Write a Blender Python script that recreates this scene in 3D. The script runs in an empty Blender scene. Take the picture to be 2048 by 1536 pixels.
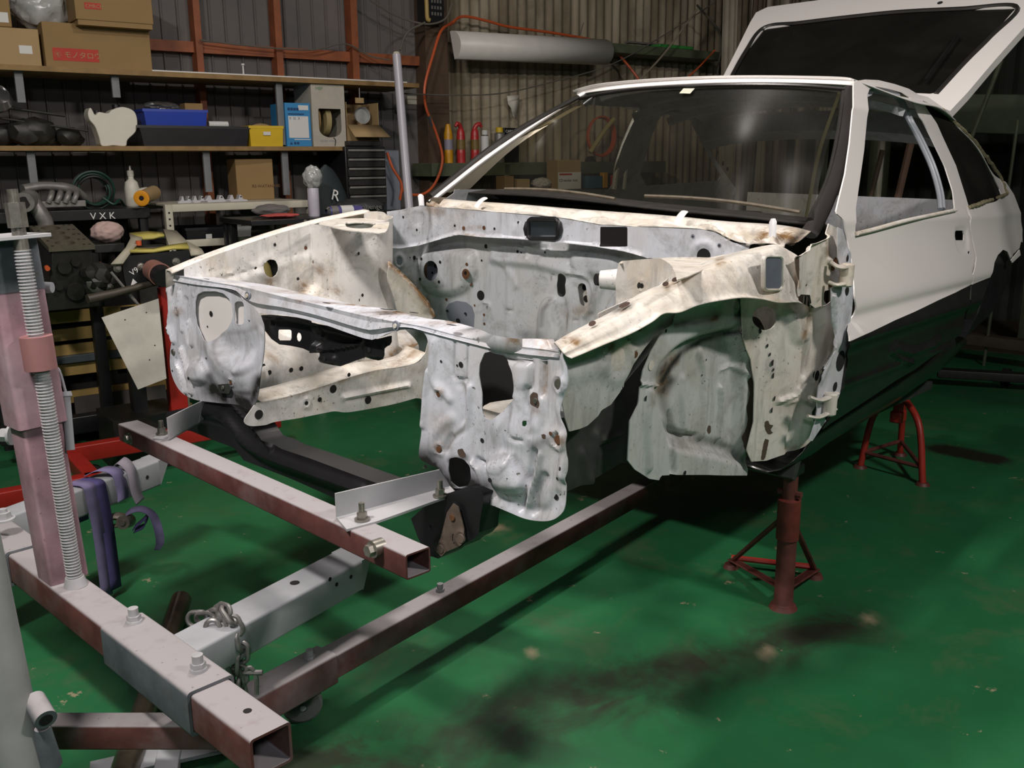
import bpy, math, random
import numpy as np
from mathutils import Matrix, Vector
SC = bpy.context.scene
COL = SC.collection
random.seed(7); RNG = np.random.RandomState(5)

# ---------------------------------------------------------------- camera
CP = np.array([-1.877, -1.722, 1.295]); YAW, PIT, ROL = np.radians([40.634, -13.16, -.556]); FPX = 1889.6
cf = np.array([math.cos(YAW)*math.cos(PIT), math.sin(YAW)*math.cos(PIT), math.sin(PIT)])
cr = np.cross(cf, [0, 0, 1]); cr /= np.linalg.norm(cr); cu = np.cross(cr, cf)
CR_ = math.cos(ROL)*cr + math.sin(ROL)*cu
CU_ = -math.sin(ROL)*cr + math.cos(ROL)*cu
cam = bpy.data.objects.new('camera', bpy.data.cameras.new('camera')); COL.objects.link(cam)
m = Matrix.Identity(4)
for i in range(3):
    m[i][0], m[i][1], m[i][2], m[i][3] = CR_[i], CU_[i], -cf[i], CP[i]
cam.matrix_world = m
cam.data.sensor_width = 36; cam.data.lens = FPX/2048*36; cam.data.clip_start = .05
SC.camera = cam
SC.view_settings.view_transform = 'Standard'; SC.view_settings.look = 'None'
SC.view_settings.gamma = 1; SC.view_settings.exposure = 0.0
try: SC.view_settings.use_curve_mapping = False
except Exception: pass

# ---------------------------------------------------------------- world and lights
world = bpy.data.worlds.new('world'); SC.world = world; world.use_nodes = True
world.node_tree.nodes['Background'].inputs[0].default_value = (.55, .62, .75, 1)
world.node_tree.nodes['Background'].inputs[1].default_value = 0.008

def area(name, loc, target, sx, sy, power, col):
    l = bpy.data.lights.new(name, 'AREA'); l.shape = 'RECTANGLE'; l.size = sx; l.size_y = sy
    l.energy = power; l.color = col
    o = bpy.data.objects.new(name, l); COL.objects.link(o); o.location = loc
    d = Vector(target)-Vector(loc); o.rotation_euler = d.to_track_quat('-Z', 'Y').to_euler()
    return o
area('fluorescent_lamp_front', (-2.2, -.3, 3.0), (-.25, .05, .6), .5, .14, 74, (1, .925, .87))
area('fluorescent_lamp_rear', (.25, .25, 3.2), (.3, 0, .6), .5, .14, 42, (1, .925, .87))
area('fluorescent_lamp_right', (.4, -2.9, 3.0), (1.0, -.6, .7), .5, .14, 52, (1, .93, .88))
area('camera_side_fill', (-2.7, -2.5, 2.3), (.2, -.5, .7), .5, .2, 13, (.93, .95, 1))  # added fill from the camera side, no known lamp there
area('fluorescent_lamp_wall', (-.6, 1.5, 3.3), (.4, 2.9, 1.4), 1.2, .25, 2.6, (1, .86, .66))

# ---------------------------------------------------------------- pixel rays
def ray(a, b): return cf*FPX + CR_*(a-1024) - CU_*(b-768)
LFT, PT, CRL = .30, -.0357, .02268
ex = np.array([1, 0, PT]); ex /= np.linalg.norm(ex)
ey = np.array([0, 1, CRL]); ey -= ex*(ey@ex); ey /= np.linalg.norm(ey)
ez = np.cross(ex, ey)
CM = np.stack([ex, ey, ez], 1); CT = np.array([0, 0, LFT])
CCAM = CM.T@(CP-CT)
CARM = Matrix([[CM[i][0], CM[i][1], CM[i][2], CT[i]] for i in range(3)]+[[0, 0, 0, 1]])
def W(p, ax, v):
    d = ray(*p); return CP + d*((v-CP[ax])/d[ax])
def K(p, ax, v):
    d = CM.T@ray(*p); return CCAM + d*((v-CCAM[ax])/d[ax])
def KK(lst, ax, v):
    if np.isscalar(v): v = [v]*len(lst)
    return np.array([K(p, ax, q) for p, q in zip(lst, v)])
def WW(lst, ax, v):
    if np.isscalar(v): v = [v]*len(lst)
    return np.array([W(p, ax, q) for p, q in zip(lst, v)])
def car2w(p): return CM@np.asarray(p, float)+CT
def pix(P):
    d = np.asarray(P)-CP; z = d@cf
    return np.stack([1024+FPX*(d@CR_)/z, 768-FPX*(d@CU_)/z], -1)
CROPS = {'c1': (300, 400, .3125), 'c2': (720, 370, .3125), 'c3': (1200, 370, .3125), 'c4': (800, 650, .3125),
         'c5': (1400, 650, .3906), 'c6': (0, 600, .3255), 'c7': (0, 1000, .349), 'c8': (200, 800, .479),
         'bA': (0, 0, .25), 'bB': (400, 0, .25), 'bC': (800, 0, .3125), 'bD': (1400, 0, .3164), 'bE': (0, 300, .25),
         'bF': (400, 300, .25), 'p': (0, 0, 1)}
def q(c, s):
    x0, y0, k = CROPS[c]; out = []
    for t in s.split():
        a, b = t.split(','); out.append((x0+float(a)*k, y0+float(b)*k))
    return out
def ell(c, cx, cy, rx, ry, n=28):
    x0, y0, k = CROPS[c]
    return [(x0+k*(cx+rx*math.cos(t)), y0+k*(cy+ry*math.sin(t))) for t in np.linspace(0, 2*math.pi, n, endpoint=False)]
def slot(c, x1, y1, x2, y2, r, n=10):
    x0, y0, k = CROPS[c]; a = math.atan2(y2-y1, x2-x1); o = []
    for t in np.linspace(a-math.pi/2, a+math.pi/2, n): o.append((x0+k*(x2+r*math.cos(t)), y0+k*(y2+r*math.sin(t))))
    for t in np.linspace(a+math.pi/2, a+1.5*math.pi, n): o.append((x0+k*(x1+r*math.cos(t)), y0+k*(y1+r*math.sin(t))))
    return o
def rrect(c, x1, y1, x2, y2, r, n=5):
    x0, y0, k = CROPS[c]; o = []
    for (cx, cy, a) in ((x2-r, y2-r, 0), (x1+r, y2-r, 90), (x1+r, y1+r, 180), (x2-r, y1+r, 270)):
        for t in np.linspace(a, a+90, n):
            o.append((x0+k*(cx+r*math.cos(math.radians(t))), y0+k*(cy+r*math.sin(math.radians(t)))))
    return o

# ---------------------------------------------------------------- splines
def cat(P, n, closed=False):
    P = np.asarray(P, float)
    if len(P) == 2 and not closed:
        t = np.linspace(0, 1, n)[:, None]; return P[0]*(1-t)+P[1]*t
    N = len(P)
    if closed: Q = np.concatenate([P[-1:], P, P[:2]]); segs = N
    else: Q = np.concatenate([2*P[:1]-P[1:2], P, 2*P[-1:]-P[-2:-1]]); segs = N-1
    ts = np.linspace(0, segs, n, endpoint=not closed); out = []
    for t in ts:
        i = min(int(t), segs-1); f = t-i; a, b, c, d = Q[i:i+4]
        out.append(.5*((2*b)+(c-a)*f+(2*a-5*b+4*c-d)*f*f+(3*b-a-3*c+d)*f**3))
    return np.array(out)
def lin(P, n):
    P = np.asarray(P, float); t = np.linspace(0, len(P)-1, n); i = np.minimum(t.astype(int), len(P)-2); f = (t-i)[:, None]
    return P[i]*(1-f)+P[i+1]*f
def smooth_poly(P, k=4): return cat(P, len(P)*k, True)
def sst(x): x = np.clip(x, 0, 1); return x*x*(3-2*x)

# ---------------------------------------------------------------- mesh builder
class MB:
    def __init__(s): s.v = []; s.f = []; s.m = []; s.n = 0
    def add(s, v, f, mi=0):
        v = np.asarray(v, float).reshape(-1, 3); s.v.append(v)
        for x in f: s.f.append([i+s.n for i in x]); s.m.append(mi)
        s.n += len(v); return s
    def grid(s, G, mi=0, flip=False, closed=False):
        a, b = G.shape[:2]; f = []
        for i in range(a-1):
            for j in range(b if closed else b-1):
                j2 = (j+1) % b
                c = [i*b+j, i*b+j2, (i+1)*b+j2, (i+1)*b+j]
                f.append(c[::-1] if flip else c)
        return s.add(G.reshape(-1, 3), f, mi)
    def box(s, c, d, R=None, mi=0):
        c = np.asarray(c, float); d = np.asarray(d, float)/2
        v = np.array([[x, y, z] for x in (-1, 1) for y in (-1, 1) for z in (-1, 1)])*d
        if R is not None: v = v@np.asarray(R).T
        return s.add(v+c, [(0, 1, 3, 2), (4, 6, 7, 5), (0, 4, 5, 1), (2, 3, 7, 6), (0, 2, 6, 4), (1, 5, 7, 3)], mi)
    def tube(s, P, r, seg=10, mi=0, caps=True, closed=False, flat=None, rot=0):
        P = np.asarray(P, float); n = len(P); r = np.ones(n)*r
        T = np.gradient(P, axis=0) if not closed else (np.roll(P, -1, 0)-np.roll(P, 1, 0))
        T /= np.linalg.norm(T, axis=1)[:, None]+1e-12
        up = np.array([0, 0, 1.]) if abs(T[0][2]) < .9 else np.array([1., 0, 0])
        a = np.cross(T[0], up); a /= np.linalg.norm(a); G = []
        for i in range(n):
            a = a-T[i]*(a@T[i]); a /= np.linalg.norm(a); b = np.cross(T[i], a)
            th = np.linspace(0, 2*math.pi, seg, endpoint=False)+rot
            k = 1 if flat is None else flat
            G.append(P[i]+r[i]*(np.cos(th)[:, None]*a+k*np.sin(th)[:, None]*b))
        if closed: G.append(G[0])
        s.grid(np.array(G), mi, closed=True)
        if caps and not closed:
            s.add(G[0], [list(range(seg))], mi); s.add(G[-1], [list(range(seg))[::-1]], mi)
        return s
    def cyl(s, a, b, r, r2=None, seg=16, mi=0, caps=True):
        return s.tube([a, b], [r, r if r2 is None else r2], seg, mi, caps)
    def lathe(s, prof, base, ax=(0, 0, 1), seg=20, mi=0):
        ax = np.asarray(ax, float); ax /= np.linalg.norm(ax)
        t = np.array([1., 0, 0]) if abs(ax[0]) < .9 else np.array([0, 1., 0])
        a = np.cross(ax, t); a /= np.linalg.norm(a); b = np.cross(ax, a)
        th = np.linspace(0, 2*math.pi, seg, endpoint=False)
        G = np.array([np.asarray(base)+ax*h+max(r, 1e-4)*(np.cos(th)[:, None]*a+np.sin(th)[:, None]*b) for r, h in prof])
        return s.grid(G, mi, closed=True, flip=True)
    def hexb(s, c, ax, r, h, mi=0):
        c = np.asarray(c, float); ax = np.asarray(ax, float)/np.linalg.norm(ax)
        s.cyl(c, c+ax*h*.15, r*1.5, seg=16, mi=mi); s.cyl(c+ax*h*.15, c+ax*h*.7, r, seg=6, mi=mi)
        return s.cyl(c+ax*h*.7, c+ax*h, r*.55, seg=10, mi=mi)
    def beam(s, p0, p1, w, h, up=(0, 0, 1), wall=.004, mi=0, open0=True, open1=True, mi_in=None):
        """hollow square tube; p0/p1 centre of the section"""
        p0 = np.asarray(p0, float); p1 = np.asarray(p1, float); t = (p1-p0)/np.linalg.norm(p1-p0)
        a = np.cross(t, up); a /= np.linalg.norm(a); b = np.cross(a, t)
        def ring(p, w, h, r):
            o = []
            for sx, sy, st in ((1, 1, 0), (-1, 1, 90), (-1, -1, 180), (1, -1, 270)):
                for k in range(4):
                    g = math.radians(st+30*k)
                    o.append(p+a*(sx*(w/2-r)+r*math.cos(g))+b*(sy*(h/2-r)+r*math.sin(g)))
            return o
        r = min(w, h)*.09
        G = np.array([ring(p0, w, h, r), ring(p1, w, h, r)]); s.grid(G, mi, closed=True)
        I = np.array([ring(p0, w-2*wall, h-2*wall, r*.6), ring(p1, w-2*wall, h-2*wall, r*.6)])
        if open0 or open1: s.grid(I, mi if mi_in is None else mi_in, closed=True, flip=True)
        for e, op, fl in ((0, open0, False), (1, open1, True)):
            if op: s.grid(np.array([G[e], I[e]]), mi, closed=True, flip=not fl)
            else: s.add(G[e], [list(range(16))[::-1] if fl else list(range(16))], mi)
        return s
    def prism(s, poly, z0, z1, fn=lambda x, y, z: (x, y, z), mi=0):
        n = len(poly); v = [fn(x, y, z0) for x, y in poly]+[fn(x, y, z1) for x, y in poly]
        f = [list(range(n))[::-1], list(range(n, 2*n))]+[(i, (i+1) % n, n+(i+1) % n, n+i) for i in range(n)]
        return s.add(v, f, mi)
    def V(s): return np.concatenate(s.v)
    def obj(s, name, mats, parent=None, label=None, cat=None, group=None, kind=None, smooth=40, rz=0, solid=0, bevel=0, origin=None, off=0):
        """parent: vertices stay in the parent's frame; top-level: vertices in world, origin moved to the base"""
        me = bpy.data.meshes.new(name); V = s.V()
        if parent is None:
            o0 = np.array([(V[:, 0].min()+V[:, 0].max())/2, (V[:, 1].min()+V[:, 1].max())/2, V[:, 2].min()]) if origin is None else np.asarray(origin)
            V = V-o0
        me.from_pydata(V.tolist(), [], s.f)
        if not isinstance(mats, (list, tuple)): mats = [mats]
        for x in mats: me.materials.append(x)
        if len(mats) > 1: me.polygons.foreach_set('material_index', [min(i, len(mats)-1) for i in s.m])
        me.validate(); me.update()
        if smooth:
            me.polygons.foreach_set('use_smooth', [True]*len(me.polygons))
            try: me.set_sharp_from_angle(angle=math.radians(smooth))
            except Exception: pass
        o = bpy.data.objects.new(name, me); COL.objects.link(o)
        if parent is None: o.location = o0
        else: o.parent = parent
        if bevel:
            b = o.modifiers.new('b', 'BEVEL'); b.width = bevel; b.segments = 2; b.limit_method = 'ANGLE'; b.angle_limit = math.radians(50)
        if solid:
            b = o.modifiers.new('s', 'SOLIDIFY'); b.thickness = solid; b.offset = off
        tag(o, label, cat, group, kind); return o
def tag(o, label=None, cat=None, group=None, kind=None):
    if label: o['label'] = label
    if cat: o['category'] = cat
    if group: o['group'] = group
    if kind: o['kind'] = kind
    return o
def thing(name, label, cat, loc=(0, 0, 0), rz=0, group=None, M=None):
    o = bpy.data.objects.new(name, None); COL.objects.link(o); o.empty_display_size = .1
    if M is not None: o.matrix_world = M
    else: o.location = loc; o.rotation_euler = (0, 0, rz)
    return tag(o, label, cat, group)
def dup(root, loc=None, rot=None, label=None, scale=None):
    r = root.copy(); COL.objects.link(r)
    if loc is not None: r.location = loc
    if rot is not None: r.rotation_euler = rot
    if scale is not None: r.scale = scale
    if label: r['label'] = label
    for c in list(root.children):
        d = c.copy(); COL.objects.link(d); d.parent = r
        for g in list(c.children):
            e = g.copy(); COL.objects.link(e); e.parent = d
    return r

# ---------------------------------------------------------------- polygons
def inside(P, poly):
    x, y = P[:, 0], P[:, 1]; r = np.zeros(len(P), bool); n = len(poly)
    for i in range(n):
        x1, y1 = poly[i]; x2, y2 = poly[(i+1) % n]
        c = (y1 > y) != (y2 > y)
        if c.any(): r ^= c & (x < (x2-x1)*(y-y1)/((y2-y1) if y2 != y1 else 1e-12)+x1)
    return r
def pdist(P, poly, closed=True):
    best = np.full(len(P), 1e9); near = np.zeros((len(P), 2)); n = len(poly)
    for i in range(n if closed else n-1):
        a = poly[i]; b = poly[(i+1) % n]; d = b-a; L = d@d+1e-15
        t = np.clip(((P-a)@d)/L, 0, 1)[:, None]; Q = a+t*d; dd = np.linalg.norm(P-Q, axis=1)
        k = dd < best; best[k] = dd[k]; near[k] = Q[k]
    return best, near

def sheet(name, mats, parent, ax, val, outline, holes=(), feats=(), dots=(), mpatch=(), base=None, sg=None, res=.006, thick=.0025,
          uv=False, sm=True, k=None, label=None, wall=False):
    """pressed sheet metal panel: height field over the plane ax=val, pressed features, cut holes"""
    k = k or K
    ia = [i for i in range(3) if i != ax]
    if sg is None: sg = -1 if ax == 0 else 1
    base = base or (lambda U, V: np.zeros_like(U))
    def uvp(pts):
        o = []
        for p in pts:
            v = val
            for _ in range(8 if base else 1):
                g = k(p, ax, v); v2 = val+sg*float(base(np.array([g[ia[0]]]), np.array([g[ia[1]]]))[0])
                if abs(v2-v) < 1e-5: break
                v = .5*v+.5*v2
            o.append((g[ia[0]], g[ia[1]]))
        return np.array(o)
    O = np.array(outline, float) if uv else uvp(outline)
    if sm: O = smooth_poly(O, 4)
    H = [uvp(h) for h in holes]
    lo = O.min(0)-res; hi = O.max(0)+res
    nx = int((hi[0]-lo[0])/res)+2; ny = int((hi[1]-lo[1])/res)+2
    X, Y = np.meshgrid(lo[0]+np.arange(nx)*res, lo[1]+np.arange(ny)*res, indexing='ij')
    P = np.stack([X.ravel(), Y.ravel()], 1)
    ins = inside(P, O)
    for h in H: ins &= ~inside(P, h)
    best = np.full(len(P), 1e9); near = P.copy()
    for poly in [O]+H:
        d, nr = pdist(P, poly); kk = d < best; best[kk] = d[kk]; near[kk] = nr[kk]
    snap = (~ins) | (best < .3*res)
    use = ins | (best < 1.5*res)
    P2 = np.where((snap & use)[:, None], near, P)
    I = ins.reshape(nx, ny); anyi = I[:-1, :-1] | I[1:, :-1] | I[:-1, 1:] | I[1:, 1:]
    h = base(P2[:, 0], P2[:, 1]).astype(float)
    seam = np.zeros(len(P2))
    for ft in feats:
        kind = ft[0]
        if kind == 'cap':
            L = uvp(ft[1]); L = cat(L, len(L)*4) if len(L) > 2 else L
            d, _ = pdist(P2, L, False); h = h+ft[3]*sst(1-d/ft[2])
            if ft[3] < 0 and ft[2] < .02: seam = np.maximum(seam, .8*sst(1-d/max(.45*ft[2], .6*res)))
        elif kind == 'step':   # plateau polygon
            L = smooth_poly(uvp(ft[1]), 3); d, _ = pdist(P2, L); s_ = np.where(inside(P2, L), d, -d)
            h = h+ft[3]*sst(s_/ft[2]*.5+.5)
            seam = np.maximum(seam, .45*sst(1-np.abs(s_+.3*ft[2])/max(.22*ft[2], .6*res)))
        elif kind == 'ring':
            c = uvp([ft[1]])[0]; d = np.linalg.norm(P2-c, axis=1); h = h+ft[3]*np.exp(-((d-ft[2])/(ft[2]*.35))**2)
    co = np.zeros((len(P2), 3)); co[:, ia[0]] = P2[:, 0]; co[:, ia[1]] = P2[:, 1]; co[:, ax] = val+sg*h
    ci, cj = np.nonzero(anyi); idx = lambda i, j: i*ny+j
    F = np.stack([idx(ci, cj), idx(ci+1, cj), idx(ci+1, cj+1), idx(ci, cj+1)], 1)
    used = np.unique(F); rm = -np.ones(len(P2), int); rm[used] = np.arange(len(used))
    F = rm[F]; cv = co[used]
    # orient the faces to the viewer side
    nrm = np.zeros(3); nrm[ax] = sg
    a = np.cross(cv[F[:, 1]]-cv[F[:, 0]], cv[F[:, 2]]-cv[F[:, 0]]).sum(0)
    if a@nrm < 0: F = F[:, ::-1]
    good = [f for f in F.tolist()]
    mb = MB(); mb.add(cv, good, 0)
    atts = {}
    for poly, mx in mpatch:
        pp = uvp(poly); pp = smooth_poly(pp, 3) if sm else pp
        d_, _ = pdist(P2[used], pp); d_ = np.where(inside(P2[used], pp), d_, -d_)
        nm_ = {1: 'lower', 2: 'cavity', 3: 'cavity', 4: 'chip', 5: 'greyp'}[mx]
        atts[nm_] = np.maximum(atts[nm_], d_) if nm_ in atts else d_
    if thick:
        e = np.concatenate([F[:, [0, 1]], F[:, [1, 2]], F[:, [2, 3]], F[:, [3, 0]]])
        es = set(map(tuple, e.tolist())); be = [(a_, b_) for a_, b_ in es if (b_, a_) not in es and a_ != b_]
        c2_ = cv.copy(); c2_[:, ax] -= sg*thick; nv_ = len(cv)
        mb.add(c2_, [f[::-1] for f in good], 0)
        for a_, b_ in be: mb.f.append([b_, a_, a_+nv_, b_+nv_]); mb.m.append(0)
    for d in dots:   # (point px, radius m, material index)
        c = uvp([d[0]])[0]; j = np.argmin(np.linalg.norm(P2[used]-c, axis=1)); hz = cv[j][ax]+sg*.0016
        th = np.linspace(0, 2*math.pi, 14, endpoint=False); ring = np.zeros((14, 3))
        ring[:, ia[0]] = c[0]+d[1]*np.cos(th); ring[:, ia[1]] = c[1]+d[1]*np.sin(th); ring[:, ax] = hz
        if len(d) > 3:
            r2 = ring.copy(); r2[:, ax] = hz+sg*d[3]; c3 = ring.mean(0); r2 = c3+(r2-c3)*.85; r2[:, ax] = hz+sg*d[3]
            mb.grid(np.array([ring, r2]), d[2], closed=True); mb.add(r2, [list(range(14))], d[2])
        else: mb.add(ring, [list(range(14))], d[2])
    o = mb.obj(name, mats, parent, smooth=38, label=label)
    if seam.max() > 0:
        a_ = np.zeros(len(o.data.vertices)); a_[:len(used)] = seam[used]
        o.data.attributes.new('seam', 'FLOAT', 'POINT').data.foreach_set('value', a_.tolist())
    for nm_, d_ in atts.items():
        d_ = d_+1.; a_ = np.zeros(len(o.data.vertices)); a_[:len(d_)] = d_
        if thick: a_[len(d_):2*len(d_)] = d_
        o.data.attributes.new(nm_, 'FLOAT', 'POINT').data.foreach_set('value', a_.tolist())
    return o
def patch(name, mats, parent, rows, nu=24, nv=8, thick=.002, linv=False, linu=False, label=None, fn=None, off=-1):
    R = [np.asarray(r, float) for r in rows]
    R = [lin(r, nu) if linu else cat(r, nu) for r in R]; G = np.array(R)
    G = np.stack([(lin if linv else cat)(G[:, j], nv) for j in range(G.shape[1])], 1)
    if fn: G = fn(G)
    n = np.cross(G[1, 0]-G[0, 0], G[0, 1]-G[0, 0])
    tocam = CCAM if parent is not None else CP
    # face the camera side
    i, j = G.shape[0]//2, G.shape[1]//2
    n = np.cross(G[min(i+1, len(G)-1), j]-G[i-1, j], G[i, min(j+1, G.shape[1]-1)]-G[i, j-1])
    flip = (n@(tocam-G[i, j])) > 0
    mb = MB().grid(G, flip=flip)
    o = mb.obj(name, mats, parent, smooth=50, label=label)
    if thick:
        b = o.modifiers.new('s', 'SOLIDIFY'); b.thickness = thick; b.offset = off
    return o
def blobs(o, lst, carframe=True):
    """dirt marks: list of (px, radius px, amount, channel)"""
    me = o.data; n = len(me.vertices); V = np.zeros(n*3); me.vertices.foreach_get('co', V); V = V.reshape(-1, 3)
    Wd = V@CM.T+CT if carframe else V+np.array(o.location)
    p = pix(Wd)
    for ch in ('rust', 'soot'):
        a = np.zeros(n)
        for (c, r, amt, cc) in lst:
            if cc != ch: continue
            c = np.asarray(c, float)
            if c.ndim == 1: d = np.linalg.norm(p-c, axis=1)
            else: d, _ = pdist(p, c, False)
            a = np.maximum(a, amt*np.exp(-(d/r)**2))
        if a.max() > 0:
            at = me.attributes.new(ch, 'FLOAT', 'POINT'); at.data.foreach_set('value', a.tolist())

# ---------------------------------------------------------------- materials
def lk(nt, a, b): nt.links.new(a, b)
class N:
    def __init__(s, name):
        s.m = bpy.data.materials.new(name); s.m.use_nodes = True; s.t = s.m.node_tree; s.b = s.t.nodes['Principled BSDF']
        s.tc = s.t.nodes.new('ShaderNodeTexCoord')
    def noise(s, scale, detail=6, rough=.6, coord='Object', dist=0):
        n = s.t.nodes.new('ShaderNodeTexNoise'); n.inputs['Scale'].default_value = scale; n.inputs['Detail'].default_value = detail
        n.inputs['Roughness'].default_value = rough; n.inputs['Distortion'].default_value = dist
        lk(s.t, s.tc.outputs[coord], n.inputs['Vector']); return n.outputs['Fac']
    def ramp(s, f, lo, hi, a=0., b=1.):
        r = s.t.nodes.new('ShaderNodeMapRange'); r.inputs[1].default_value = lo; r.inputs[2].default_value = hi
        r.inputs[3].default_value = a; r.inputs[4].default_value = b; lk(s.t, f, r.inputs[0]); return r.outputs[0]
    def math(s, op, a, b):
        r = s.t.nodes.new('ShaderNodeMath'); r.operation = op
        for i, x in enumerate((a, b)):
            if isinstance(x, (int, float)): r.inputs[i].default_value = x
            else: lk(s.t, x, r.inputs[i])
        return r.outputs[0]
    def mix(s, f, a, b):
        r = s.t.nodes.new('ShaderNodeMix'); r.data_type = 'RGBA'
        if isinstance(f, (int, float)): r.inputs[0].default_value = f
        else: lk(s.t, f, r.inputs[0])
        for i, x in ((6, a), (7, b)):
            if isinstance(x, tuple): r.inputs[i].default_value = x+(1,)
            else: lk(s.t, x, r.inputs[i])
        return r.outputs[2]
    def attr(s, n):
        a = s.t.nodes.new('ShaderNodeAttribute'); a.attribute_name = n; return a.outputs['Fac']
    def bump(s, f, d, st=.5):
        b = s.t.nodes.new('ShaderNodeBump'); b.inputs['Distance'].default_value = d; b.inputs['Strength'].default_value = st
        lk(s.t, f, b.inputs['Height']); lk(s.t, b.outputs[0], s.b.inputs['Normal'])
    def set(s, col=None, rough=None, metal=None, spec=None, **k):
        for n, x in (('Base Color', col), ('Roughness', rough), ('Metallic', metal), ('Specular IOR Level', spec)):
            if x is None: continue
            if isinstance(x, tuple): s.b.inputs[n].default_value = x+(1,) if len(x) == 3 else x
            elif isinstance(x, (int, float)): s.b.inputs[n].default_value = x
            else: lk(s.t, x, s.b.inputs[n])
        for n, x in k.items(): s.b.inputs[n.replace('_', ' ')].default_value = x
        return s.m
def lin3(r, g, b):
    f = lambda c: ((c/255+.055)/1.055)**2.4 if c > 10 else c/255/12.92
    return (f(r), f(g), f(b))
MATS = {}
def paint(name, col, rough=.5, metal=0., var=.25, scale=9, spec=.5, bump=0):
    if name in MATS: return MATS[name]
    n = N(name); f = n.ramp(n.noise(scale), .3, .7)
    dk = tuple(c*(1-var) for c in col)
    m_ = n.set(col=n.mix(f, dk, col), rough=rough, metal=metal, spec=spec)
    if bump: n.bump(n.noise(scale*6), bump)
    MATS[name] = m_; return m_
def dirty(name, col, tan=(.60, .48, .31), amt=.55, rough=.42, lo=.47, hi=.68, sc=5):
    n = N(name)
    a = n.ramp(n.noise(sc, 8, .65, dist=.6), lo, hi, 0, amt)
    g = n.ramp(n.noise(sc*2.3, 9, .75, dist=.5), .49, .66, 0, .55)
    mp_ = n.t.nodes.new('ShaderNodeMapping'); mp_.inputs['Scale'].default_value = (26, 26, 3.5); lk(n.t, n.tc.outputs['Object'], mp_.inputs[0])
    ns_ = n.t.nodes.new('ShaderNodeTexNoise'); ns_.inputs['Scale'].default_value = 1.; ns_.inputs['Detail'].default_value = 8; ns_.inputs['Roughness'].default_value = .7; lk(n.t, mp_.outputs[0], ns_.inputs['Vector'])
    g = n.math('MAXIMUM', g, n.math('MULTIPLY', n.ramp(ns_.outputs['Fac'], .50, .66, 0, .55), n.ramp(n.noise(2.2, 3), .40, .56)))
    sp = n.math('MULTIPLY', n.ramp(n.noise(95, 3, .6), .635, .69, 0, .9), n.ramp(n.noise(3.5, 3), .47, .62, .08, 1))
    st = n.math('MULTIPLY', n.attr('rust'), n.ramp(n.noise(22, 6, .7, dist=.8), .38, .55, .2, 1.3))
    so = n.math('MULTIPLY', n.attr('soot'), n.ramp(n.noise(14, 5, .6), .25, .6, .6, 1.1))
    c = n.mix(a, col, tan); c = n.mix(g, c, (.24, .235, .225)); c = n.mix(sp, c, (.10, .085, .07))
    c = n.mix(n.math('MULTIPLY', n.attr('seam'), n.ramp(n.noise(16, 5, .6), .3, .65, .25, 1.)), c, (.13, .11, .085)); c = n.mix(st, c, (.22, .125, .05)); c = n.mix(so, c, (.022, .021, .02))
    for an, cc in (('greyp', (.24, .26, .31)), ('cavity', (.012, .011, .011)), ('chip', (.10, .07, .055))):
        a_ = n.math('ADD', n.attr(an), n.ramp(n.noise(60, 4), 0, 1, -.0035, .0035)) if an == 'chip' else n.attr(an)
        c = n.mix(n.ramp(a_, 1.0000, 1.0005), c, cc)
    n.bump(n.noise(40, 4), .0012, .4)
    return n.set(col=c, rough=rough, spec=.45)
M_BAY = dirty('bay_white_paint', (.74, .72, .70))
M_BAYC = dirty('bay_cream_paint', (.78, .74, .68), tan=(.52, .41, .25), amt=.55, lo=.45, hi=.70)
M_FW = dirty('firewall_grey_white_paint', (.60, .62, .66), tan=(.55, .48, .36), amt=.3)
M_HL = dirty('front_panel_white_paint', (.67, .69, .76), tan=(.5, .42, .33), amt=.35, rough=.36)
M_WELL = dirty('wheel_housing_paint', (.60, .62, .60), tan=(.33, .27, .18), amt=.5, rough=.55)
M_WHITE = paint('body_white_paint', (.83, .80, .775), .28, var=.03, scale=2)
n = N('two_tone_body_paint')
c = n.mix(n.ramp(n.noise(2), .3, .7), (.80, .77, .745), (.84, .81, .785)); f = n.ramp(n.attr('lower'), 1., 1.0005)
c = n.mix(f, c, n.mix(n.ramp(n.noise(6), .3, .7), (.010, .012, .010), (.02, .022, .02)))
M_TWO = n.set(col=c, rough=n.ramp(f, 0, 1, .30, .16), spec=.5)
M_PANDA = paint('lower_body_black_paint', (.018, .02, .018), .22, var=.4, scale=6)
M_BLK = paint('black_paint', (.014, .014, .016), .38, var=.5)
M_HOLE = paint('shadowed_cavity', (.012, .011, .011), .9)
M_RUST = paint('rust', (.16, .07, .03), .85, var=.5, scale=50)
M_PRIM = paint('brown_primer', (.10, .07, .055), .7, var=.3, scale=60)
M_GREY = paint('grey_blue_metal', (.24, .26, .31), .5, var=.2)
M_RUBBER = paint('rubber', (.03, .028, .026), .35, var=.3)
M_ZINC = paint('zinc_bolt', (.42, .40, .35), .35, metal=.8, var=.4, scale=60)
M_CAV = paint('black_paint_and_shade', (.05, .054, .05), .6, var=.6, scale=12)  # black paint; on the lower side member the colour also holds shadow
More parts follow.
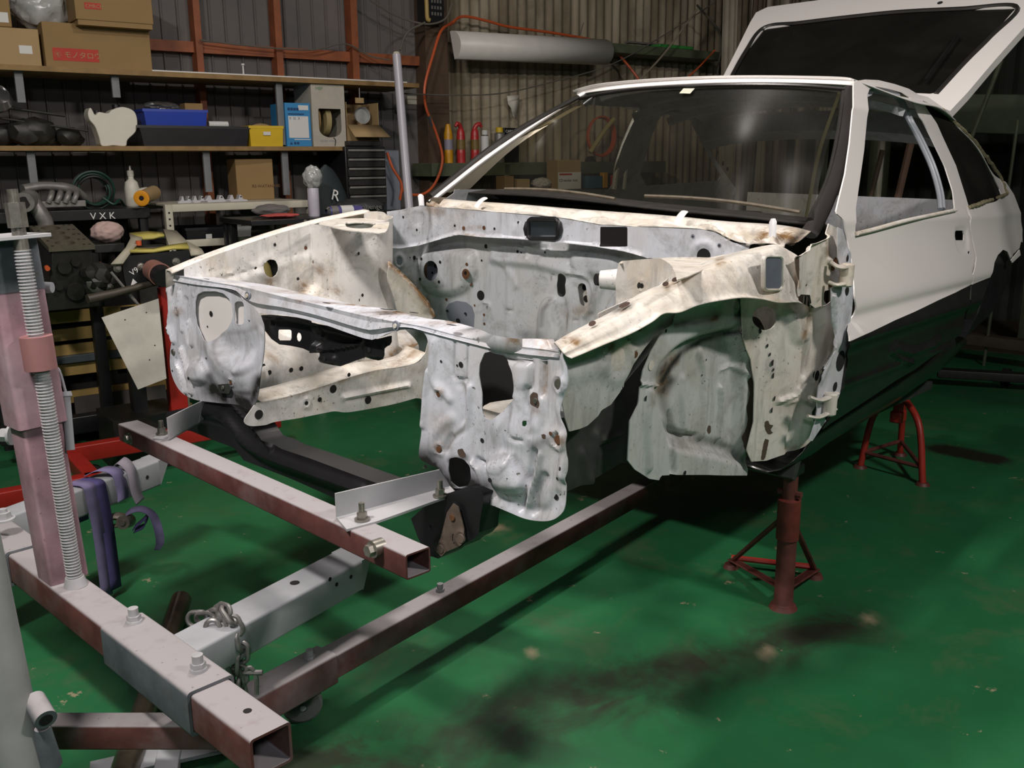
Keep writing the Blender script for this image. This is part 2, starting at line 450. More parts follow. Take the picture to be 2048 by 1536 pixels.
def glass(name, tint, a):
    n = N(name); t = n.t
    tr = t.nodes.new('ShaderNodeBsdfTransparent'); tr.inputs[0].default_value = tint+(1,)
    gl = t.nodes.new('ShaderNodeBsdfGlossy'); gl.inputs['Roughness'].default_value = .28
    gl.inputs[0].default_value = (.13, .13, .13, 1)
    df = t.nodes.new('ShaderNodeBsdfDiffuse'); df.inputs[0].default_value = (.35, .34, .3, 1)
    fr = t.nodes.new('ShaderNodeFresnel'); fr.inputs[0].default_value = 1.45
    mx = t.nodes.new('ShaderNodeMixShader'); lk(t, fr.outputs[0], mx.inputs[0]); lk(t, tr.outputs[0], mx.inputs[1]); lk(t, gl.outputs[0], mx.inputs[2])
    m2 = t.nodes.new('ShaderNodeMixShader'); f = n.ramp(n.noise(2.5, 5, .6, dist=1), .35, .75, a*.5, a); lk(t, f, m2.inputs[0])
    lk(t, mx.outputs[0], m2.inputs[1]); lk(t, df.outputs[0], m2.inputs[2])
    lk(t, m2.outputs[0], t.nodes['Material Output'].inputs[0]); return n.m
M_GLASS = glass('windscreen_glass', (.42, .40, .32), .035)
M_DGLASS = glass('tinted_rear_glass', (.10, .09, .07), .05)
# ================================================================ ROOM
WY = math.radians(-13.5)
WD = np.array([math.cos(WY), math.sin(WY), 0]); WN = np.array([-math.sin(WY), math.cos(WY), 0])
def wl(p, t):
    """pixel -> (s, z) on the vertical plane parallel to the left wall at offset t"""
    d = ray(*p); P = CP+d*((t-CP@WN)/(d@WN)); return P@WD, P[2]
def wp(s, t, z): return WD*s+WN*t+np.array([0, 0, z])
TW = 3.2
n = N('green_floor_paint')
g = n.mix(n.ramp(n.noise(1.3, 5, .6), .3, .7), (.014, .105, .038), (.022, .160, .060))
wear = n.ramp(n.noise(2.2, 9, .72, dist=.4), .54, .70, 0, .7)
g = n.mix(wear, g, (.085, .125, .06))
g = n.mix(n.ramp(n.noise(8.5, 7, .72), .645, .675, 0, .85), g, (.36, .29, .19))
g = n.mix(n.math('MULTIPLY', n.ramp(n.noise(3.1, 8, .7, dist=1), .40, .56, .15, .95), n.attr('skid')), g, (.028, .032, .02))
g = n.mix(n.math('MULTIPLY', n.attr('skid2'), n.ramp(n.noise(18, 6, .7), .3, .6, .55, 1.)), g, (.022, .022, .014))
g = n.mix(n.math('MULTIPLY', n.attr('bare'), n.ramp(n.noise(14, 6, .7), .35, .5, 0, 1.)), g, (.36, .29, .19))
n.bump(n.noise(30, 4), .001, .3)
M_FLOOR = n.set(col=g, rough=n.ramp(n.noise(3), .3, .7, .33, .55), spec=.4)
X, Y = np.meshgrid(np.linspace(-6, 9, 429), np.linspace(-7, 6, 372), indexing='ij')
fl = MB().grid(np.stack([X, Y, np.zeros_like(X)], -1))
fo = fl.obj('floor', M_FLOOR, kind='structure', smooth=0, origin=(0, 0, 0))
V = np.stack([X.ravel(), Y.ravel()], 1)
def floor_attr(nm, lst):
    a = np.zeros(len(V))
    for pts, r, amt, *pw in lst:
        L = np.array([W(p, 2, 0)[:2] for p in pts]); d, _ = pdist(V, L, False); a = np.maximum(a, amt*np.exp(-(d/r)**(pw[0] if pw else 2)))
    fo.data.attributes.new(nm, 'FLOAT', 'POINT').data.foreach_set('value', a.tolist())
floor_attr('skid', [([(560, 1536), (900, 1460), (1250, 1360), (1680, 1250)], .13, 1.), ([(700, 1536), (1000, 1480), (1300, 1400)], .13, .9), ([(700, 1300), (1100, 1320), (1500, 1310)], .12, .3)])
floor_attr('skid2', [([(1890, 899), (1930, 907), (1980, 917)], .085, 1.35, 8), ([(1000, 1425), (1081, 1372), (1352, 1334), (1533, 1289), (1695, 1248)], .035, .8), ([(900, 1470), (1081, 1395), (1300, 1352), (1500, 1310)], .04, .85), ([(900, 1524), (1171, 1442), (1442, 1370), (1587, 1316)], .022, .6), ([(860, 1500), (1121, 1410), (1400, 1350)], .022, .6), ([(700, 1530), (1000, 1480), (1250, 1420)], .03, .6)])
floor_attr('bare', [([(905, 1082), (950, 1068), (1000, 1055)], .03, 1.), ([(1530, 1303), (1536, 1306)], .018, 1.), ([(1735, 1240), (1745, 1236)], .02, .8), ([(1060, 1306), (1068, 1310)], .014, .8)])

# left wall: dark ribbed sheeting behind the shelves, lighter corrugated sheeting beyond the corner post
def corrug(s0, s1, z0, z1, t, pitch, depth, kind):
    ss = []; tt = []
    s = s0
    while s < s1:
        if kind == 'rib':
            for a, b in ((0, 0), (.42, 0), (.46, -1), (.54, -1), (.58, 0)): ss.append(s+a*pitch); tt.append(t+b*depth)
        else:
            for a in (0, .125, .25, .375, .5, .625, .75, .875): ss.append(s+a*pitch); tt.append(t-depth/2*(1+math.sin(a*2*math.pi)))
        s += pitch
    G = np.array([[wp(a, b, z) for a, b in zip(ss, tt)] for z in (z0, z1)]); return MB().grid(G)
sp_, _ = wl((838, 200), TW)
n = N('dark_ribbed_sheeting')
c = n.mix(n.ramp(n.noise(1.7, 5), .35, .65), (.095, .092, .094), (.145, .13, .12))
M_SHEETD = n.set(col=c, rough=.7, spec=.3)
n = N('weathered_corrugated_sheeting')
mp = n.t.nodes.new('ShaderNodeMapping'); mp.inputs['Scale'].default_value = (6, 6, .7); lk(n.t, n.tc.outputs['Object'], mp.inputs[0])
nz = n.t.nodes.new('ShaderNodeTexNoise'); nz.inputs['Scale'].default_value = 1.6; nz.inputs['Detail'].default_value = 8; lk(n.t, mp.outputs[0], nz.inputs['Vector'])
c = n.mix(n.ramp(nz.outputs['Fac'], .38, .62), (.20, .165, .11), (.40, .35, .26))
c = n.mix(n.ramp(n.noise(2.2, 8, .7), .5, .75, 0, .75), c, (.07, .055, .035))
M_SHEETL = n.set(col=c, rough=.8, spec=.25)
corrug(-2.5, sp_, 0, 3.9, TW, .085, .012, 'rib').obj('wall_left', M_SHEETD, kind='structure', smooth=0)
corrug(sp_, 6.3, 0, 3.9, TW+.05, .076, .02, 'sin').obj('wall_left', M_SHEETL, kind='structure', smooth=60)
# far end wall, dark
cw = wp(6.3, TW, 0)
M_DARKW = paint('dark_end_wall_sheeting', (.035, .04, .032), .8, var=.5, scale=3)
G = np.array([[np.array([cw[0], cw[1], 0])+(-WN)*(i*.05)+WD*(.02 if i % 3 == 0 else 0)+np.array([0, 0, z]) for i in range(170)] for z in (0, 3.9)])
MB().grid(G, flip=True).obj('wall_back', M_DARKW, kind='structure', smooth=0)
M_CEIL = paint('dark_ceiling', (.03, .03, .03), .9)
MB().box((1.5, -.5, 3.95), (16, 14, .06)).obj('ceiling', M_CEIL, kind='structure', smooth=0)
# ================================================================ CAR BODY (frame: x to the rear, y to the car's right, z up)
CAR = thing('car_body_shell', 'white and black coupe body shell stripped of its front wings, raised on stands', 'car', M=CARM)
HLM = [M_HL, M_CAV, M_HOLE, M_RUST, M_PRIM, M_ZINC]
BAYM = [M_BAY, M_BAYC, M_HOLE, M_RUST, M_GREY, M_ZINC]
XF = -.51
# --- radiator support upper member
cre = KK(q('p', '342,549 425,564 487,575 566,594 644,612 706,627 775,641 844,653 925,673 1000,687 1081,698 1122,704'), 0, XF)
bot = KK(q('p', '345,567 394,576 470,583 492,606 516,624 575,630 637,644 728,675 752,676 787,662 825,658 862,669 940,690 1000,708 1062,718 1120,722'), 0, XF+.004)
rear = KK(q('p', '350,541 403,551 470,562 544,573 612,589 684,605 750,616 782,620 845,637 895,643 945,656 986,670 1039,678 1107,680'), 2, .655)
ys = np.linspace(max(cre[0][1], bot[0][1]), min(cre[-1][1], bot[-1][1]), 60)
def byy(L, n=60):
    L = cat(L, 300); o = np.argsort(L[:, 1]); return np.stack([np.interp(ys, L[o, 1], L[o, i]) for i in range(3)], 1)
cr_, bo_ = byy(cre), byy(bot)
rr = cat(rear, 60)
mid = cr_*.45+bo_*.55; mid[:, 0] -= .006; m2_ = cr_*.8+bo_*.2; m2_[:, 0] += .002; m3_ = cr_*.2+bo_*.8; m3_[:, 0] += .004
low = rr.copy(); low[:, 2] -= .03
lip = bo_.copy(); lip[:, 0] += .02; lip[:, 2] += .004
mb = MB(); G = np.array([low, rr, cr_, m2_, mid, m3_, bo_, lip]); mb.grid(G, flip=False)
rs = mb.obj('radiator_support', [M_HL], CAR, smooth=35, solid=.002, off=-1)
blobs(rs, [(p, 16, 1.0, 'rust') for p in q('p', '600,590 800,625 1090,690 1030,682 730,610 905,650')]+[(p, 9, .9, 'soot') for p in q('p', '800,626 950,662 960,668 855,648')])
for p, r in zip(q('c1', '628,612 1577,805'), (.012, .012)):
    c = K(p, 0, XF-.004); mb = MB(); mb.tube([c+[0, 0, 0], c-[.003, 0, 0]], [r, r*.9], 14); mb.cyl(c-[.003, 0, 0], c-[.006, 0, 0], r*.45, mi=1); mb.obj('rubber_grommet', [M_GREY, M_BAYC], CAR)
for p in q('c1', '1500,715 1535,718 1690,738 1130,675 1930,818 360,520'):
    mb = MB(); c = K(p, 2, .657); th = np.linspace(0, 6.28, 12, endpoint=False)
    mb.add([[c[0]+.006*math.cos(t), c[1]+.014*math.sin(t), c[2]+.006] for t in th], [list(range(12))], 0)
    mb.obj('slotted_hole', [M_HOLE], CAR)

# --- headlight panels
def hbase(U, V): return .02*sst((U+.64)/.05)-.02
C4 = lambda s: q('c4', s)
C1 = lambda s: q('c1', s)
hr = sheet('headlight_panel', HLM, CAR, 0, XF,
  C4('150,30 170,75 183,130 185,180 175,270 165,400 150,550 135,700 122,800 125,850 180,890 250,920 300,990 330,1040 400,1045 490,1040 530,1075 540,1140 600,1158 700,1200 800,1240 900,1256 980,1246 1035,1205 1055,1160 1062,1090 1066,1000 1085,930 1092,860 1086,800 1088,700 1075,640 1053,580 1052,520 1075,440 1096,380 1098,300 1086,240 1062,190 1030,160 900,150 540,95 300,50'),
  holes=[C4('540,178 590,168 640,188 690,240 720,310 729,380 726,430 712,480 685,525 645,567 612,595 570,605 540,592 526,550 524,440 514,380 505,320 510,250'),
         C4('315,855 360,845 410,862 448,905 455,980 435,1028 370,1040 325,1005 308,930'),
         ell('c4', 463, 345, 11, 14, 10), ell('c4', 727, 565, 9, 14, 10), ell('c4', 670, 612, 10, 13, 10), ell('c4', 802, 627, 15, 24, 12), ell('c4', 653, 1132, 8, 11, 10)],
  feats=[('cap', C4('620,195 700,222 770,232 842,245 842,390 812,412 808,500 828,550 832,640 842,700'), .010, -.007),
         ('cap', C4('712,480 705,600 702,680 722,725 790,738'), .008, -.006), ('cap', C4('345,110 345,220 348,330 420,352'), .007, -.005), ('cap', C4('432,120 425,240 422,350'), .007, -.004),
         ('cap', C4('212,110 214,350 280,420 320,470'), .018, .008), ('cap', C4('385,380 405,430 415,560 405,660 330,720 290,800'), .016, -.010),
         ('cap', C4('450,400 440,560 420,640 350,700'), .014, .009), ('cap', C4('210,800 215,720 270,640 330,600'), .02, .007),
         ('cap', C4('165,300 160,500 148,640'), .014, .009),
         ('step', C4('585,880 640,848 720,850 745,900 805,1015 780,1060 690,1062 620,1030 580,940'), .022, .026),
         ('step', C4('600,880 650,862 710,865 680,920 620,910'), .02, .006),
         ('cap', C4('870,815 840,950 800,1100 775,1180'), .014, -.012), ('cap', C4('895,830 865,960 820,1110 790,1180'), .014, .008),
         ('cap', C4('925,975 890,1050 870,1140 862,1200'), .016, -.012), ('cap', C4('500,870 545,900 575,1000 595,1095'), .013, -.012), ('cap', C4('470,880 510,930 545,1030 570,1090'), .014, .012),
         ('cap', C4('740,850 790,930 825,990'), .012, -.008),
         ('cap', C4('1072,210 1085,300 1062,420 1038,520 1060,620 1072,760 1070,860 1050,960'), .022, .014),
         ('cap', C4('920,240 922,330 915,440'), .012, -.010), ('cap', C4('900,450 905,560 880,640'), .02, .006),
         ('step', C4('750,250 835,260 825,380 760,400 735,330'), .012, .006),
         ('ring', C4('1032,375')[0], .016, .006), ('ring', C4('1025,730')[0], .018, .008), ('ring', C4('253,435')[0], .010, .004), ('ring', C4('255,795')[0], .012, .005),
         ('cap', C4('640,650 760,700 900,720'), .05, .008), ('cap', C4('640,1120 760,1170 880,1200 960,1180 1010,1100'), .02, -.006)],
  dots=[(C4('1032,375')[0], .0115, 5, .003), (C4('1036,372')[0], .005, 2), (C4('1025,730')[0], .010, 3, .003), (C4('1027,728')[0], .005, 2), (C4('255,438')[0], .0065, 3), (C4('252,795')[0], .008, 3, .002), (C4('252,790')[0], .004, 2),
        (C4('265,232')[0], .003, 2), (C4('392,253')[0], .0062, 2), (C4('368,258')[0], .0025, 2), (C4('528,738')[0], .005, 2), (C4('630,975')[0], .005, 2), (C4('990,1103')[0], .006, 2), (C4('1012,980')[0], .003, 2),
        (C4('875,482')[0], .006, 5, .003), (C4('368,330')[0], .002, 2), (C4('985,688')[0], .004, 3), (C4('168,905')[0], .005, 2)],
  mpatch=[(C4('830,478 828,455 850,435 888,432 897,470 903,500 893,530 850,520 830,500'), 4), (C4('368,800 400,790 415,815 425,845 400,852 375,835'), 4), (C4('920,690 945,700 945,730 925,725'), 4),
          (C4('1033,900 1056,900 1056,924 1033,924'), 2)],
  res=.0042, thick=.0022)
blobs(hr, [(C4('150,860 220,940 300,1030'), 30, 1.1, 'soot'), (C4('450,1010 520,1050'), 24, 1.1, 'soot'), (C4('320,870 420,850'), 8, .8, 'soot'), (C4('250,790')[0], 14, .8, 'rust'), (C4('250,430')[0], 9, .6, 'rust'),
           (C4('1025,740')[0], 14, .6, 'rust'), (C4('280,640 330,560')[0], 26, .35, 'rust'), (C4('930,740 860,770'), 9, .55, 'soot'), (C4('930,260 920,420'), 9, .5, 'rust'), (C4('870,540')[0], 10, .5, 'rust')])
hl = sheet('headlight_panel', HLM, CAR, 0, XF,
  C1('150,520 108,545 102,590 122,640 118,700 130,770 117,830 138,890 130,960 128,1060 150,1150 200,1230 280,1275 360,1290 450,1300 560,1310 640,1340 690,1250 715,1000 727,830 715,770 690,715 600,640 400,555'),
  holes=[C1('302,605 340,585 420,584 470,598 505,632 525,680 531,740 520,780 490,825 450,855 425,890 392,905 360,885 330,860 300,800 289,730 289,655'), rrect('c1', 541, 648, 600, 798, 22),
         rrect('c1', 622, 757, 638, 783, 3), ell('c1', 557, 836, 8, 12, 8), ell('c1', 676, 952, 10, 12, 8)],
  feats=[('cap', C1('180,1045 215,1130 235,1225'), .012, .014), ('cap', C1('165,1020 190,1120 220,1220'), .008, -.008), ('cap', C1('205,950 240,1060 270,1230'), .012, .014), ('cap', C1('190,590 200,700 208,830'), .012, .010),
         ('cap', C1('255,780 270,850 272,920'), .012, .012), ('cap', C1('232,640 228,760 245,900'), .012, -.010),
         ('step', C1('275,1050 330,1035 370,1110 360,1160 290,1160 262,1110'), .016, .022), ('cap', C1('130,570 140,700 132,800 155,900'), .014, .012),
         ('cap', C1('390,920 430,1000 520,1070 600,1080'), .06, .016), ('step', C1('450,900 600,880 690,860 690,1000 600,1080 520,1050 460,1000'), .05, -.018),
         ('cap', C1('700,850 690,960 650,1040 560,1090'), .02, .008), ('ring', C1('180,705')[0], .011, .006), ('ring', C1('128,833')[0], .010, .005), ('ring', C1('531,1165')[0], .010, .005)],
  dots=[(C1('180,705')[0], .008, 3), (C1('130,833')[0], .009, 5, .003), (C1('131,834')[0], .004, 2), (C1('152,972')[0], .009, 5, .003), (C1('531,1165')[0], .007, 3, .002), (C1('293,1135')[0], .005, 2), (C1('372,1012')[0], .003, 2), (C1('113,598')[0], .006, 2),
        (C1('555,1275')[0], .005, 2), (C1('145,1092')[0], .003, 2)],
  res=.0048, thick=.0022)
blobs(hl, [(C1('400,1210 520,1270 640,1330'), 24, 1.1, 'soot'), (C1('380,1130 400,1180'), 12, .9, 'soot'), (C1('470,1230 640,1240'), 10, .8, 'soot'), (C1('180,720')[0], 10, .7, 'rust'), (C1('700,1150 660,1290'), 14, 1, 'soot')])
sheet('bumper_mount_plate', [M_CAV, M_ZINC], CAR, 0, XF-.012, C1('432,1182 500,1175 515,1215 505,1240 445,1235'), sm=False, dots=[(C1('470,1200')[0], .006, 1, .003)], res=.005)
# inner lamp mounting plate seen through the lamp opening
sheet('lamp_backing_panel', [M_WHITE, M_HOLE], CAR, 0, XF+.014, C1('285,560 640,560 660,820 400,930 270,860'), dots=[(C1('393,728')[0], .008, 1), (C1('370,810')[0], .003, 1)], res=.02)
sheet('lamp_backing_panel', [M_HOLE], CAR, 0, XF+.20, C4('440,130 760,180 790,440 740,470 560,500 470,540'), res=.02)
sheet('lower_beam_plate', [M_BAYC], CAR, 2, .43, C4('500,480 620,410 760,400 760,520 640,620 500,620'), holes=[ell('c4', 655, 462, 85, 24)], feats=[('ring', C4('655,462')[0], .03, .006)], sg=1, res=.008)
CROPS.update({'w1': (1230, 560, .267), 'h1': (1480, 420, .2278), 's1': (1640, 380, .3386), 'g1': (1100, 160, .18555), 'g2': (1380, 160, .2083), 'k1': (500, 600, .1953)})
# --- engine bay side, car's right: apron, spring tower and wheelhouse bulge pressed as one panel
A = cat(KK(q('c1', '130,458 330,375 560,292 800,212 980,160 1130,122 1290,88 1400,68'), 1, .70), 40)
def ztop(x): return np.interp(x, A[:, 0], A[:, 2])-.002
def aprR(U, V):
    rail = ztop(U)-V
    h = .012*sst((rail-.075)/.02)
    t = .11+np.sqrt(np.clip(.097**2-(U-.045)**2, 0, None))
    t = t*sst((.108-np.abs(U-.045))/.018)*sst((.86-V)/.03)
    t = t+.03*sst((.60-V)/.2)*sst((.14-np.abs(U-.08))/.05)
    d = np.hypot((U-.08)/1.05, V-.28); wv = .15*sst((.38-d)/.09)*sst((.16-U)/.08)
    dn = .20*sst((.54-V)/.13)
    m_ = np.maximum(np.maximum(h, t), np.maximum(wv, dn))
    return m_ + .010*np.exp(-((h-t)/.03)**2)*(t > .02)
OA = [(x_, float(ztop(x_))) for x_ in np.linspace(-.50, .21, 24)]+[(.21, .34), (0, .35), (-.2, .35), (-.47, .30), (-.50, .45)]
al = sheet('fender_apron', [M_BAY, M_BAYC, M_HOLE, M_RUST], CAR, 1, .69, OA, uv=True, sm=False, base=aprR, sg=-1, res=.0085,
  holes=[ell('c1', 770, 437, 46, 58)],
  feats=[('ring', C1('770,437')[0], .030, .005), ('cap', C1('950,540 985,570 990,600'), .02, .006), ('cap', C1('1130,310 1128,420'), .006, -.003), ('cap', C1('300,500 500,470 700,410 850,370 950,320'), .006, .004),
         ('cap', q('k1', '120,520 130,700 150,800'), .02, .01), ('cap', q('k1', '230,600 400,520 600,540'), .03, .006)],
  dots=[(p, .005, 2) for p in C1('797,286 675,437 1245,332 1418,318 1355,608 1430,560 945,504 1345,640')]+[(p, .007, 2) for p in q('k1', '520,700 415,716 118,672 190,740')]+[(C1('1125,322')[0], .006, 3), (C1('1125,405')[0], .006, 3)])
blobs(al, [(C1('980,560')[0], 12, .9, 'rust'), (C1('770,530')[0], 12, .7, 'rust'), (C1('1350,600')[0], 30, .25, 'soot'), (C1('1130,360')[0], 10, .4, 'rust'), (C1('1230,620 1180,560 1060,430'), 7, .6, 'rust'),
           (q('k1', '180,880 100,930 250,850'), 16, .8, 'soot'), (q('k1', '1450,560 1600,480 1800,420'), 9, .8, 'rust'), (q('k1', '200,570 260,620'), 8, .5, 'rust'), (C1('1540,420 1640,500 1800,720'), 9, .9, 'rust'), (q('k1', '1200,640 1450,620'), 9, .5, 'rust')])
# upper rail flange of the same side
B = A+np.array([0, .022, .002]); Cc = B+np.array([0, .004, -.05]); A2 = A+np.array([0, -.008, -.006])
patch('apron_rail', [M_BAYC], CAR, [A2, A, B, Cc], 40, 4, linv=True, linu=True)
# tower top
sheet('strut_tower_top', [M_BAYC, M_HOLE], CAR, 2, .815, C1('1080,150 1180,120 1300,100 1420,75 1500,80 1530,140 1515,195 1480,210 1400,205 1250,190 1130,165'), holes=[ell('c1', 1345, 163, 98, 19)], feats=[('ring', C1('1345,163')[0], .06, .005)], sg=1, res=.006,
      dots=[(p, .006, 1) for p in C1('1200,150 1470,185')])
# kick of the side member behind the tower
br = sheet('side_member_brace', [M_BAYC], CAR, 1, .45, C1('1518,395 1560,420 1640,490 1740,600 1800,680 1822,750 1740,760 1600,730 1560,620 1520,500'), feats=[('cap', C1('1530,430 1640,540 1760,680'), .03, .012), ('cap', C1('1540,420 1650,510 1800,690'), .008, -.006)], res=.005, sg=-1)
blobs(br, [(C1('1530,410 1650,500 1790,680 1815,740'), 7, .9, 'rust')])

# --- chassis leg, car's right
lg = sheet('chassis_leg', [M_BAY, M_BAYC, M_HOLE, M_ZINC], CAR, 1, .36, q('k1', '0,1140 60,1060 100,1050 350,1000 600,930 850,850 1100,770 1300,720 1500,700 1700,660 1790,560 1830,450 1830,980 1700,1005 1500,1060 1250,1110 1000,1150 870,1140 750,1160 500,1210 250,1250 160,1280 0,1290 -60,1240'),
  feats=[('cap', q('k1', '960,1000 1200,960 1400,920 1620,880'), .016, .010), ('cap', q('k1', '990,1030 1200,990 1400,950 1600,910'), .010, -.006), ('ring', q('k1', '575,1055')[0], .012, .004)],
  dots=[(p, r, 2) for p, r in zip(q('k1', '88,1172 850,910 1208,1023 712,1018 575,1055 1010,765'), (.013, .012, .012, .007, .006, .006))], sg=-1, res=.006)
blobs(lg, [(q('k1', '100,1040 500,960 850,850 1300,720'), 5, .5, 'rust'), (q('k1', '1650,720 1750,700'), 12, .3, 'rust')])
tA = KK(q('k1', '120,1042 350,995 600,925 850,845 1100,765 1300,715 1500,690 1700,640 1800,540'), 1, .36)
tB = tA+np.array([0, .09, .006]); tB[:, 2] += .004
sb = patch('chassis_leg_top', [M_BAYC], CAR, [tA, tA*.5+tB*.5+[0, 0, .001], tB], 30, 5, linv=True)
blobs(sb, [(q('k1', '1500,660 1750,480 1800,420'), 10, .6, 'rust'), (q('k1', '100,1010 300,950'), 9, .4, 'rust')])

# --- firewall and cowl
C2 = lambda s: q('c2', s); C3 = lambda s: q('c3', s)
fw = sheet('firewall', [M_FW, M_GREY, M_HOLE, M_RUST], CAR, 0, .47, C2('120,330 400,300 640,280 1000,310 1400,350 1820,400 1900,520 1880,800 1760,1100 1500,1250 1000,1300 500,1250 380,1180 200,1100 120,1000'), sm=False,
  holes=[slot('c2', 1292, 592, 1290, 690, 27), slot('c2', 1420, 655, 1434, 748, 27), ell('c2', 498, 545, 46, 64)],
  feats=[('step', C2('415,470 440,415 560,405 690,422 740,450 745,560 700,650 620,695 520,700 430,665 408,600'), .02, .03), ('step', C2('430,450 560,440 570,620 540,640 430,630'), .012, .006),
         ('step', C2('1150,930 1165,790 1200,735 1240,738 1255,800 1280,900 1290,1010 1160,1010'), .02, .022), ('cap', C2('1340,560 1460,590 1500,690 1480,790 1440,840'), .014, .010),
         ('step', C2('1370,450 1560,440 1650,470 1640,580 1400,570'), .02, .018), ('cap', C2('860,470 980,480 1150,500 1320,545'), .03, .016), ('cap', C2('820,350 860,430 960,560 1000,640'), .02, .005),
         ('cap', C2('1030,400 1200,380 1205,440'), .012, .008), ('cap', C2('1070,380 1075,460'), .012, .008), ('cap', C2('1340,480 1345,520 1380,530'), .006, -.006), ('cap', C2('1220,610 1225,580 1245,575'), .005, -.005),
         ('cap', C2('1310,740 1315,860 1305,980'), .014, -.010), ('cap', C2('1490,800 1530,700 1560,640'), .016, .010), ('ring', slot('c2', 1292, 592, 1290, 690, 1)[0], .03, .004), ('cap', C2('380,480 395,600 385,700 400,830'), .012, .008),
         ('cap', C2('950,480 955,700 945,960'), .02, .005), ('ring', C2('255,487')[0], .022, .003), ('cap', C2('930,800 975,800'), .006, -.005), ('cap', C2('1365,862 1405,862'), .005, -.004), ('step', C2('1560,880 1640,700 1660,900 1600,980'), .02, .01),
         ('step', C2('690,530 750,530 750,600 690,600'), .01, .004), ('cap', C2('790,750 830,770 800,860'), .010, .006), ('cap', C2('830,400 1000,395 1400,440'), .01, .006)],
  dots=[(C2('808,392')[0], .0075, 2), (C2('774,706')[0], .017, 2), (C2('722,566')[0], .018, 3), (C2('720,560')[0], .007, 2), (C2('722,631')[0], .008, 3), (C2('780,483')[0], .004, 2),
        (C2('441,470')[0], .0055, 2), (C2('560,490')[0], .0055, 2), (C2('432,598')[0], .0055, 2), (C2('553,616')[0], .0055, 2), (C2('350,466')[0], .008, 2), (C2('322,465')[0], .003, 2), (C2('367,472')[0], .003, 2),
        (C2('1190,430')[0], .004, 2), (C2('1010,426')[0], .005, 2), (C2('1035,432')[0], .003, 2), (C2('556,731')[0], .006, 3), (C2('735,770')[0], .004, 3), (C2('723,505')[0], .006, 3), (C2('820,783')[0], .006, 1), (C2('800,830')[0], .005, 3), (C2('797,888')[0], .005, 3), (C2('680,645')[0], .003, 2), (C2('255,487')[0], .020, 1)],
  mpatch=[(C2('545,800 565,760 620,740 680,750 718,778 735,830 728,920 600,900 560,850'), 5)], res=.006)
blobs(fw, [(C2('290,600 400,680 470,830'), 9, .6, 'rust'), (C2('1160,900 1170,800 1220,740'), 5, .5, 'soot'), (C2('1330,820 1450,800'), 12, .4, 'rust'), (C2('1480,560 1520,620 1480,760'), 6, .4, 'soot'), (C2('1050,960 1150,970'), 12, .45, 'soot')])
sheet('pedal_plate', [M_GREY, M_HOLE], CAR, 0, .50, C2('430,470 560,470 560,620 430,620'), sm=False, dots=[(C2('486,518')[0], .008, 1), (C2('465,562')[0], .005, 1), (C2('520,590')[0], .005, 1)], res=.01)
sheet('slot_plate', [M_BAYC, M_HOLE], CAR, 0, .50, slot('c2', 1418, 655, 1432, 752, 34), sm=False, feats=[('cap', C2('1418,655 1432,752'), .02, -.006)], dots=[(C2('1437,655')[0], .010, 1), (C2('1447,728')[0], .011, 1)], res=.004)
for p, r in zip(C2('628,868 675,822 560,805'), (.008, .004, .004)):
    c = K(p, 0, .464); MB().cyl(c, c-[.003, 0, 0], r).obj('pedal_stud', M_HOLE, CAR)
# heater pipe bracket
c0 = K(C2('1540,605')[0], 0, .30); c1 = K(C2('1650,600')[0], 0, .33)
mb = MB(); mb.tube([c0, c1+np.array([0, -.03, 0])], [.026, .034], 14); hp = mb.obj('hinge_bracket', [M_BAY], CAR)
mb = MB(); mb.tube([c0+[-.012, .008, 0], c0+[.002, 0, 0]], [.017, .019], 10); mb.obj('rubber_bush', [M_HOLE], CAR)

cw = sheet('cowl_front_panel', [M_HL, M_BAYC, M_HOLE, M_RUST, M_GREY], CAR, 0, .40,
  C2('172,170 260,158 380,134 440,138 720,163 1000,186 1300,215')+C3('0,256 180,266 400,274 640,284 730,300 800,338 860,370 960,385 930,470 800,480 560,500 300,465')+C2('1840,470 1790,450 1700,425 1500,392 1250,366 1000,345 780,333 640,318 560,335 470,362 380,388 260,406 178,400'), sm=False,
  holes=[rrect('c2', 1088, 225, 1262, 337, 22)],
  feats=[('cap', C2('178,398 260,404 380,386 470,360 560,333 640,316 780,331 1000,343 1250,364 1500,390 1700,423 1800,452'), .008, .006), ('ring', C3('665,455')[0], .034, .005), ('cap', C2('990,260 985,300'), .008, .003), ('cap', C2('1020,240 1015,310'), .006, .003), ('cap', C2('460,150 470,260 450,340'), .02, .006),
         ('cap', C3('808,350 910,400'), .008, .006), ('step', C2('330,180 400,180 400,250 335,245'), .006, -.003)],
  dots=[(p, .0045, 2) for p in C2('278,205 365,287 608,260 1015,240 862,280')]+[(p, .007, 3) for p in C2('665,277 795,274')]+[(C3('595,328')[0], .006, 4), (C3('765,387')[0], .006, 4), (C3('665,458')[0], .028, 2)]+[(C3('595,330')[0], .003, 2), (C3('765,388')[0], .003, 2)],
  mpatch=[(rrect('c2', 1537, 267, 1712, 395, 4), 2)], res=.006)
blobs(cw, [(C2('440,150 520,170'), 10, .5, 'rust'), (C2('680,320 780,332'), 5, .5, 'rust'), (C2('700,275 770,270'), 5, .4, 'rust')])
mb = MB(); P = KK([(p[0], p[1]) for p in rrect('c2', 1078, 216, 1268, 345, 26, 7)], 0, .392)
mb.tube(np.concatenate([P, P[:1]]), .007, 8, closed=True)
for s in (1066, 1276):
    c = K(q('c2', '%d,280' % s)[0], 0, .392); mb.tube([c+[0, 0, .022], c+[0, 0, 0], c-[0, 0, .022]], [.005, .011, .005], 8)
mb.obj('blower_duct_frame', M_BLK, CAR)
sheet('blower_duct_plate', [M_GREY], CAR, 0, .46, rrect('c2', 1075, 235, 1270, 330, 5), sm=False, res=.02)
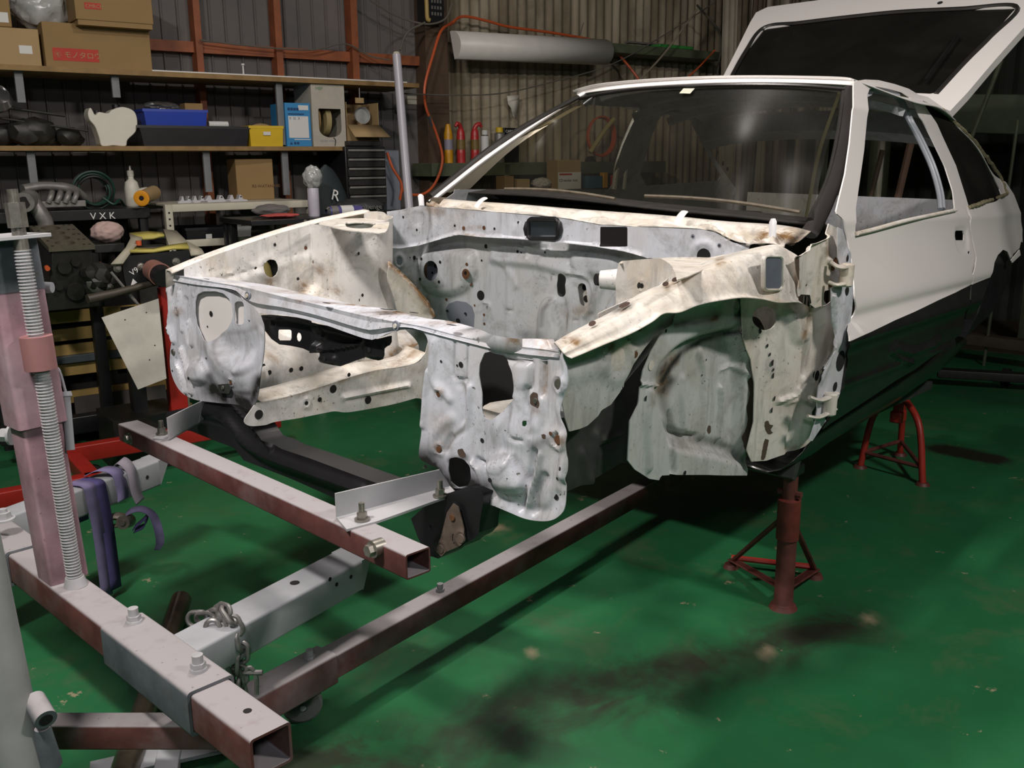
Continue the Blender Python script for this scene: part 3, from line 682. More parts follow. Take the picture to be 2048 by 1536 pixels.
# cowl top, creased sheet between the front edge and the windscreen
F = cat(np.concatenate([KK(C2('425,136 560,148 720,161 1000,184 1300,213'), 0, .40), KK(C3('0,254 180,264 400,272 640,282 740,300 820,340 900,370 1000,378 1100,376 1180,400'), 0, [.40]*5+[.395, .385, .37, .36, .36])]), 60)
Bk = cat(np.concatenate([KK(C2('470,85 700,105 1000,125 1300,150'), 0, .54), KK(C3('0,168 250,185 500,205 800,235 1100,255 1250,275 1350,300'), 0, [.54]*4+[.55, .55, .56])]), 60)
rng = np.random.RandomState(3)
def crease(G):
    for i in range(1, G.shape[0]-1):
        w_ = math.sin(math.pi*i/(G.shape[0]-1)); j = np.arange(G.shape[1])
        G[i, :, 2] += w_*.010*np.sin(j*.9+i*.8)*np.sin(j*.23+1)+w_*.008*np.sin(j*.41+2)
    return G
ct = patch('cowl_top', [M_BAYC], CAR, [F, F*.93+Bk*.07+[0, 0, .004], F*.5+Bk*.5-[0, 0, .010], Bk], 120, 14, fn=crease, linu=True)
blobs(ct, [(C3('1050,305')[0], 12, 1, 'rust'), (C3('1150,330 1250,330 1230,400'), 14, .9, 'rust'), (C3('1030,350')[0], 14, .8, 'rust'), (C3('1300,310 1200,390'), 8, .8, 'soot'), (C2('450,130 520,100'), 12, .7, 'rust'), (C3('900,280')[0], 9, .4, 'rust')])
for nm, a, b, wd, mt in (('wiper_seal_clip', C2('735,150')[0], C2('800,85')[0], .012, M_WHITE), ('wiper_seal_clip', C3('485,262')[0], C3('540,172')[0], .012, M_WHITE)):
    pa = K(a, 0, .41); pb = K(b, 0, .46); t = np.linspace(0, 1, 6)[:, None]; L = pa*(1-t)+pb*t; L[:, 2] += .006*np.sin(t[:, 0]*3.1)
    MB().tube(L, wd, 8, flat=.35).obj(nm, mt, CAR)
M_PVC = paint('translucent_white_plastic', (.75, .76, .78), .35)
for a, b, x in ((C3('1100,370')[0], C3('1108,215')[0], .385), (C2('395,135')[0], C2('388,60')[0], .42)):
    pa = K(a, 0, x); pb = K(b, 0, x+.01); MB().tube(cat([pa, pa*.5+pb*.5, pb], 8), [.010]*4+[.0105]*3+[.006], 10, flat=.5).obj('nozzle_peg', M_PVC, CAR)

# --- engine bay side, car's left: inner face with spring tower
def aprL(U, V):
    t = np.sqrt(np.clip(.142**2-(U-.085)**2, 0, None)); t = t+.02*sst((.62-V)/.2)*(t > .02)
    return np.maximum(.02*sst((.74-V)/.05), t)
sheet('fender_apron', [M_BAY, M_HOLE], CAR, 1, -.59, [(-.30, .69), (-.1, .735), (-.03, .768), (.05, .775), (.33, .785), (.36, .60), (.28, .45), (-.1, .45), (-.30, .58)], uv=True, sm=False, base=aprL, sg=1, res=.007, dots=[(C3('268,645')[0], .007, 1)])
tt = sheet('strut_tower_top', [M_BAYC, M_BAY, M_HOLE], CAR, 2, .776, C3('118,500 140,486 260,476 385,468 560,466 700,464 900,425 740,505 560,585 492,606 486,580 470,540 440,500 392,473 250,484'), sg=1, res=.006, sm=False)
tf = sheet('strut_tower_front', [M_BAY, M_HOLE], CAR, 0, -.064, C3('118,500 140,486 260,476 385,468 440,500 480,545 488,600 400,650 250,730 100,820 100,620 110,540'), sm=False, feats=[('ring', C3('268,645')[0], .012, .004), ('cap', C3('150,500 150,600 130,720'), .02, -.006)], dots=[(C3('268,645')[0], .006, 1)], res=.006)
# upper rail of the left side, traced stations: inner edge, crease, outer lip
st = [((1107, 682), (1121, 699), (1133, 712), -.60, -.650, -.665), ((1130, 668), (1146, 684), (1160, 701), -.60, -.655, -.67), ((1170, 647), (1185, 662), (1200, 684), -.60, -.66, -.68),
      ((1226, 619), (1240, 631), (1252, 663), -.60, -.665, -.69), ((1269, 590), (1285, 603), (1294, 640), -.60, -.67, -.70), ((1300, 575), (1318, 588), (1318, 623), -.595, -.67, -.705),
      ((1334, 563), (1352, 573), (1350, 621), -.59, -.67, -.71), ((1375, 540), (1390, 551), (1388, 606), -.58, -.675, -.715), ((1419, 518), (1435, 528), (1434, 597), -.575, -.68, -.725),
      ((1460, 506), (1475, 515), (1475, 592), -.58, -.69, -.735), ((1495, 497), (1507, 508), (1515, 595), -.60, -.70, -.74), ((1530, 490), (1542, 498), (1542, 601), -.62, -.71, -.745),
      ((1553, 489), (1562, 493), (1560, 602), -.64, -.715, -.75), ((1578, 501), (1584, 505), (1585, 601), -.67, -.72, -.75), ((1594, 510), (1597, 514), (1596, 604), -.69, -.725, -.75)]
ra = cat([K(s[0], 1, s[3]) for s in st], 60); rb = cat([K(s[1], 1, s[4]) for s in st], 60); rc = cat([K(s[2], 1, s[5]) for s in st], 60)
rin = ra-[0, 0, .03]; rmid = rb*.5+rc*.5+[-.004, -.004, 0]
rl = patch('apron_rail', [M_BAYC], CAR, [rin, ra, rb*.95+ra*.05, rb*.93+rc*.07, rmid, rc*.96+rb*.04, rc+[0, -.012, -.002]], 90, 22, linu=True, linv=True)
blobs(rl, [(p, 8, .9, 'rust') for p in C3('150,790 470,620 780,487 1130,540 430,650 760,490')]+[(C4('1060,100 1130,110'), 9, .9, 'rust'), (C3('1255,640 1250,560'), 6, .6, 'rust'), (C3('100,800 200,780'), 6, .7, 'soot'), (C3('700,640')[0], 20, .3, 'rust')])
M_SLOT = paint('slotted_hole', (.07, .04, .03), .9)
for p, rx, y in [(C4('1147,113')[0], .013, -.645), (C3('413,650')[0], .008, -.64), (C3('475,622')[0], .01, -.64), (C3('150,785')[0], .018, -.64), (C2('1480,905')[0], .009, -.64)]:
    c = K(p, 1, y); th = np.linspace(0, 6.28, 14, endpoint=False)
    MB().add([[c[0]+rx*math.cos(t), c[1]+.006*math.sin(t)-.002, c[2]+.006+.004*math.cos(t)+.002*math.sin(t)] for t in th], [list(range(14))]).obj('slotted_hole', M_SLOT, CAR)
# service opening of the rail
P = KK(rrect('c3', 1028, 462, 1136, 660, 22, 5), 1, -.738); cc = P.mean(0)
MB().add(P+[0, -.010, 0], [list(range(len(P)))]).obj('service_opening', paint('opening_inner', (.16, .18, .22), .4), CAR)
mb = MB(); P2 = cc+(P-cc)*1.08+[0, -.008, 0]; mb.tube(np.concatenate([P2, P2[:1]]), .006, 8, closed=True, flat=.6); mb.obj('opening_rim', M_BAYC, CAR)

# --- outside of the left apron
W1 = lambda s: q('w1', s); H1 = lambda s: q('h1', s)
ap = sheet('outer_apron', [M_WELL, M_BAYC, M_HOLE, M_RUST, M_CAV], CAR, 1, -.64,
  q('p', '1118,700 1160,695 1200,680 1252,655 1294,632 1330,612 1370,605 1430,590')+W1('500,200 440,320 300,420 230,500 130,640 60,770 0,870')+C4('1430,400 1350,510 1290,545 1270,580 1200,645 1150,665 1085,682 1060,600 1040,500 1050,300'), sm=False,
  feats=[('ring', C4('1393,220')[0], .042, .006), ('cap', C4('1060,330 1300,270'), .03, .004), ('ring', C4('1300,160')[0], .012, .005), ('ring', C4('1447,62')[0], .012, .005), ('ring', C4('1496,187')[0], .012, .005)],
  dots=[(C4('1393,220')[0], .036, 1), (C4('1300,160')[0], .008, 0, .006), (C4('1303,160')[0], .004, 2), (C4('1447,62')[0], .008, 0, .006), (C4('1450,62')[0], .004, 2), (C4('1496,187')[0], .008, 3, .003), (W1('180,350')[0], .010, 3)], res=.006, sg=-1)
blobs(ap, [(C4('1360,130 1350,160'), 7, .8, 'rust'), (W1('190,340')[0], 10, .9, 'rust')])
cv = sheet('lower_side_member', [M_CAV, M_WELL], CAR, 1, -.60, C4('1000,600 1270,560 1430,380 1540,250 1640,120 1700,60 1750,300 1700,760 1500,900 1420,880 1220,1000 1070,1065 1050,1000'), sm=False,  # rail and inner parts in shadow, the shade painted in as near-black
  feats=[('cap', C4('1250,700 1210,990'), .02, .012), ('cap', C4('1270,750 1420,690'), .012, .008), ('cap', C4('1280,790 1400,740'), .012, -.006), ('cap', C4('1160,820 1190,1000'), .02, .01)], res=.008, sg=-1)
def wbase(U, V): return -.02*sst((U-.1)/.3)
ww = sheet('wheel_housing', [M_WELL, M_BAYC, M_HOLE, M_RUST, M_PRIM, M_CAV], CAR, 1, -.655,
  W1('940,110 700,150 540,200 460,300 340,420 270,540 210,680 188,790 175,930 110,1060 95,1350 150,1420 260,1490 330,1500 345,1465 450,1460 700,1460 990,1465 1010,1340 1030,1100 1040,900 1035,720 1020,600 985,520 965,430 955,350 1000,220 1010,130'), sm=False, base=wbase,
  feats=[('step', W1('940,375 800,400 640,450 500,520 400,610 350,700 345,850 370,960 420,1100 470,1220 600,1250 800,1285 960,1325 970,1100 975,800 965,600 945,450'), .022, -.034),
         ('step', W1('500,215 640,180 760,175 790,220 760,280 640,310 540,310 460,330'), .012, -.012),
         ('cap', W1('940,380 800,405 640,455 500,520 420,600'), .012, -.010), ('cap', W1('870,820 875,950 860,1190'), .012, .014), ('cap', W1('600,760 590,900 620,1180'), .018, .010), ('cap', W1('720,550 760,750 740,1190'), .02, .010), ('cap', W1('500,1020 540,1160 700,1190'), .012, -.010),
         ('cap', W1('430,1150 600,1230 850,1290 1000,1350'), .03, -.014), ('cap', W1('190,780 330,790'), .006, .008), ('cap', W1('260,850 240,1050 250,1400'), .02, .012), ('cap', W1('340,900 390,1050 430,1200 440,1440'), .02, -.015),
         ('cap', W1('960,420 985,560 1040,600'), .012, .006), ('cap', W1('880,690 950,660 1010,720'), .010, .006), ('ring', W1('930,200')[0], .02, -.008)],
  dots=[(W1('268,640')[0], .011, 1), (W1('228,885')[0], .006, 2), (W1('770,612')[0], .0025, 2), (W1('738,728')[0], .0025, 2), (W1('520,1445')[0], .006, 2), (W1('378,380')[0], .004, 2)],
  mpatch=[(W1('1015,700 1035,760 1040,950 1035,1150 1015,1340 985,1270 978,1180 995,1050 990,950 1010,850 995,760'), 4), (W1('790,1110 810,1110 812,1160 795,1180 780,1150'), 4)], res=.005, sg=-1)
blobs(ww, [(W1('380,640 340,700 420,750 360,830'), 11, .75, 'soot'), (W1('430,600 370,700 350,820'), 14, .8, 'rust'), (W1('940,385 800,405 650,450 500,540 420,640 350,760'), 7, .95, 'soot'), (W1('350,850 370,960 430,1120 500,1230'), 9, .45, 'soot'), (W1('560,1190 800,1240 990,1330'), 9, .5, 'soot'), (W1('960,150 930,260 960,340'), 12, .55, 'soot'), (W1('500,320 620,320 760,290'), 5, .55, 'soot'), (W1('760,280 720,300'), 6, .9, 'rust'), (W1('300,800 280,920'), 6, .5, 'rust'), (W1('930,220')[0], 9, .7, 'soot'), (W1('430,330 520,340'), 6, .5, 'soot'), (W1('850,1280 990,1360'), 10, .6, 'soot'), (W1('440,1440 440,1300 430,1200'), 4, .4, 'soot')])
def pbase(U, V): return .09*sst((U-.25)/.25)
pl = sheet('scuttle_side_panel', [M_BAYC, M_WELL, M_HOLE, M_RUST, M_PRIM], CAR, 1, -.655,
  W1('940,100')+H1('0,750 290,800 440,770 620,860 700,860 800,800 815,960 815,1080 780,1240 700,1400 690,1530')+q('c5', '600,320 600,400 570,450 590,520 580,580 540,620 440,660 340,695 265,700 240,640 275,500 280,300 262,190')+W1('1020,600 985,520 960,430'), sm=False, base=pbase,
  holes=[ell('h1', 212, 950, 104, 104)],
  feats=[('ring', H1('212,950')[0], .030, .004), ('cap', H1('620,880 600,1000 560,1130 580,1200 560,1450'), .012, -.012), ('cap', H1('430,880 480,1100 550,1150'), .02, .01), ('cap', H1('700,900 690,1100 620,1400'), .03, -.012), ('cap', H1('800,850 815,1050 780,1240 700,1420'), .008, .010),
         ('cap', q('c5', '500,330 480,360 400,390'), .012, .012), ('cap', q('c5', '440,400 490,385'), .010, .008), ('cap', q('c5', '520,420 480,540 460,640'), .02, -.012), ('cap', q('c5', '590,240 580,290'), .01, .006), ('cap', H1('540,900 500,960 560,1080'), .03, .012)],
  dots=[(H1('235,1190')[0], .005, 2), (H1('258,1266')[0], .0045, 2), (H1('280,1340')[0], .008, 2), (H1('288,1400')[0], .004, 2), (H1('293,1452')[0], .007, 2), (H1('165,1048')[0], .010, 2), (q('c5', '380,375')[0], .006, 2), (q('c5', '368,435')[0], .007, 2), (H1('655,1450')[0], .014, 2), (q('c5', '585,255')[0], .010, 2)],
  mpatch=[(q('c5', '330,495 350,488 355,505 378,515 362,535 375,555 350,565 335,540 328,520'), 4), (q('c5', '330,580 352,590 345,640 330,690 310,692 318,640'), 4)], res=.005, sg=-1)
blobs(pl, [(H1('620,860 600,990 560,1120'), 6, .7, 'rust'), (H1('440,780 500,860'), 14, .6, 'soot'), (H1('300,840')[0], 8, .5, 'rust'), (q('c5', '440,640 540,610'), 8, .5, 'rust')])
sheet('scuttle_inner_panel', [M_BAY, M_HOLE], CAR, 1, -.60, ell('h1', 240, 960, 190, 190, 10), mpatch=[(H1('100,940 160,950 200,1010 215,1080 120,1040'), 2)], sg=-1, res=.006)
up = sheet('hinge_pillar', [M_BAYC, M_HOLE, M_RUST, M_PRIM], CAR, 1, -.752,
  H1('500,395 560,370 600,300 740,250 780,120 855,160 860,300 845,460 890,530 880,640 820,660 800,700 740,710 735,790 760,830 660,860 620,830 600,760 540,745 515,760 510,700 520,620 495,520 485,420'), sm=False,
  feats=[('cap', H1('740,320 720,480 690,600 680,780'), .009, .008), ('cap', H1('500,390 580,340 610,300 760,230'), .008, .012), ('cap', H1('770,440 800,440 830,470'), .012, .012), ('cap', H1('600,700 610,300'), .02, -.004)],
  dots=[(H1('790,440')[0], .008, 2, .006), (H1('805,510')[0], .007, 2, .004), (H1('785,655')[0], .007, 2, .004), (H1('580,658')[0], .003, 1)],
  mpatch=[(H1('485,400 520,400 522,600 505,690 492,560'), 4), (H1('530,740 615,745 630,830 520,775'), 2)], res=.004, sg=-1)
blobs(up, [(H1('770,300 770,400'), 5, .5, 'rust'), (H1('500,450 515,680'), 4, .7, 'rust'), (H1('690,650 710,420'), 3, .4, 'soot')])
# --- front face of the door
df = sheet('door_front_face', [M_HL, M_HOLE, M_BAY], CAR, 1, -.775, H1('860,150 900,170 940,290 975,440 990,560 995,720 985,880 960,1040 962,1160 940,1290 900,1500')+q('c5', '750,260 710,370 680,440 660,470 625,520 575,595 560,590 590,500 600,440 600,380 605,330 620,260 650,190')+H1('700,1400 790,1240 815,1080 808,960 800,800 800,690 880,640 880,500 860,420 860,300'), sm=False,
  feats=[('cap', H1('815,760 820,960 815,1100 790,1230 710,1390'), .008, .012), ('ring', H1('938,425')[0], .016, .005), ('cap', H1('900,800 890,1000 870,1150'), .03, .006), ('cap', q('c5', '690,60 660,180 620,280'), .02, .006)],
  dots=[(H1('936,428')[0], .010, 1), (H1('936,712')[0], .0125, 1), (q('c5', '718,183')[0], .028, 1), (q('c5', '690,315')[0], .013, 1), (q('c5', '650,460')[0], .014, 1)], res=.005, sg=-1)
blobs(df, [(H1('800,700 900,660'), 6, .3, 'rust')])
for (a, b, cc_, d) in ((H1('800,460')[0], H1('870,500')[0], H1('975,490')[0], H1('935,570')[0]), (q('c5', '560,370')[0], q('c5', '620,385')[0], q('c5', '700,350')[0], q('c5', '665,405')[0])):
    pa, pb, pc = K(a, 1, -.765), K(b, 1, -.785), K(cc_, 1, -.795); pd = K(d, 1, -.79)
    mb = MB(); mb.tube(cat([pa, pb, pc], 10), .009, 8, flat=.6); mb.tube([pd+[0, 0, .030], pd+[0, 0, .026], pd-[0, 0, .026], pd-[0, 0, .03]], [.014, .018, .018, .014], 12)
    mb.tube(cat([pa-[0, 0, .05], pb-[0, 0, .045], pc-[0, 0, .042]], 10), .008, 8, flat=.6); mb.obj('door_hinge', M_BAYC, CAR)
# ================================================================ CABIN AND BODY SIDE
bD = lambda s: q('bD', s); S1 = lambda s: q('s1', s)
def bodyb(U, V):
    U = np.asarray(U, float); V = np.asarray(V, float)
    up = -.50*np.clip(V-.87, 0, None)-.25*np.clip(V-1.2, 0, None)
    dn = .070*sst((.87-V)/.28); lo = -.065*np.clip((.52-V)/.34, 0, 1.4)**1.6
    return up+np.where(V < .87, dn, 0)+lo-.10*sst((U-2.15)/.7)+.0*U
SY = -.715
def band(V, a, b): return sst((V-a)/.006)*sst((b-V)/.006)
def side(U, V):
    U = np.asarray(U, float); V = np.asarray(V, float)
    zb = .575+.012*(U-.7)          # white bump strip above the black lower body
    r = .020*np.exp(-((V-(zb-.005))/.024)**2)-.012*np.exp(-((V-(zb+.048))/.018)**2)
    r = r*sst((2.6-U)/.1)
    r = r+.006*np.exp(-((V-.44)/.012)**2)
    return bodyb(U, V)+r
door_out = bD('983,522 1000,512 1060,502 1140,506 1240,530 1330,560 1395,600 1450,700 1540,870 1620,1045 1680,1240 1708,1335')+S1('890,200 905,300 925,400 917,460 905,500 900,560 890,650 860,760 830,850')+S1('700,960 560,1060 440,1130 300,1225 200,1290 60,1380 10,1420 60,1350 100,1275 130,1180 152,1080 165,1000 175,893 168,830 200,740 206,640 200,540 185,400 165,290 135,170 95,135')+bD('860,1345 880,1260 920,1100 950,900 970,700 980,560')
win = bD('1066,600 1080,565 1120,545 1200,560 1290,585 1340,620 1400,745 1470,880 1550,1050 1600,1210 1612,1322 1300,1388 985,1470 976,1440 985,1320 1012,1140 1040,950 1060,750')
dr = sheet('door', [M_TWO, M_PANDA, M_HOLE, M_BAYC, M_BLK], CAR, 1, SY, door_out, holes=[win, rrect('s1', 808, 240, 862, 298, 4)],
   base=side, sg=-1, sm=False, res=.008, feats=[('cap', S1('870,120 890,200 905,300 925,400 915,465 905,500 900,560 890,650 860,760'), .010, -.006), ('step', S1('805,235 870,235 875,350 820,355'), .012, -.006),
     ('cap', S1('410,950 450,985 480,1000 540,1025'), .01, .010), ('cap', S1('430,930 520,960 610,940 700,890'), .02, .012)],
   dots=[(S1('875,368')[0], .006, 4)],
   mpatch=[(S1('150,900 176,893 300,838 440,770 560,718 700,650 800,605 905,553 920,560 900,900 300,1300 0,1480 -40,1400 120,1000'), 1)], thick=.004)
qp = sheet('quarter_panel', [M_TWO, M_PANDA, M_HOLE, M_BAYC], CAR, 1, SY, bD('1395,600 1450,612 1560,690 1640,800 1730,885 1820,995 1900,1110 1945,1150 1990,1230 2025,1330 2040,1450 2040,1536')+S1('1192,290 1180,345 1160,370 1122,410 1105,365 1080,352 1050,385 1030,430 1012,500 1000,530 960,640 930,720 900,770 860,765 890,650 900,560 905,500 917,460 925,400 905,300 890,200')+bD('1708,1335 1680,1240 1620,1045 1540,870 1450,700'),
   holes=[bD('1405,630 1450,650 1560,722 1640,812 1730,900 1815,1010 1895,1125 1940,1232 1702,1312 1660,1190 1600,1040 1525,870 1455,725')], base=side, sg=-1, sm=False, res=.010,
   mpatch=[(S1('840,585 900,557 1012,512 1040,505 980,830 820,900'), 1)], thick=.004)
sheet('rear_wheel_arch', [M_BLK], CAR, 1, SY+.03, S1('1125,425 1105,370 1085,355 1050,390 1025,440 1010,510 985,580 960,640 930,740 900,790 860,870 930,800 1000,740 1060,620 1105,500'), base=bodyb, sg=-1, sm=False, res=.012, thick=.05)
sheet('bump_strip', [M_WHITE], CAR, 1, SY-.05, S1('1128,415 1180,350 1185,385 1135,432'), sg=-1, sm=False, res=.01)
sheet('handle_hole_backing', [M_HOLE], CAR, 1, SY+.045, S1('795,228 875,228 875,310 795,310'), base=side, sg=-1, sm=False, res=.02)  # black plate added behind the handle hole, in place of its shade
gl = sheet('quarter_glass', [M_DGLASS], CAR, 1, SY+.004, bD('1405,630 1450,650 1560,722 1640,812 1730,900 1815,1010 1895,1125 1940,1232 1702,1312 1660,1190 1600,1040 1525,870 1455,725'), base=bodyb, sg=-1, sm=False, res=.03, thick=.003)
M_ADH = paint('old_adhesive', (.34, .30, .18), .8, var=.7, scale=60)
def Kb(p):
    v = SY
    for _ in range(12):
        g = K(p, 1, v); v = .5*v+.5*(SY-float(bodyb(g[0], g[2])))
    return K(p, 1, v-.003)
for s in ('1530,700 1640,800 1730,890 1815,1000 1900,1120 1942,1225', '1942,1228 1820,1270 1702,1312'):
    L = cat([Kb(p) for p in bD(s)], 40); L += RNG.normal(0, .0015, L.shape); MB().tube(L, .006+.003*RNG.rand(40), 6).obj('adhesive_bead', M_ADH, CAR)
L = cat([Kb(p) for p in bD('985,1478 1100,1450 1300,1395 1500,1352 1612,1328')], 30)
MB().tube(L, .010, 8, flat=.6).obj('window_sill_strip', M_BAYC, CAR)
# bluish window channel on the rear side of the door opening
M_CHAN = paint('channel_paint', (.42, .45, .50), .4, var=.1)
for off, r in ((0, .009), (.030, .008)):
    L = cat([Kb(p)+np.array([-.005-off, .035, 0]) for p in bD('1290,600 1345,640 1400,760 1470,890 1545,1055 1592,1215 1605,1325')], 40); MB().tube(L, r, 8).obj('window_channel', M_CHAN, CAR)
L = cat([Kb(p)+np.array([.0, .03, 0]) for p in bD('1070,590 1150,565 1230,580 1300,605')], 20); MB().tube(L, .012, 8).obj('window_channel', M_CHAN, CAR)
# sill
L1 = KK(S1('0,1440 60,1390 200,1300 300,1235 440,1140 560,1065 700,970 830,855'), 1, SY-.01); L2 = KK(S1('-290,1670 -100,1580 0,1510 200,1390 400,1270 560,1160 700,1060 850,900'), 1, SY+.05)
patch('side_sill', [M_PANDA], CAR, [L1+[0, .02, 0], L1*.5+L2*.5-[0, .012, 0], L2, L2+[0, .10, .01]], 30, 8)

# --- windscreen
bl = KK(q('p', '866,397 950,398 1120,407 1290,419 1440,432 1560,441 1622,447'), 2, [.875, .872, .868, .864, .858, .852, .848])
tl = cat(KK(q('p', '1160,200 1210,190 1290,180 1400,175 1500,173 1600,175 1692,182'), 0, [1.17, 1.145, 1.12, 1.105, 1.11, 1.13, 1.16]), 7)
bl = cat(bl, 7)
mid_ = bl*.5+tl*.5+np.array([-.022, 0, .018])
ws = patch('windscreen', [M_GLASS], CAR, [bl, mid_, tl], 30, 16, thick=0)
M_TAPE = paint('windscreen_edge_band', (.30, .31, .20), .6, var=.15)
def edge(o, idx, w0, w1):
    return None
lft = np.array([bl[0], mid_[0], tl[0]]); rgt = np.array([bl[-1], mid_[-1], tl[-1]])
le = cat(lft, 16); re_ = cat(rgt, 16); l2 = cat(np.array([bl[0]*.48+bl[1]*.52, mid_[0]*.62+mid_[1]*.38, tl[0]*.58+tl[1]*.42]), 16); r2 = cat(np.array([bl[-1]*.70+bl[-2]*.30, mid_[-1]*.74+mid_[-2]*.26, tl[-1]*.80+tl[-2]*.20]), 16)
inn = np.array([.012, 0, -.006])
MB().grid(np.array([le[1:-1], l2[1:-1]])+inn).obj('edge_band', paint('cream_edge_band', (.56, .50, .38), .6, var=.12), ws); MB().grid(np.array([re_*.35+r2*.65, r2])+inn).obj('edge_band', M_TAPE, ws)
sm_ = K(q('g1', '1485,118')[0], 0, 1.105); 
P = KK(q('g1', '1448,92 1570,92 1520,148 1402,145'), 0, [1.10, 1.10, 1.085, 1.085]); MB().add(P-[.006, 0, 0], [[0, 1, 2, 3]]).obj('inspection_sticker', paint('sticker_paper', (.62, .63, .5), .6), ws)
out = np.array([-.010, 0, .010])
top_seal = MB().tube(cat(tl+out*.5, 40), .009, 8, flat=.7).obj('windscreen_seal', M_RUBBER, ws)
MB().tube(cat(lft+out+[0, .004, 0], 24), .014, 8, flat=.7).obj('windscreen_seal', M_RUBBER, ws)
# right-hand and lower seals are broad mouldings
M_MOLD = paint('glossy_black_moulding', (.05, .045, .045), .18, var=.2)
Lr = [K(p, 0, x) for p, x in zip(q('g2', '1530,70 1525,300 1480,600 1410,900 1330,1120 1250,1290 1180,1420 1130,1480'), (1.165, 1.08, .97, .85, .755, .68, .62, .59))]
Lr = cat(Lr, 40); MB().tube(Lr, np.linspace(.016, .026, 40), 10, flat=.45).obj('windscreen_moulding', M_MOLD, ws)
Lr2 = cat([K(p, 0, x) for p, x in zip(q('g2', '1480,90 1460,320 1415,600 1345,900 1262,1120 1190,1260 1150,1350'), (1.165, 1.08, .97, .85, .755, .69, .63))], 40); MB().tube(Lr2, .010, 8).obj('windscreen_seal', M_RUBBER, ws)
M_DUSTR = paint('dusty_rubber', (.16, .13, .09), .7, var=.5, scale=25)
lo_ = cat([K(p, 2, z) for p, z in zip(q('p', '866,402 950,403 1120,413 1290,425 1440,438 1560,448 1625,455'), (.870, .866, .862, .858, .852, .846, .842))], 60)
MB().tube(lo_, .013, 8).obj('windscreen_seal', M_DUSTR, ws)
MB().tube(lo_+[-.015, 0, -.010], .010, 8).obj('windscreen_seal', M_RUBBER, ws)
# wiper cowl line behind the glass: ledge of the stripped dash
D1 = cat(KK(q('p', '885,378 1000,382 1120,388 1290,402 1440,418 1560,430 1610,440'), 0, .66), 40); D1[:, 2] -= .012; D1[:, 1] = np.linspace(D1[0, 1], D1[-1, 1], 40)
mb = MB(); mb.grid(np.array([D1, D1+[.10, 0, .012], D1+[.22, 0, -.03], D1+[.24, 0, -.2]])); mb.obj('dash_ledge', [paint('dusty_black_vinyl', (.020, .016, .012), .8, var=.8, scale=18)], CAR, solid=.006)
for a, b in (('1010,378', '1230,398'), ('1290,392', '1600,425')):
    pa, pb = K(q('p', a)[0], 0, .64), K(q('p', b)[0], 0, .64); t = np.linspace(0, 1, 20)[:, None]; L = pa*(1-t)+pb*t; L[:, 2] += .01*np.sin(t[:, 0]*3.1); MB().tube(L, .006, 6).obj('vent_rail', M_DUSTR, CAR)

# --- roof skin with header and side rails
fr = cat(KK(q('p', '1156,193 1172,187 1210,182 1290,174 1400,168 1500,166 1600,167 1690,171 1712,175'), 0, [1.20, 1.185, 1.155, 1.13, 1.11, 1.115, 1.135, 1.165, 1.18]), 40)
tp = cat(KK(q('p', '1155,185 1170,179 1210,170 1290,162 1400,156 1500,154 1600,155 1690,158 1716,164'), 0, [1.23, 1.215, 1.19, 1.17, 1.155, 1.16, 1.175, 1.20, 1.22]), 40)
def rr_(x, z, w, c=.04):
    y = np.linspace(w, -w+.01, 40); return np.stack([np.full(40, x), y, z-c*(y/w)**2*(1+.6*(y/w)**4)], 1)
rows = [fr, fr*.3+tp*.7+[-.004, 0, .001], tp, rr_(1.5, 1.318, .57, .045), rr_(1.8, 1.318, .57, .045), rr_(2.08, 1.29, .55, .045)]
patch('roof', [M_WHITE], CAR, rows, 60, 40, thick=.004)
hb = MB(); hb.grid(np.array([fr+[.015, 0, -.008], fr+[.05, 0, -.035], fr+[.14, 0, -.012], fr+[.16, 0, .0]])); hb.obj('roof_header', [M_FW], CAR)
rb_ = np.array([rr_(x, z, .53, .03) for x, z in ((1.98, 1.265), (2.0, 1.19), (2.10, 1.16), (2.14, 1.24))]); hb = MB().grid(rb_); hb.obj('roof_rear_header', [M_FW], CAR, solid=.004)
for i, y in enumerate((-.4, -.27, .1, .25)):
    MB().add([[1.994, y+.07*a, 1.215+.012*b] for a, b in ((-1, -.6), (1, -.6), (1, .6), (-1, .6))], [[0, 1, 2, 3]]).obj('slotted_hole', M_HOLE, CAR)
for x in (1.45, 1.72): MB().grid(np.array([rr_(x, 1.29, .54, .04), rr_(x+.02, 1.265, .54, .04), rr_(x+.06, 1.265, .54, .04), rr_(x+.08, 1.29, .54, .04)])).obj('roof_bow', M_FW, CAR)
# A pillar on the far side
Lp = cat(KK(q('p', '858,405 900,372 960,325 1040,268 1100,228 1140,202 1175,183'), 0, [.55, .62, .73, .90, 1.03, 1.12, 1.20]), 30)
MB().tube(Lp+[.01, .006, 0], .013, 10, flat=.7).obj('windscreen_pillar', M_WHITE, CAR)

# --- far body side seen through the glass
def farb(U, V): return .50*np.clip(V-.87, 0, None)-.0*U
G1 = lambda s: q('g1', s)
fs = sheet('side_inner_panel', [M_FW, M_HOLE], CAR, 1, .72, [(.56, .30), (.56, .88), (1.15, 1.27), (1.5, 1.30), (2.0, 1.28), (2.25, 1.10), (2.7, .93), (2.8, .30)], uv=True, sm=False, base=farb, sg=-1, res=.012,
  holes=[G1('-1150,1180 -600,760 -100,420 300,255 620,285 860,290 985,290 880,500 790,700 700,950 660,1180'), G1('1040,1140 970,1020 1020,850 1090,620 1180,400 1300,345 1480,365 1560,540 1700,790 1865,1080')],
  dots=[(p, .012, 1) for p in G1('1720,625 1830,785 1880,900 1935,960 1680,300 1810,320')])
MB().tube(cat([K(p, 1, .66) for p in G1('985,290 880,500 790,720 720,950 690,1180')], 20), .012, 8).obj('window_channel', M_FW, CAR)
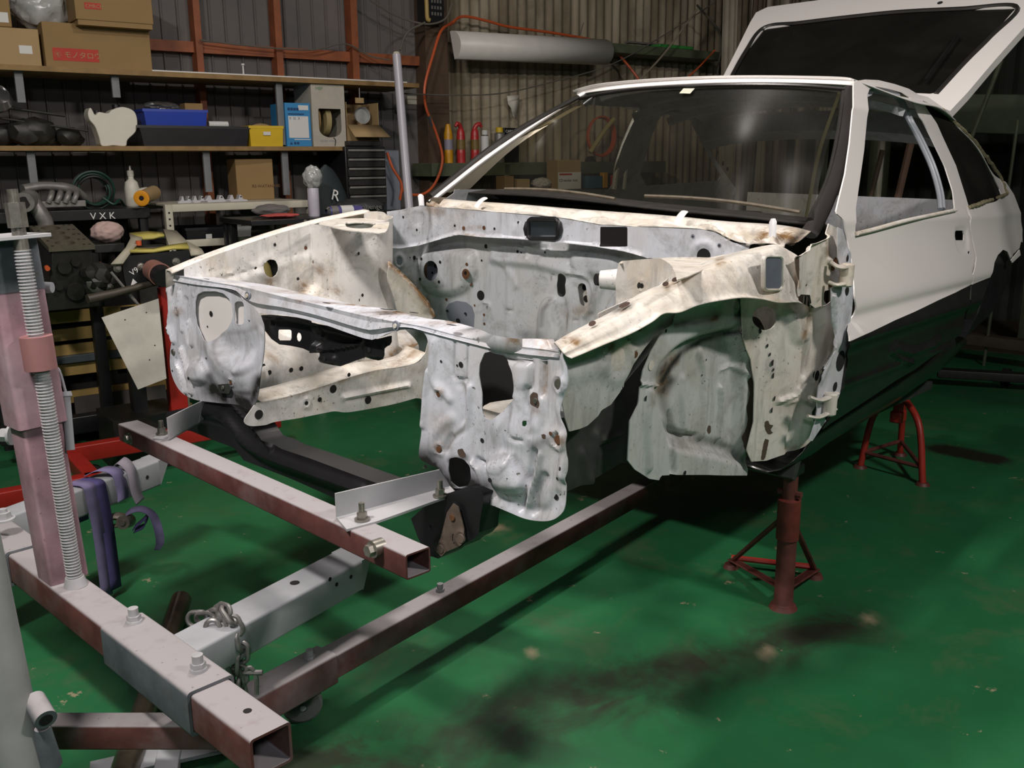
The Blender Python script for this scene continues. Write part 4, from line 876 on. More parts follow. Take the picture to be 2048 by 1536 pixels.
MB().tube(cat([K(p, 1, .66) for p in G1('1060,290 960,520 870,760 820,950 795,1180')], 20), .010, 8).obj('window_channel', M_FW, CAR)
sheet('side_outer_panel', [M_WHITE], CAR, 1, .76, [(.6, .22), (.6, .86), (2.8, .88), (2.8, .3), (2.6, .22)], uv=True, sm=False, sg=-1, res=.05)
# --- floor pan, bulkheads
MB().box((1.25, 0, .20), (1.5, 1.20, .03)).obj('floor_pan', M_CAV, CAR)
MB().box((.62, 0, .34), (.03, 1.36, .40), R=[[.9, 0, .43], [0, 1, 0], [-.43, 0, .9]]).obj('toe_board', M_CAV, CAR)
MB().box((1.1, .0, .25), (1.2, .28, .12)).obj('transmission_tunnel', M_FW, CAR)
MB().box((2.72, .1, .70), (.04, 1.05, .44)).obj('rear_panel', M_FW, CAR)
MB().box((2.35, 0, .62), (.7, 1.30, .04)).obj('luggage_floor', M_FW, CAR)
for y in (.55, -.53): MB().box((2.30, y, .72), (.6, .26, .22)).obj('rear_wheel_housing', M_FW, CAR, bevel=.05)
for a, b in (((2.15, .50, .70), (2.45, -.05, .64)),): MB().tube([a, b], .018, 8).obj('cross_brace', M_FW, CAR)
# --- open tailgate
hp_ = np.array([2.09, -.5, 1.264]); sl = .80; nrm_ = np.array([-sl, 0, 1.])/math.hypot(sl, 1)
HU = np.array([1, 0, sl])/math.hypot(1, sl)   # up the gate
def KH(p, ax, v):
    d = CM.T@ray(*p); off = hp_+nrm_*v; t = ((off-CCAM)@nrm_)/(d@nrm_); g = CCAM+d*t-hp_; return np.array([g@HU, g[1], v])
def hbase(U, V): return -.05*(V+.5-.5)**2
hx = sheet('tailgate', [M_WHITE, M_HOLE], CAR, 2, 0, q('p', '1440,165 1468,110 1500,45 1512,25 1535,14 1600,5 1700,-8 1800,-22 1950,-40 2110,-60 2130,-30 2048,55 1990,120 1935,185 1900,222 1880,213 1850,195 1800,175 1700,165 1550,165'),
   holes=[q('p', '1455,168 1490,105 1528,56 1600,46 1700,34 1800,24 1920,18 2034,14 1980,75 1930,125 1872,188 1800,185 1650,175')], k=KH, sg=1, sm=False, res=.012, dots=[(q('p', '1880,6')[0], .012, 1)], thick=.035)
RM = Matrix([[HU[0], 0, nrm_[0], hp_[0]], [0, 1, 0, hp_[1]], [HU[2], 0, nrm_[2], hp_[2]], [0, 0, 0, 1]])
hx.matrix_local = RM
tg = sheet('tailgate_glass', [M_DGLASS], hx, 2, -.008, q('p', '1455,168 1490,105 1528,56 1600,46 1700,34 1800,24 1920,18 2034,14 1980,75 1930,125 1872,188 1800,185 1650,175'), k=KH, sg=1, sm=False, res=.06, thick=.004)
P = [KH(p, 2, 0) for p in q('p', '1455,168 1490,105 1528,56 1600,46 1700,34 1800,24 1920,18 2034,14 1980,75 1930,125 1872,188')]
MB().tube(cat(P, 80), .010, 6).obj('tailgate_seal', M_RUBBER, hx)
a, b = KH((1915, 70), 2, .02), KH((1850, 160), 2, .02); MB().tube([a, b], [.006, .006], 6).obj('rear_wiper', M_BLK, hx)

# --- front crossmember and bracket under the nose
c8 = lambda s: q('c8', s)
xm = sheet('front_crossmember', [M_BLK, M_CAV], CAR, 0, -.50, c8('190,75 300,45 400,25 500,-8 560,15 620,75 690,165 760,205 880,245 1000,290 1150,345 1330,400 1340,450 1100,440 980,410 800,330 600,252 560,200 480,170 380,130 260,110'), sm=False, feats=[('cap', c8('300,70 420,50 520,70 600,160 700,230 880,300 1100,380'), .03, .02), ('cap', c8('560,20 640,110 720,200'), .012, .012)], res=.008, thick=.07)
sheet('crossmember_end_cap', [M_BLK], CAR, 0, -.455, C4('290,820 470,830 520,1000 500,1080 300,1090 280,950'), sm=False, res=.01)
br = sheet('bumper_mount_bracket', [M_BLK, M_PRIM, M_RUST, M_HOLE], CAR, 0, -.535, C4('70,1240 170,1150 300,1080 430,1035 500,1042 533,1085 530,1140 512,1250 505,1330 470,1370 425,1395 400,1420 350,1420 320,1435 290,1470 245,1495 205,1482 170,1478 110,1350'), sm=False,
  feats=[('step', C4('235,1440 270,1330 300,1200 340,1140 375,1170 400,1270 425,1380 380,1420 300,1440'), .008, .006), ('ring', C4('393,1365')[0], .016, .005), ('ring', C4('265,1432')[0], .016, .005), ('ring', C4('338,1232')[0], .012, .004)],
  dots=[(C4('393,1365')[0], .012, 1, .003), (C4('265,1432')[0], .012, 1, .003), (C4('338,1232')[0], .008, 2, .002), (C4('395,1365')[0], .005, 3), (C4('190,1292')[0], .004, 0)],
  mpatch=[(C4('240,1440 270,1330 300,1200 345,1145 375,1170 400,1270 425,1380 380,1420 300,1440'), 1)], res=.005, thick=.06)
rp = sheet('reinforcement_plate', [paint('rusty_grey_plate', (.17, .125, .10), .6, var=.5, scale=30), M_RUST, M_HOLE], CAR, 0, -.545, C4('240,1445 268,1330 300,1200 340,1142 372,1165 400,1270 425,1375 390,1412 300,1450 270,1480'), feats=[('ring', C4('393,1365')[0], .015, .004), ('ring', C4('265,1432')[0], .015, .004)],
  dots=[(C4('338,1232')[0], .008, 1, .002), (C4('338,1228')[0], .003, 2), (C4('395,1365')[0], .011, 0, .003), (C4('396,1367')[0], .005, 1), (C4('265,1432')[0], .011, 0, .003), (C4('267,1433')[0], .005, 1)], res=.004, sm=False)
K1 = lambda s: q('k1', s)
lb = sheet('latch_bracket', [M_BLK, M_HOLE], CAR, 0, -.475, K1('70,190 110,155 200,150 380,165 560,190 700,240 900,280 1050,330 1200,390 1300,400 1440,365 1440,430 1420,465 1385,480 1380,560 1360,605 1320,620 1180,585 1080,620 920,680 820,655 715,635 730,570 760,545 640,540 540,495 420,470 300,455 220,400 150,310 90,250'), sm=False,
  holes=[rrect('k1', 278, 303, 425, 415, 18), ell('k1', 497, 380, 30, 48), ell('k1', 607, 405, 13, 20, 10), ell('k1', 1003, 530, 17, 20, 12)],
  feats=[('cap', K1('660,250 665,400 640,530'), .012, .010), ('cap', K1('700,500 900,490 1100,450 1190,400'), .010, .012), ('step', K1('690,290 1150,400 1120,440 700,480'), .01, -.012), ('cap', K1('100,170 400,190 700,250 1000,330'), .008, .012), ('ring', K1('248,240')[0], .012, .004), ('ring', K1('705,345')[0], .012, .004),
         ('step', K1('1200,430 1370,440 1360,590 1200,570'), .008, .010), ('step', K1('730,570 870,570 870,660 730,630'), .008, .010)],
  dots=[(K1('705,345')[0], .006, 1), (K1('248,240')[0], .006, 1), (K1('1258,505')[0], .006, 1), (K1('797,592')[0], .006, 1)], res=.0045, thick=.004)
# ================================================================ STANDS AND LIFTING GEAR
CROPS.update({'c6': (0, 600, .3255), 'c7': (0, 1000, .349), 'c8': (200, 800, .479)})
def oversp(name, base, dust, rough=.7):
    """paint whose upward faces carry a coat of white spray dust"""
    n = N(name); ge = n.t.nodes.new('ShaderNodeNewGeometry'); sx = n.t.nodes.new('ShaderNodeSeparateXYZ'); lk(n.t, ge.outputs['Normal'], sx.inputs[0])
    f = n.math('ADD', n.ramp(sx.outputs[2], .15, .75), n.ramp(n.noise(4, 5, .65), .45, .75, 0, .45))
    f = n.math('MULTIPLY', f, n.ramp(n.noise(30, 4), .25, .5, .75, 1.))
    c = n.mix(n.ramp(n.noise(12, 6), .35, .65), tuple(x*.6 for x in base), base); c = n.mix(f, c, dust)
    c = n.mix(n.ramp(n.noise(70, 2), .7, .75, 0, .6), c, (.12, .08, .06))
    return n.set(col=c, rough=rough, spec=.25)
M_OX = oversp('red_oxide_steel_with_spray_dust', (.17, .062, .056), (.36, .335, .345))
M_OXP = oversp('pinkish_dusted_steel', (.46, .28, .33), (.46, .43, .47))
M_OXG = oversp('dusted_grey_steel', (.13, .15, .17), (.35, .33, .34))
M_WST = paint('dusty_white_steel', (.40, .41, .44), .6, var=.22, scale=8)
M_WST2 = paint('dusty_white_steel_sides', (.44, .46, .50), .6, var=.22, scale=5)
M_PALE = paint('bare_pale_plate', (.48, .48, .50), .45, var=.18, scale=10)
M_GALV = paint('dusted_steel_rod', (.55, .55, .57), .45, metal=.15, var=.3, scale=30)
M_CHAIN = paint('chain_steel', (.34, .33, .32), .42, metal=.6, var=.5, scale=40)
c7 = lambda s: q('c7', s); c6 = lambda s: q('c6', s)
UP = np.array([0, 0, 1.])
def bolt(mb, p, ax=UP, r=.010, h=.03, mi=0): mb.hexb(p, ax, r, h, mi)
# --- crossbeam bolted to the car with two angle brackets
zb = .60; hb_ = .05
pR = W((848, 1087), 2, zb); pR2 = W((810, 1110), 2, zb); pL = W((300, 836), 2, zb); pL2 = W((235, 847), 2, zb)
ax0 = (pR2-pL2); ax0[2] = 0; ax0 /= np.linalg.norm(ax0)
side_ = np.cross(UP, ax0)           # towards the car
if side_[0] < 0: side_ = -side_
endR = pR2+side_*.03-UP*.026; endL = pL2+side_*.03-UP*.026+ax0*.0
cb = thing('mounting_crossbeam', 'dusty red-oxide square steel crossbeam bolted to the car nose with two angle plates', 'beam', tuple((endR+endL)/2-UP*.026))
o_ = np.array(cb.location)
MB().beam(endL-o_, endR-o_, .058, .050, wall=.0035).obj('square_tube', M_OX, cb)
for p in c8('1143,622 130,160'):
    g = W(p, 0, endR[0]-.032 if p[0] > 500 else endL[0]-.032); mb = MB(); mb.cyl(g-o_+side_*.02, g-o_-side_*.004, .017, seg=18); mb.cyl(g-o_-side_*.004, g-o_-side_*.016, .012, seg=6); mb.obj('bolt', M_ZINC, cb)
def angle(nm, base, e0, e1, hpx, bolts, lab):
    B = [W(p, 2, zb+.003) for p in base]; a, b = W(e0, 2, zb+.003), W(e1, 2, zb+.003)
    mb = MB(); P = np.array([p-o_ for p in B]); mb.add(np.concatenate([P, P-[0, 0, .005]]), [list(range(len(P))), list(range(len(P), 2*len(P)))[::-1]]+[[i, len(P)+i, len(P)+(i+1) % len(P), (i+1) % len(P)] for i in range(len(P))])
    t = (b-a)/np.linalg.norm(b-a); nn = np.cross(t, UP)
    V = np.array([a, b, b+UP*hpx[1], a+UP*hpx[0]])-o_; mb.add(np.concatenate([V, V+nn*.004]), [(0, 1, 2, 3), (7, 6, 5, 4), (0, 4, 5, 1), (1, 5, 6, 2), (2, 6, 7, 3), (3, 7, 4, 0)])
    o = mb.obj(nm, M_PALE, cb)
    for p in bolts:
        m_ = MB(); g = W(p, 2, zb+.004)-o_; bolt(m_, g, r=.0105, h=.024); m_.cyl(g, g+UP*.036, .0065, seg=10); m_.obj('bolt', M_ZINC, o)
angle('angle_plate', c8('985,487 1030,540 1160,505 1490,388 1455,352'), c8('985,487')[0], c8('1455,358')[0], (.050, .043), [c8('1095,500')[0], c8('1420,402')[0]], '')
angle('angle_plate', c6('940,850 975,812 1030,800 1365,640 1370,660 1035,857'), c6('1035,855')[0], c6('1360,665')[0], (.058, .050), [c6('995,822')[0]], '')

# --- car dolly: front beam with sleeves, forks, screw column
zf = .37; w_ = .078
A0 = W(c7('0,262')[0], 2, zf); A1 = W((499, 1482), 2, zf); A2 = W((574, 1437), 2, zf)
fx = (A1-W((105, 1178), 2, zf)); fx[2] = 0; fx /= np.linalg.norm(fx); fs_ = np.cross(UP, fx)
if fs_[0] < 0: fs_ = -fs_
wf = abs((A2-A1)@fs_)
e1 = A1+fs_*wf/2-UP*.038; e0 = e1-fx*1.75
dl = thing('lifting_dolly', 'heavy T-shaped steel dolly with spray-dusted column, threaded screw and two fork arms', 'car dolly', (e1[0]-fx[0]*.6, e1[1]-fx[1]*.6, 0))
od = np.array(dl.location)
MB().beam(e0-od, e1-od, wf, .076, wall=.005).obj('front_beam', M_OX, dl)
def onfx(p, z=zf): g = W(p, 2, z); return (g-e1)@fx, (g-e1)@fs_
# sleeves
sA = onfx(c7('600,735')[0])[0]; sB = onfx(c7('1095,1120')[0])[0]
sl_ = MB().beam(e1+fx*sA-od, e1+fx*sB-od, wf+.014, .090, wall=.006).obj('sleeve', M_OXG, dl)
for p in c7('770,700 1138,975'):
    m_ = MB(); g = W(p, 2, zf+.007)-od; m_.cyl(g-UP*.005, g+UP*.006, .019, .016, seg=16); m_.cyl(g+UP*.006, g+UP*.032, .0105, seg=14); m_.cyl(g+UP*.006, g+UP*.016, .0145, seg=6); m_.obj('bolt', M_GALV, sl_)
sA2 = onfx(c7('0,215')[0])[0]; 
s2 = MB().beam(e1+fx*(sA2-.12)-od, e1+fx*(onfx(c7('150,330')[0])[0]-.05)-od, wf+.014, .090, wall=.006).obj('sleeve', M_OXG, dl)
# hole in the beam end
g = W(c7('1418,1208')[0], 2, zf+.0005)-od; MB().cyl(g, g+UP*.0006, .0075, seg=16).obj('bolt_hole', M_HOLE, dl)
# forks
def fork(pa, pb, pc, lab=None):
    a = W(pa, 2, zf); b = W(pb, 2, zf); t = b-a; t[2] = 0; t /= np.linalg.norm(t); n_ = np.cross(t, UP); n_ = n_ if n_[0]*0+1 else n_
    return a, b, t
fa = W((487, 1250), 2, zf); fb = W((737, 1114), 2, zf); ft = (fb-fa); ft[2] = 0; ft /= np.linalg.norm(ft)
fl_ = W((454, 1212), 2, zf); fn_ = np.cross(UP, ft); wfk = abs((fl_-fa)@fn_); 
if (fl_-fa)@fn_ < 0: fn_ = -fn_
cA = fa+fn_*wfk/2-UP*.038-ft*.13; tipR = W((757, 1130), 2, zf)
Lf = (tipR-cA)@ft
mb = MB(); mb.beam(cA-od, cA+ft*Lf-od, wfk, .076, wall=.005, open1=False)
fk = mb.obj('fork_arm', M_WST, dl)
for p, r in zip(c8('813,763'), (.011,)): g = W(p, 2, zf+.0006)-od; MB().cyl(g, g+UP*.0006, r, seg=16).obj('bolt_hole', M_HOLE, fk)
sd = fa-fn_*.0008
for p in c8('988,770 1048,738 960,748'):
    d = ray(*p); k_ = ((sd-CP)@fn_)/(d@fn_); g = CP+d*k_-od; MB().cyl(g, g-fn_*.0006, .005, seg=12).obj('bolt_hole', M_HOLE, fk)
# chamfered end block
e = cA+ft*Lf; MB().add(np.array([e+fn_*wfk/2-UP*.038, e-fn_*wfk/2-UP*.038, e-fn_*wfk/2+UP*.038, e+fn_*wfk/2+UP*.038, e+ft*.035+fn_*wfk/2+UP*.038, e+ft*.035-fn_*wfk/2+UP*.038])-od, [(0, 1, 2, 3), (3, 2, 5, 4), (0, 4, 5, 1), (1, 5, 2), (0, 3, 4)]).obj('fork_end', M_WST, dl)
# left fork
la = W(c6('430,1205')[0], 2, zf); lb_ = W(c6('1000,990')[0], 2, zf); lt = lb_-la; lt[2] = 0; lt /= np.linalg.norm(lt); ln = np.cross(UP, lt)
lf2 = W(c6('700,1050')[0], 2, zf); wl_ = .078
cL = W(c6('775,1070')[0], 2, zf); cL = cL+ln*wl_/2-UP*.038
s0 = -((cL-e0)@lt)-.3
st0 = cL-lt*.75; en0 = cL+lt*((W(c6('1010,1000')[0], 2, zf)-cL)@lt)
MB().beam(st0-od, en0-od, wl_, .085, wall=.005, open1=False).obj('fork_arm', M_WST, dl)
MB().add(np.array([en0+ln*.039-UP*.04, en0-ln*.039-UP*.04, en0-ln*.039+UP*.042, en0+ln*.039+UP*.042, en0+lt*.05+ln*.039+UP*.042, en0+lt*.05-ln*.039+UP*.042])-od, [(0, 1, 2, 3), (3, 2, 5, 4), (0, 4, 5, 1), (1, 5, 2), (0, 3, 4)]).obj('fork_end', M_WST, dl)
sd = cL-ln*.0398
for p in c6('822,1115 905,1088 830,1148'):
    d = ray(*p); k_ = ((sd-CP)@ln)/(d@ln); g = CP+d*k_-od; MB().cyl(g, g-ln*.0006, .006, seg=12).obj('bolt_hole', M_HOLE, dl)
# column: outer tube low, inner sliding sleeve higher, top plate, screw
cbx = W((82, 1176), 2, zf)    # left front foot of the column on the beam
su = onfx((60, 1150)); 
HF = np.array([cf[0], cf[1], 0]); HF /= np.linalg.norm(HF)
def onplane(p, pt, nrm): d = ray(*p); return CP+d*(((np.asarray(pt)-CP)@nrm)/(d@nrm))
rb0 = W(c7('435,490')[0], 2, zf)
PC = rb0+HF*.055                                  # the column's own plane; it leans a little
onc = lambda x, y: onplane((x, y), PC, HF)
onr = lambda x, y: onplane((x, y), rb0, HF)
CB, CTp = onc(121, 1120), onc(13, 520)
cax = (CTp-CB)/np.linalg.norm(CTp-CB); CB = CB-cax*((CB[2]-zf)/cax[2]); colc = CB
def alongz(y, at=None):                           # distance along the column whose centre shows at pixel row y
    lo, hi = -.2, 1.2
    for _ in range(40):
        m_ = (lo+hi)/2
        if pix(CB+cax*m_)[1] > y: lo = m_
        else: hi = m_
    return lo
def colbox(h0, h1, w, mat, nm): return MB().beam(CB+cax*h0-od, CB+cax*h1-od, w, w, up=fs_, wall=.005).obj(nm, mat, dl)
hs = alongz(845); ht = alongz(478)
colbox(0, ht-.05, .086, M_OXP, 'column_post'); colbox(hs, ht-.10, .104, M_OXP, 'sliding_sleeve'); colbox(ht-.11, ht, .107, M_OXG, 'sleeve_collar')
fz = np.cross(cax, fx); fz /= np.linalg.norm(fz); fxx = np.cross(fz, cax)
MB().box(CB+cax*(ht+.004)-od-fz*.03, (.20, .19, .008), R=np.stack([fxx, fz, cax], 1)).obj('top_plate', M_PALE, dl, bevel=.001)
S0, S1_ = rb0-od, onr(27, 395)-od
sx_ = (S1_-S0)/np.linalg.norm(S1_-S0); SL = np.linalg.norm(S1_-S0)
def ronr(y):
    lo, hi = -.2, 1.3
    for _ in range(40):
        m_ = (lo+hi)/2
        if pix(S0+od+sx_*m_)[1] > y: lo = m_
        else: hi = m_
    return lo
nt = 420; H = np.linspace(.02, ronr(500), nt)
MB().tube(S0+sx_*H[:, None], np.where(np.arange(nt) % 4 < 2, .0135, .0175), 14).obj('threaded_screw', M_GALV, dl, smooth=0)
MB().cyl(S0, S0+sx_*.022, .026, .020, 20).obj('screw_foot', M_PALE, dl)
MB().cyl(S0+sx_*ronr(738), S0+sx_*ronr(672), .033, seg=24).obj('screw_nut', paint('red_oxide_dusted_nut', (.36, .17, .17), .6, var=.2), dl)
mb = MB(); mb.cyl(S0+sx_*ronr(500), S0+sx_*ronr(455), .015, .014, 18); mb.cyl(S0+sx_*ronr(455), S0+sx_*ronr(405), .020, seg=6); mb.cyl(S0+sx_*ronr(405), S0+sx_*ronr(378), .011, seg=14); mb.obj('screw_head', M_ZINC, dl)
# locking pin hanging on the sleeve and side knob
pn = colc-od+fs_*.02+fx*.0
pp_ = PC-HF*.07
a = onplane((131, 783), pp_, cf)-od; b = onplane((141, 900), pp_, cf)-od
mb = MB(); mb.tube([a, a+(b-a)*.08, a+(b-a)*.1, a+(b-a)*.12, b], [.012, .014, .010, .0095, .0095], 14); mb.obj('locking_pin', M_WST, dl)
a = onplane((118, 755), pp_, cf)-od; mb = MB(); mb.tube(cat([a+[0, 0, -.02], a+[0, 0, .02], (a+onplane((131, 783), pp_, cf)-od)/2+[0, 0, .02], onplane((131, 783), pp_, cf)-od], 14), .003, 6); mb.obj('pin_cord', M_WST, dl)
a = onplane((80, 575), pp_, cf)-od; mb = MB(); mb.tube([a-.03*fx, a, a+.012*CR_, a+.028*CR_], [.010, .010, .013, .012], 12); mb.obj('locking_bolt', M_WST, dl)
a = onplane((8, 870), colc-fx*.04, cf)-od; mb = MB(); mb.hexb(a+.02*CR_, -CR_, .016, .04); mb.obj('locking_bolt', M_PALE, dl)
a = onplane((12, 1045), colc, cf); g = W((8, 1040), 2, zf+.05)-od; MB().hexb(g, UP, .018, .03).obj('bolt', M_PALE, dl)
# foot under the beam, standing on the floor
for s_ in (-1.72,):
    c = e1+fx*s_; c[2] = 0; m_ = MB(); m_.beam(c-od+[0, 0, .0], c-od+[0, 0, zf-.078], .05, .05, up=fs_, wall=.004); m_.obj('support_foot', M_OXG, dl)

# --- chain with shackle hanging over the fork root
ch = thing('chain', 'galvanised steel chain draped over the near fork arm', 'chain', tuple(W((470, 1300), 2, .30)))
oc = np.array(ch.location)
def link(c, t, u, L=.046, w=.030, r=.0050):
    t = t/np.linalg.norm(t); u = u-t*(u@t); u /= np.linalg.norm(u)
    th = np.linspace(0, 2*math.pi, 20, endpoint=False)
    P = np.array([c+t*(np.sign(math.cos(a))*(L/2-w/2)+w/2*math.cos(a))+u*(w/2*math.sin(a)) for a in th])
    return MB().tube(P, r, 8, closed=True)
def chain(path, n):
    P = cat(path, n)
    for i in range(n):
        t = P[min(i+1, n-1)]-P[max(i-1, 0)]; u = np.cross(t, CR_+UP*.3) if i % 2 else np.cross(t, cf); 
        link(P[i]-oc, t, u).obj('chain_link', M_CHAIN, ch)
ff = cA+ft*.20
cp = [onplane(p, pt, cf) for p, pt in (((395, 1238), fa+fn_*wfk+UP*.012), ((425, 1235), fa+fn_*wfk*.8+UP*.012), ((445, 1222), fa+fn_*.03+UP*.02), ((462, 1240), fa+UP*.006-fn_*.006), ((482, 1290), fa-fn_*.012-UP*.05), ((478, 1330), fa-fn_*.014-UP*.09), ((482, 1372), fa-fn_*.014-UP*.13))]
chain(cp, 12)
cp = [onplane(p, pt, cf) for p, pt in (((428, 1262), fa-fn_*.01+UP*.004), ((437, 1285), fa-fn_*.02-UP*.02), ((455, 1318), fa-fn_*.02-UP*.06), ((468, 1350), fa-fn_*.02-UP*.10), ((478, 1385), fa-fn_*.02-UP*.15))]
chain(cp, 6)
a = onplane((500, 1345), fa-fn_*.02-UP*.11, cf)-oc; mb = MB(); mb.tube(cat([a+[0, 0, -.05]+.01*CR_, a+[0, 0, -.01]+.012*CR_, a+[0, 0, .012], a+[0, 0, -.01]-.014*CR_, a+[0, 0, -.05]-.012*CR_], 20), .005, 8); mb.tube([a-.022*CR_-[0, 0, .0], a+.026*CR_], .006, 8); mb.obj('shackle', M_CHAIN, ch)

# --- purple ratchet strap over the far fork arm
M_PUR = paint('purple_webbing', (.085, .07, .22), .8, var=.35, scale=30); M_PURD = paint('dusted_purple_webbing', (.22, .19, .36), .85, var=.3, scale=20)
ta = W(c6('600,1160')[0], 2, zf+.004)
rs_ = thing('ratchet_strap', 'purple ratchet strap slung over the far fork arm of the dolly', 'strap', (ta[0], ta[1], .05)); orr = np.array(rs_.location)
def ribbon(pts, wv, n=30, t=.0018):
    P = cat(pts, n); wv = np.asarray(wv, float)
    if wv.ndim == 1: wv = np.tile(wv, (n, 1))
    else: wv = cat(wv, n)
    G = np.stack([P-wv/2, P+wv/2], 1); return MB().grid(G)
nf = -ln
def fk(s, o, z): c = cL+lt*s; c = c+ln*o; c[2] = z; return c
s1 = (W(c6('580,1130')[0], 2, zf)-cL)@lt
w50 = lt*.042
zt = zf+.006
for s_, dz, bot, mat in ((s1, 0, .03, M_PUR), (s1-.035, .002, .02, M_PURD)):
    pts = [fk(s_, .045, .24), fk(s_, .043, zt-.02), fk(s_, .036, zt+dz), fk(s_+.0, 0, zt+.002+dz), fk(s_, -.038, zt+dz), fk(s_+.002, -.045, zt-.03), fk(s_+.01, -.048, .22), fk(s_+.012, -.05, bot)]
    ribbon([p-orr for p in pts], w50, 50).obj('webbing', mat, rs_, solid=.002)
pts = [fk(s1+.03, .03, zt+.01), fk(s1+.055, .0, zt+.022), fk(s1+.075, -.036, zt+.008), fk(s1+.08, -.046, .33), fk(s1+.07, -.055, .30)]
ribbon([p-orr for p in pts], w50*1.2+ln*.01, 30).obj('webbing', M_PURD, rs_, solid=.002)
pts = [fk(s1+.13, .03, zt+.006), fk(s1+.12, -.01, zt+.03), fk(s1+.125, -.04, zt+.002), fk(s1+.13, -.045, .31), fk(s1+.14, -.05, .27)]
ribbon([p-orr for p in pts], w50*.8+UP*.012, 30).obj('webbing', paint('greyish_purple_webbing', (.36, .32, .38), .85), rs_, solid=.002)
pl0 = fk(s1+.06, -.06, .26)
c_ = lambda p, dz=0: onplane(p, pl0, cf)-orr
mb = MB(); mb.tube([c_((208, 1036)), c_((235, 1032)), c_((262, 1038))], [.012, .020, .018], 10, flat=.6); mb.tube([c_((208, 1055)), c_((240, 1050)), c_((262, 1048))], [.009, .012, .013], 10, flat=.5)
ctr = c_((252, 1043)); mb.cyl(ctr+cf*.024, ctr-cf*.024, .021, seg=18); mb.cyl(ctr-cf*.024, ctr-cf*.030, .009, seg=10); mb.obj('ratchet', paint('worn_zinc_ratchet', (.33, .29, .24), .4, metal=.6, var=.5, scale=30), rs_)
L = [c_(p) for p in ((250, 1030), (262, 1022), (283, 1018), (305, 1030), (317, 1060), (320, 1085), (314, 1100))]
ribbon(L, np.array([cf*.03+UP*.016, cf*.03+UP*.018, cf*.03+UP*.014+CR_*.006, cf*.02+UP*.006+CR_*.018, CR_*.024+cf*.01, CR_*.022+cf*.01, CR_*.018]), 40).obj('webbing', M_PURD, rs_, solid=.002)
L = [c_(p) for p in ((268, 1055), (280, 1045), (292, 1035), (290, 1050), (270, 1060))]
ribbon(L, cf*.03+UP*.016, 20).obj('webbing', M_PUR, rs_, solid=.002)

# --- folding engine crane: mast, legs, castors
zr = .19
ec = thing('engine_crane', 'engine crane with dusted grey mast, red-oxide legs and castors passing under the dolly', 'engine crane', (-1.1, .1, 0)); oe = np.array(ec.location)
ra_ = W((615, 1290), 2, zr); rb2 = W((1290, 948), 2, zr); ra_c = W((672, 1310), 2, zr)
rt = rb2-W((669, 1274), 2, zr); rt[2] = 0; rt /= np.linalg.norm(rt); rn = np.cross(UP, rt); rn = rn if (W((669, 1274), 2, zr)-ra_c)@rn > 0 else -rn
wr = .066
cen = ra_c+rn*wr/2-UP*.035
p0 = cen-rt*.02; p1 = cen+rt*1.75
MB().beam(p0-oe, p1-oe, wr-.008, .062, wall=.004).obj('leg', M_OX, ec)
q0 = cen-rt*.30; q1 = cen+rt*.0
MB().beam(q0-oe, q1-oe, wr+.006, .076, wall=.004).obj('leg_sleeve', M_OX, ec)
for p in ((620, 1290), (881, 1158)):
    tt_ = np.linspace(-.3, 1.7, 800); cc_ = cen[None]+rt[None]*tt_[:, None]; g = cc_[np.argmin(np.abs(pix(cc_+UP*.035)[:, 0]-p[0]))]+UP*(.038 if p[0] < 700 else .031)-oe; m_ = MB(); m_.cyl(g-UP*.004, g+UP*.022, .0085, seg=14); m_.cyl(g-UP*.004, g+UP*.008, .0125, seg=6); m_.obj('bolt', M_GALV, ec)
M_TYRE = paint('dusty_castor_tyre', (.17, .18, .17), .7, var=.3)
def castor(c, yaw=0, sc=1.):
    c = np.asarray(c)-oe; r = .048*sc; c = c-np.array([math.cos(yaw), math.sin(yaw), 0])*.025
    R = np.array([[math.cos(yaw), -math.sin(yaw), 0], [math.sin(yaw), math.cos(yaw), 0], [0, 0, 1]])
    top = zr-.075
    cs = MB().box(c+[0, 0, top-.003], (.09, .075, .006), R).obj('castor', M_OXG, ec, bevel=.001)
    v = R@np.array([.025, 0, 0]); a_ = R@np.array([0, 1., 0]); hub = c+v+[0, 0, r]
    MB().tube([hub-a_*.016, hub-a_*.012, hub+a_*.012, hub+a_*.016], [r*.86, r, r, r*.86], 28).obj('wheel', M_TYRE, cs)
    for s_ in (-1, 1):
        y = a_*.022*s_; P = np.array([c+y+[0, 0, top]+R@np.array([-.03, 0, 0]), c+y+[0, 0, top]+R@np.array([.04, 0, 0]), hub+y+R@np.array([.014, 0, -.008]), hub+y+R@np.array([-.012, 0, -.008])])
        MB().add(np.concatenate([P, P+a_*.003]), [(0, 1, 2, 3), (7, 6, 5, 4), (0, 4, 5, 1), (1, 5, 6, 2), (2, 6, 7, 3), (3, 7, 4, 0)]).obj('fork_plate', M_OXG, cs)
    MB().cyl(hub-a_*.03, hub+a_*.03, .007, seg=10).obj('axle', M_GALV, cs)
castor(W((606, 1440), 2, 0), 2.6+math.pi)
# cross leg in front and mast foot
la0 = W((70, 1455), 2, zr); la1 = W((318, 1455), 2, zr); 
a = W((60, 1436), 2, zr); b = W((330, 1436), 2, zr); t_ = b-a; t_[2] = 0; t_ /= np.linalg.norm(t_)
MB().beam(a-oe-UP*.03-t_*.05, b-oe-UP*.03+t_*.16, .052, .056, wall=.004).obj('cross_leg', M_OX, ec)
e_ = b+t_*.16; MB().beam(e_-oe-UP*.03, np.array(q0)-oe+UP*.0, .052, .056, wall=.004).obj('cross_leg', M_OX, ec)
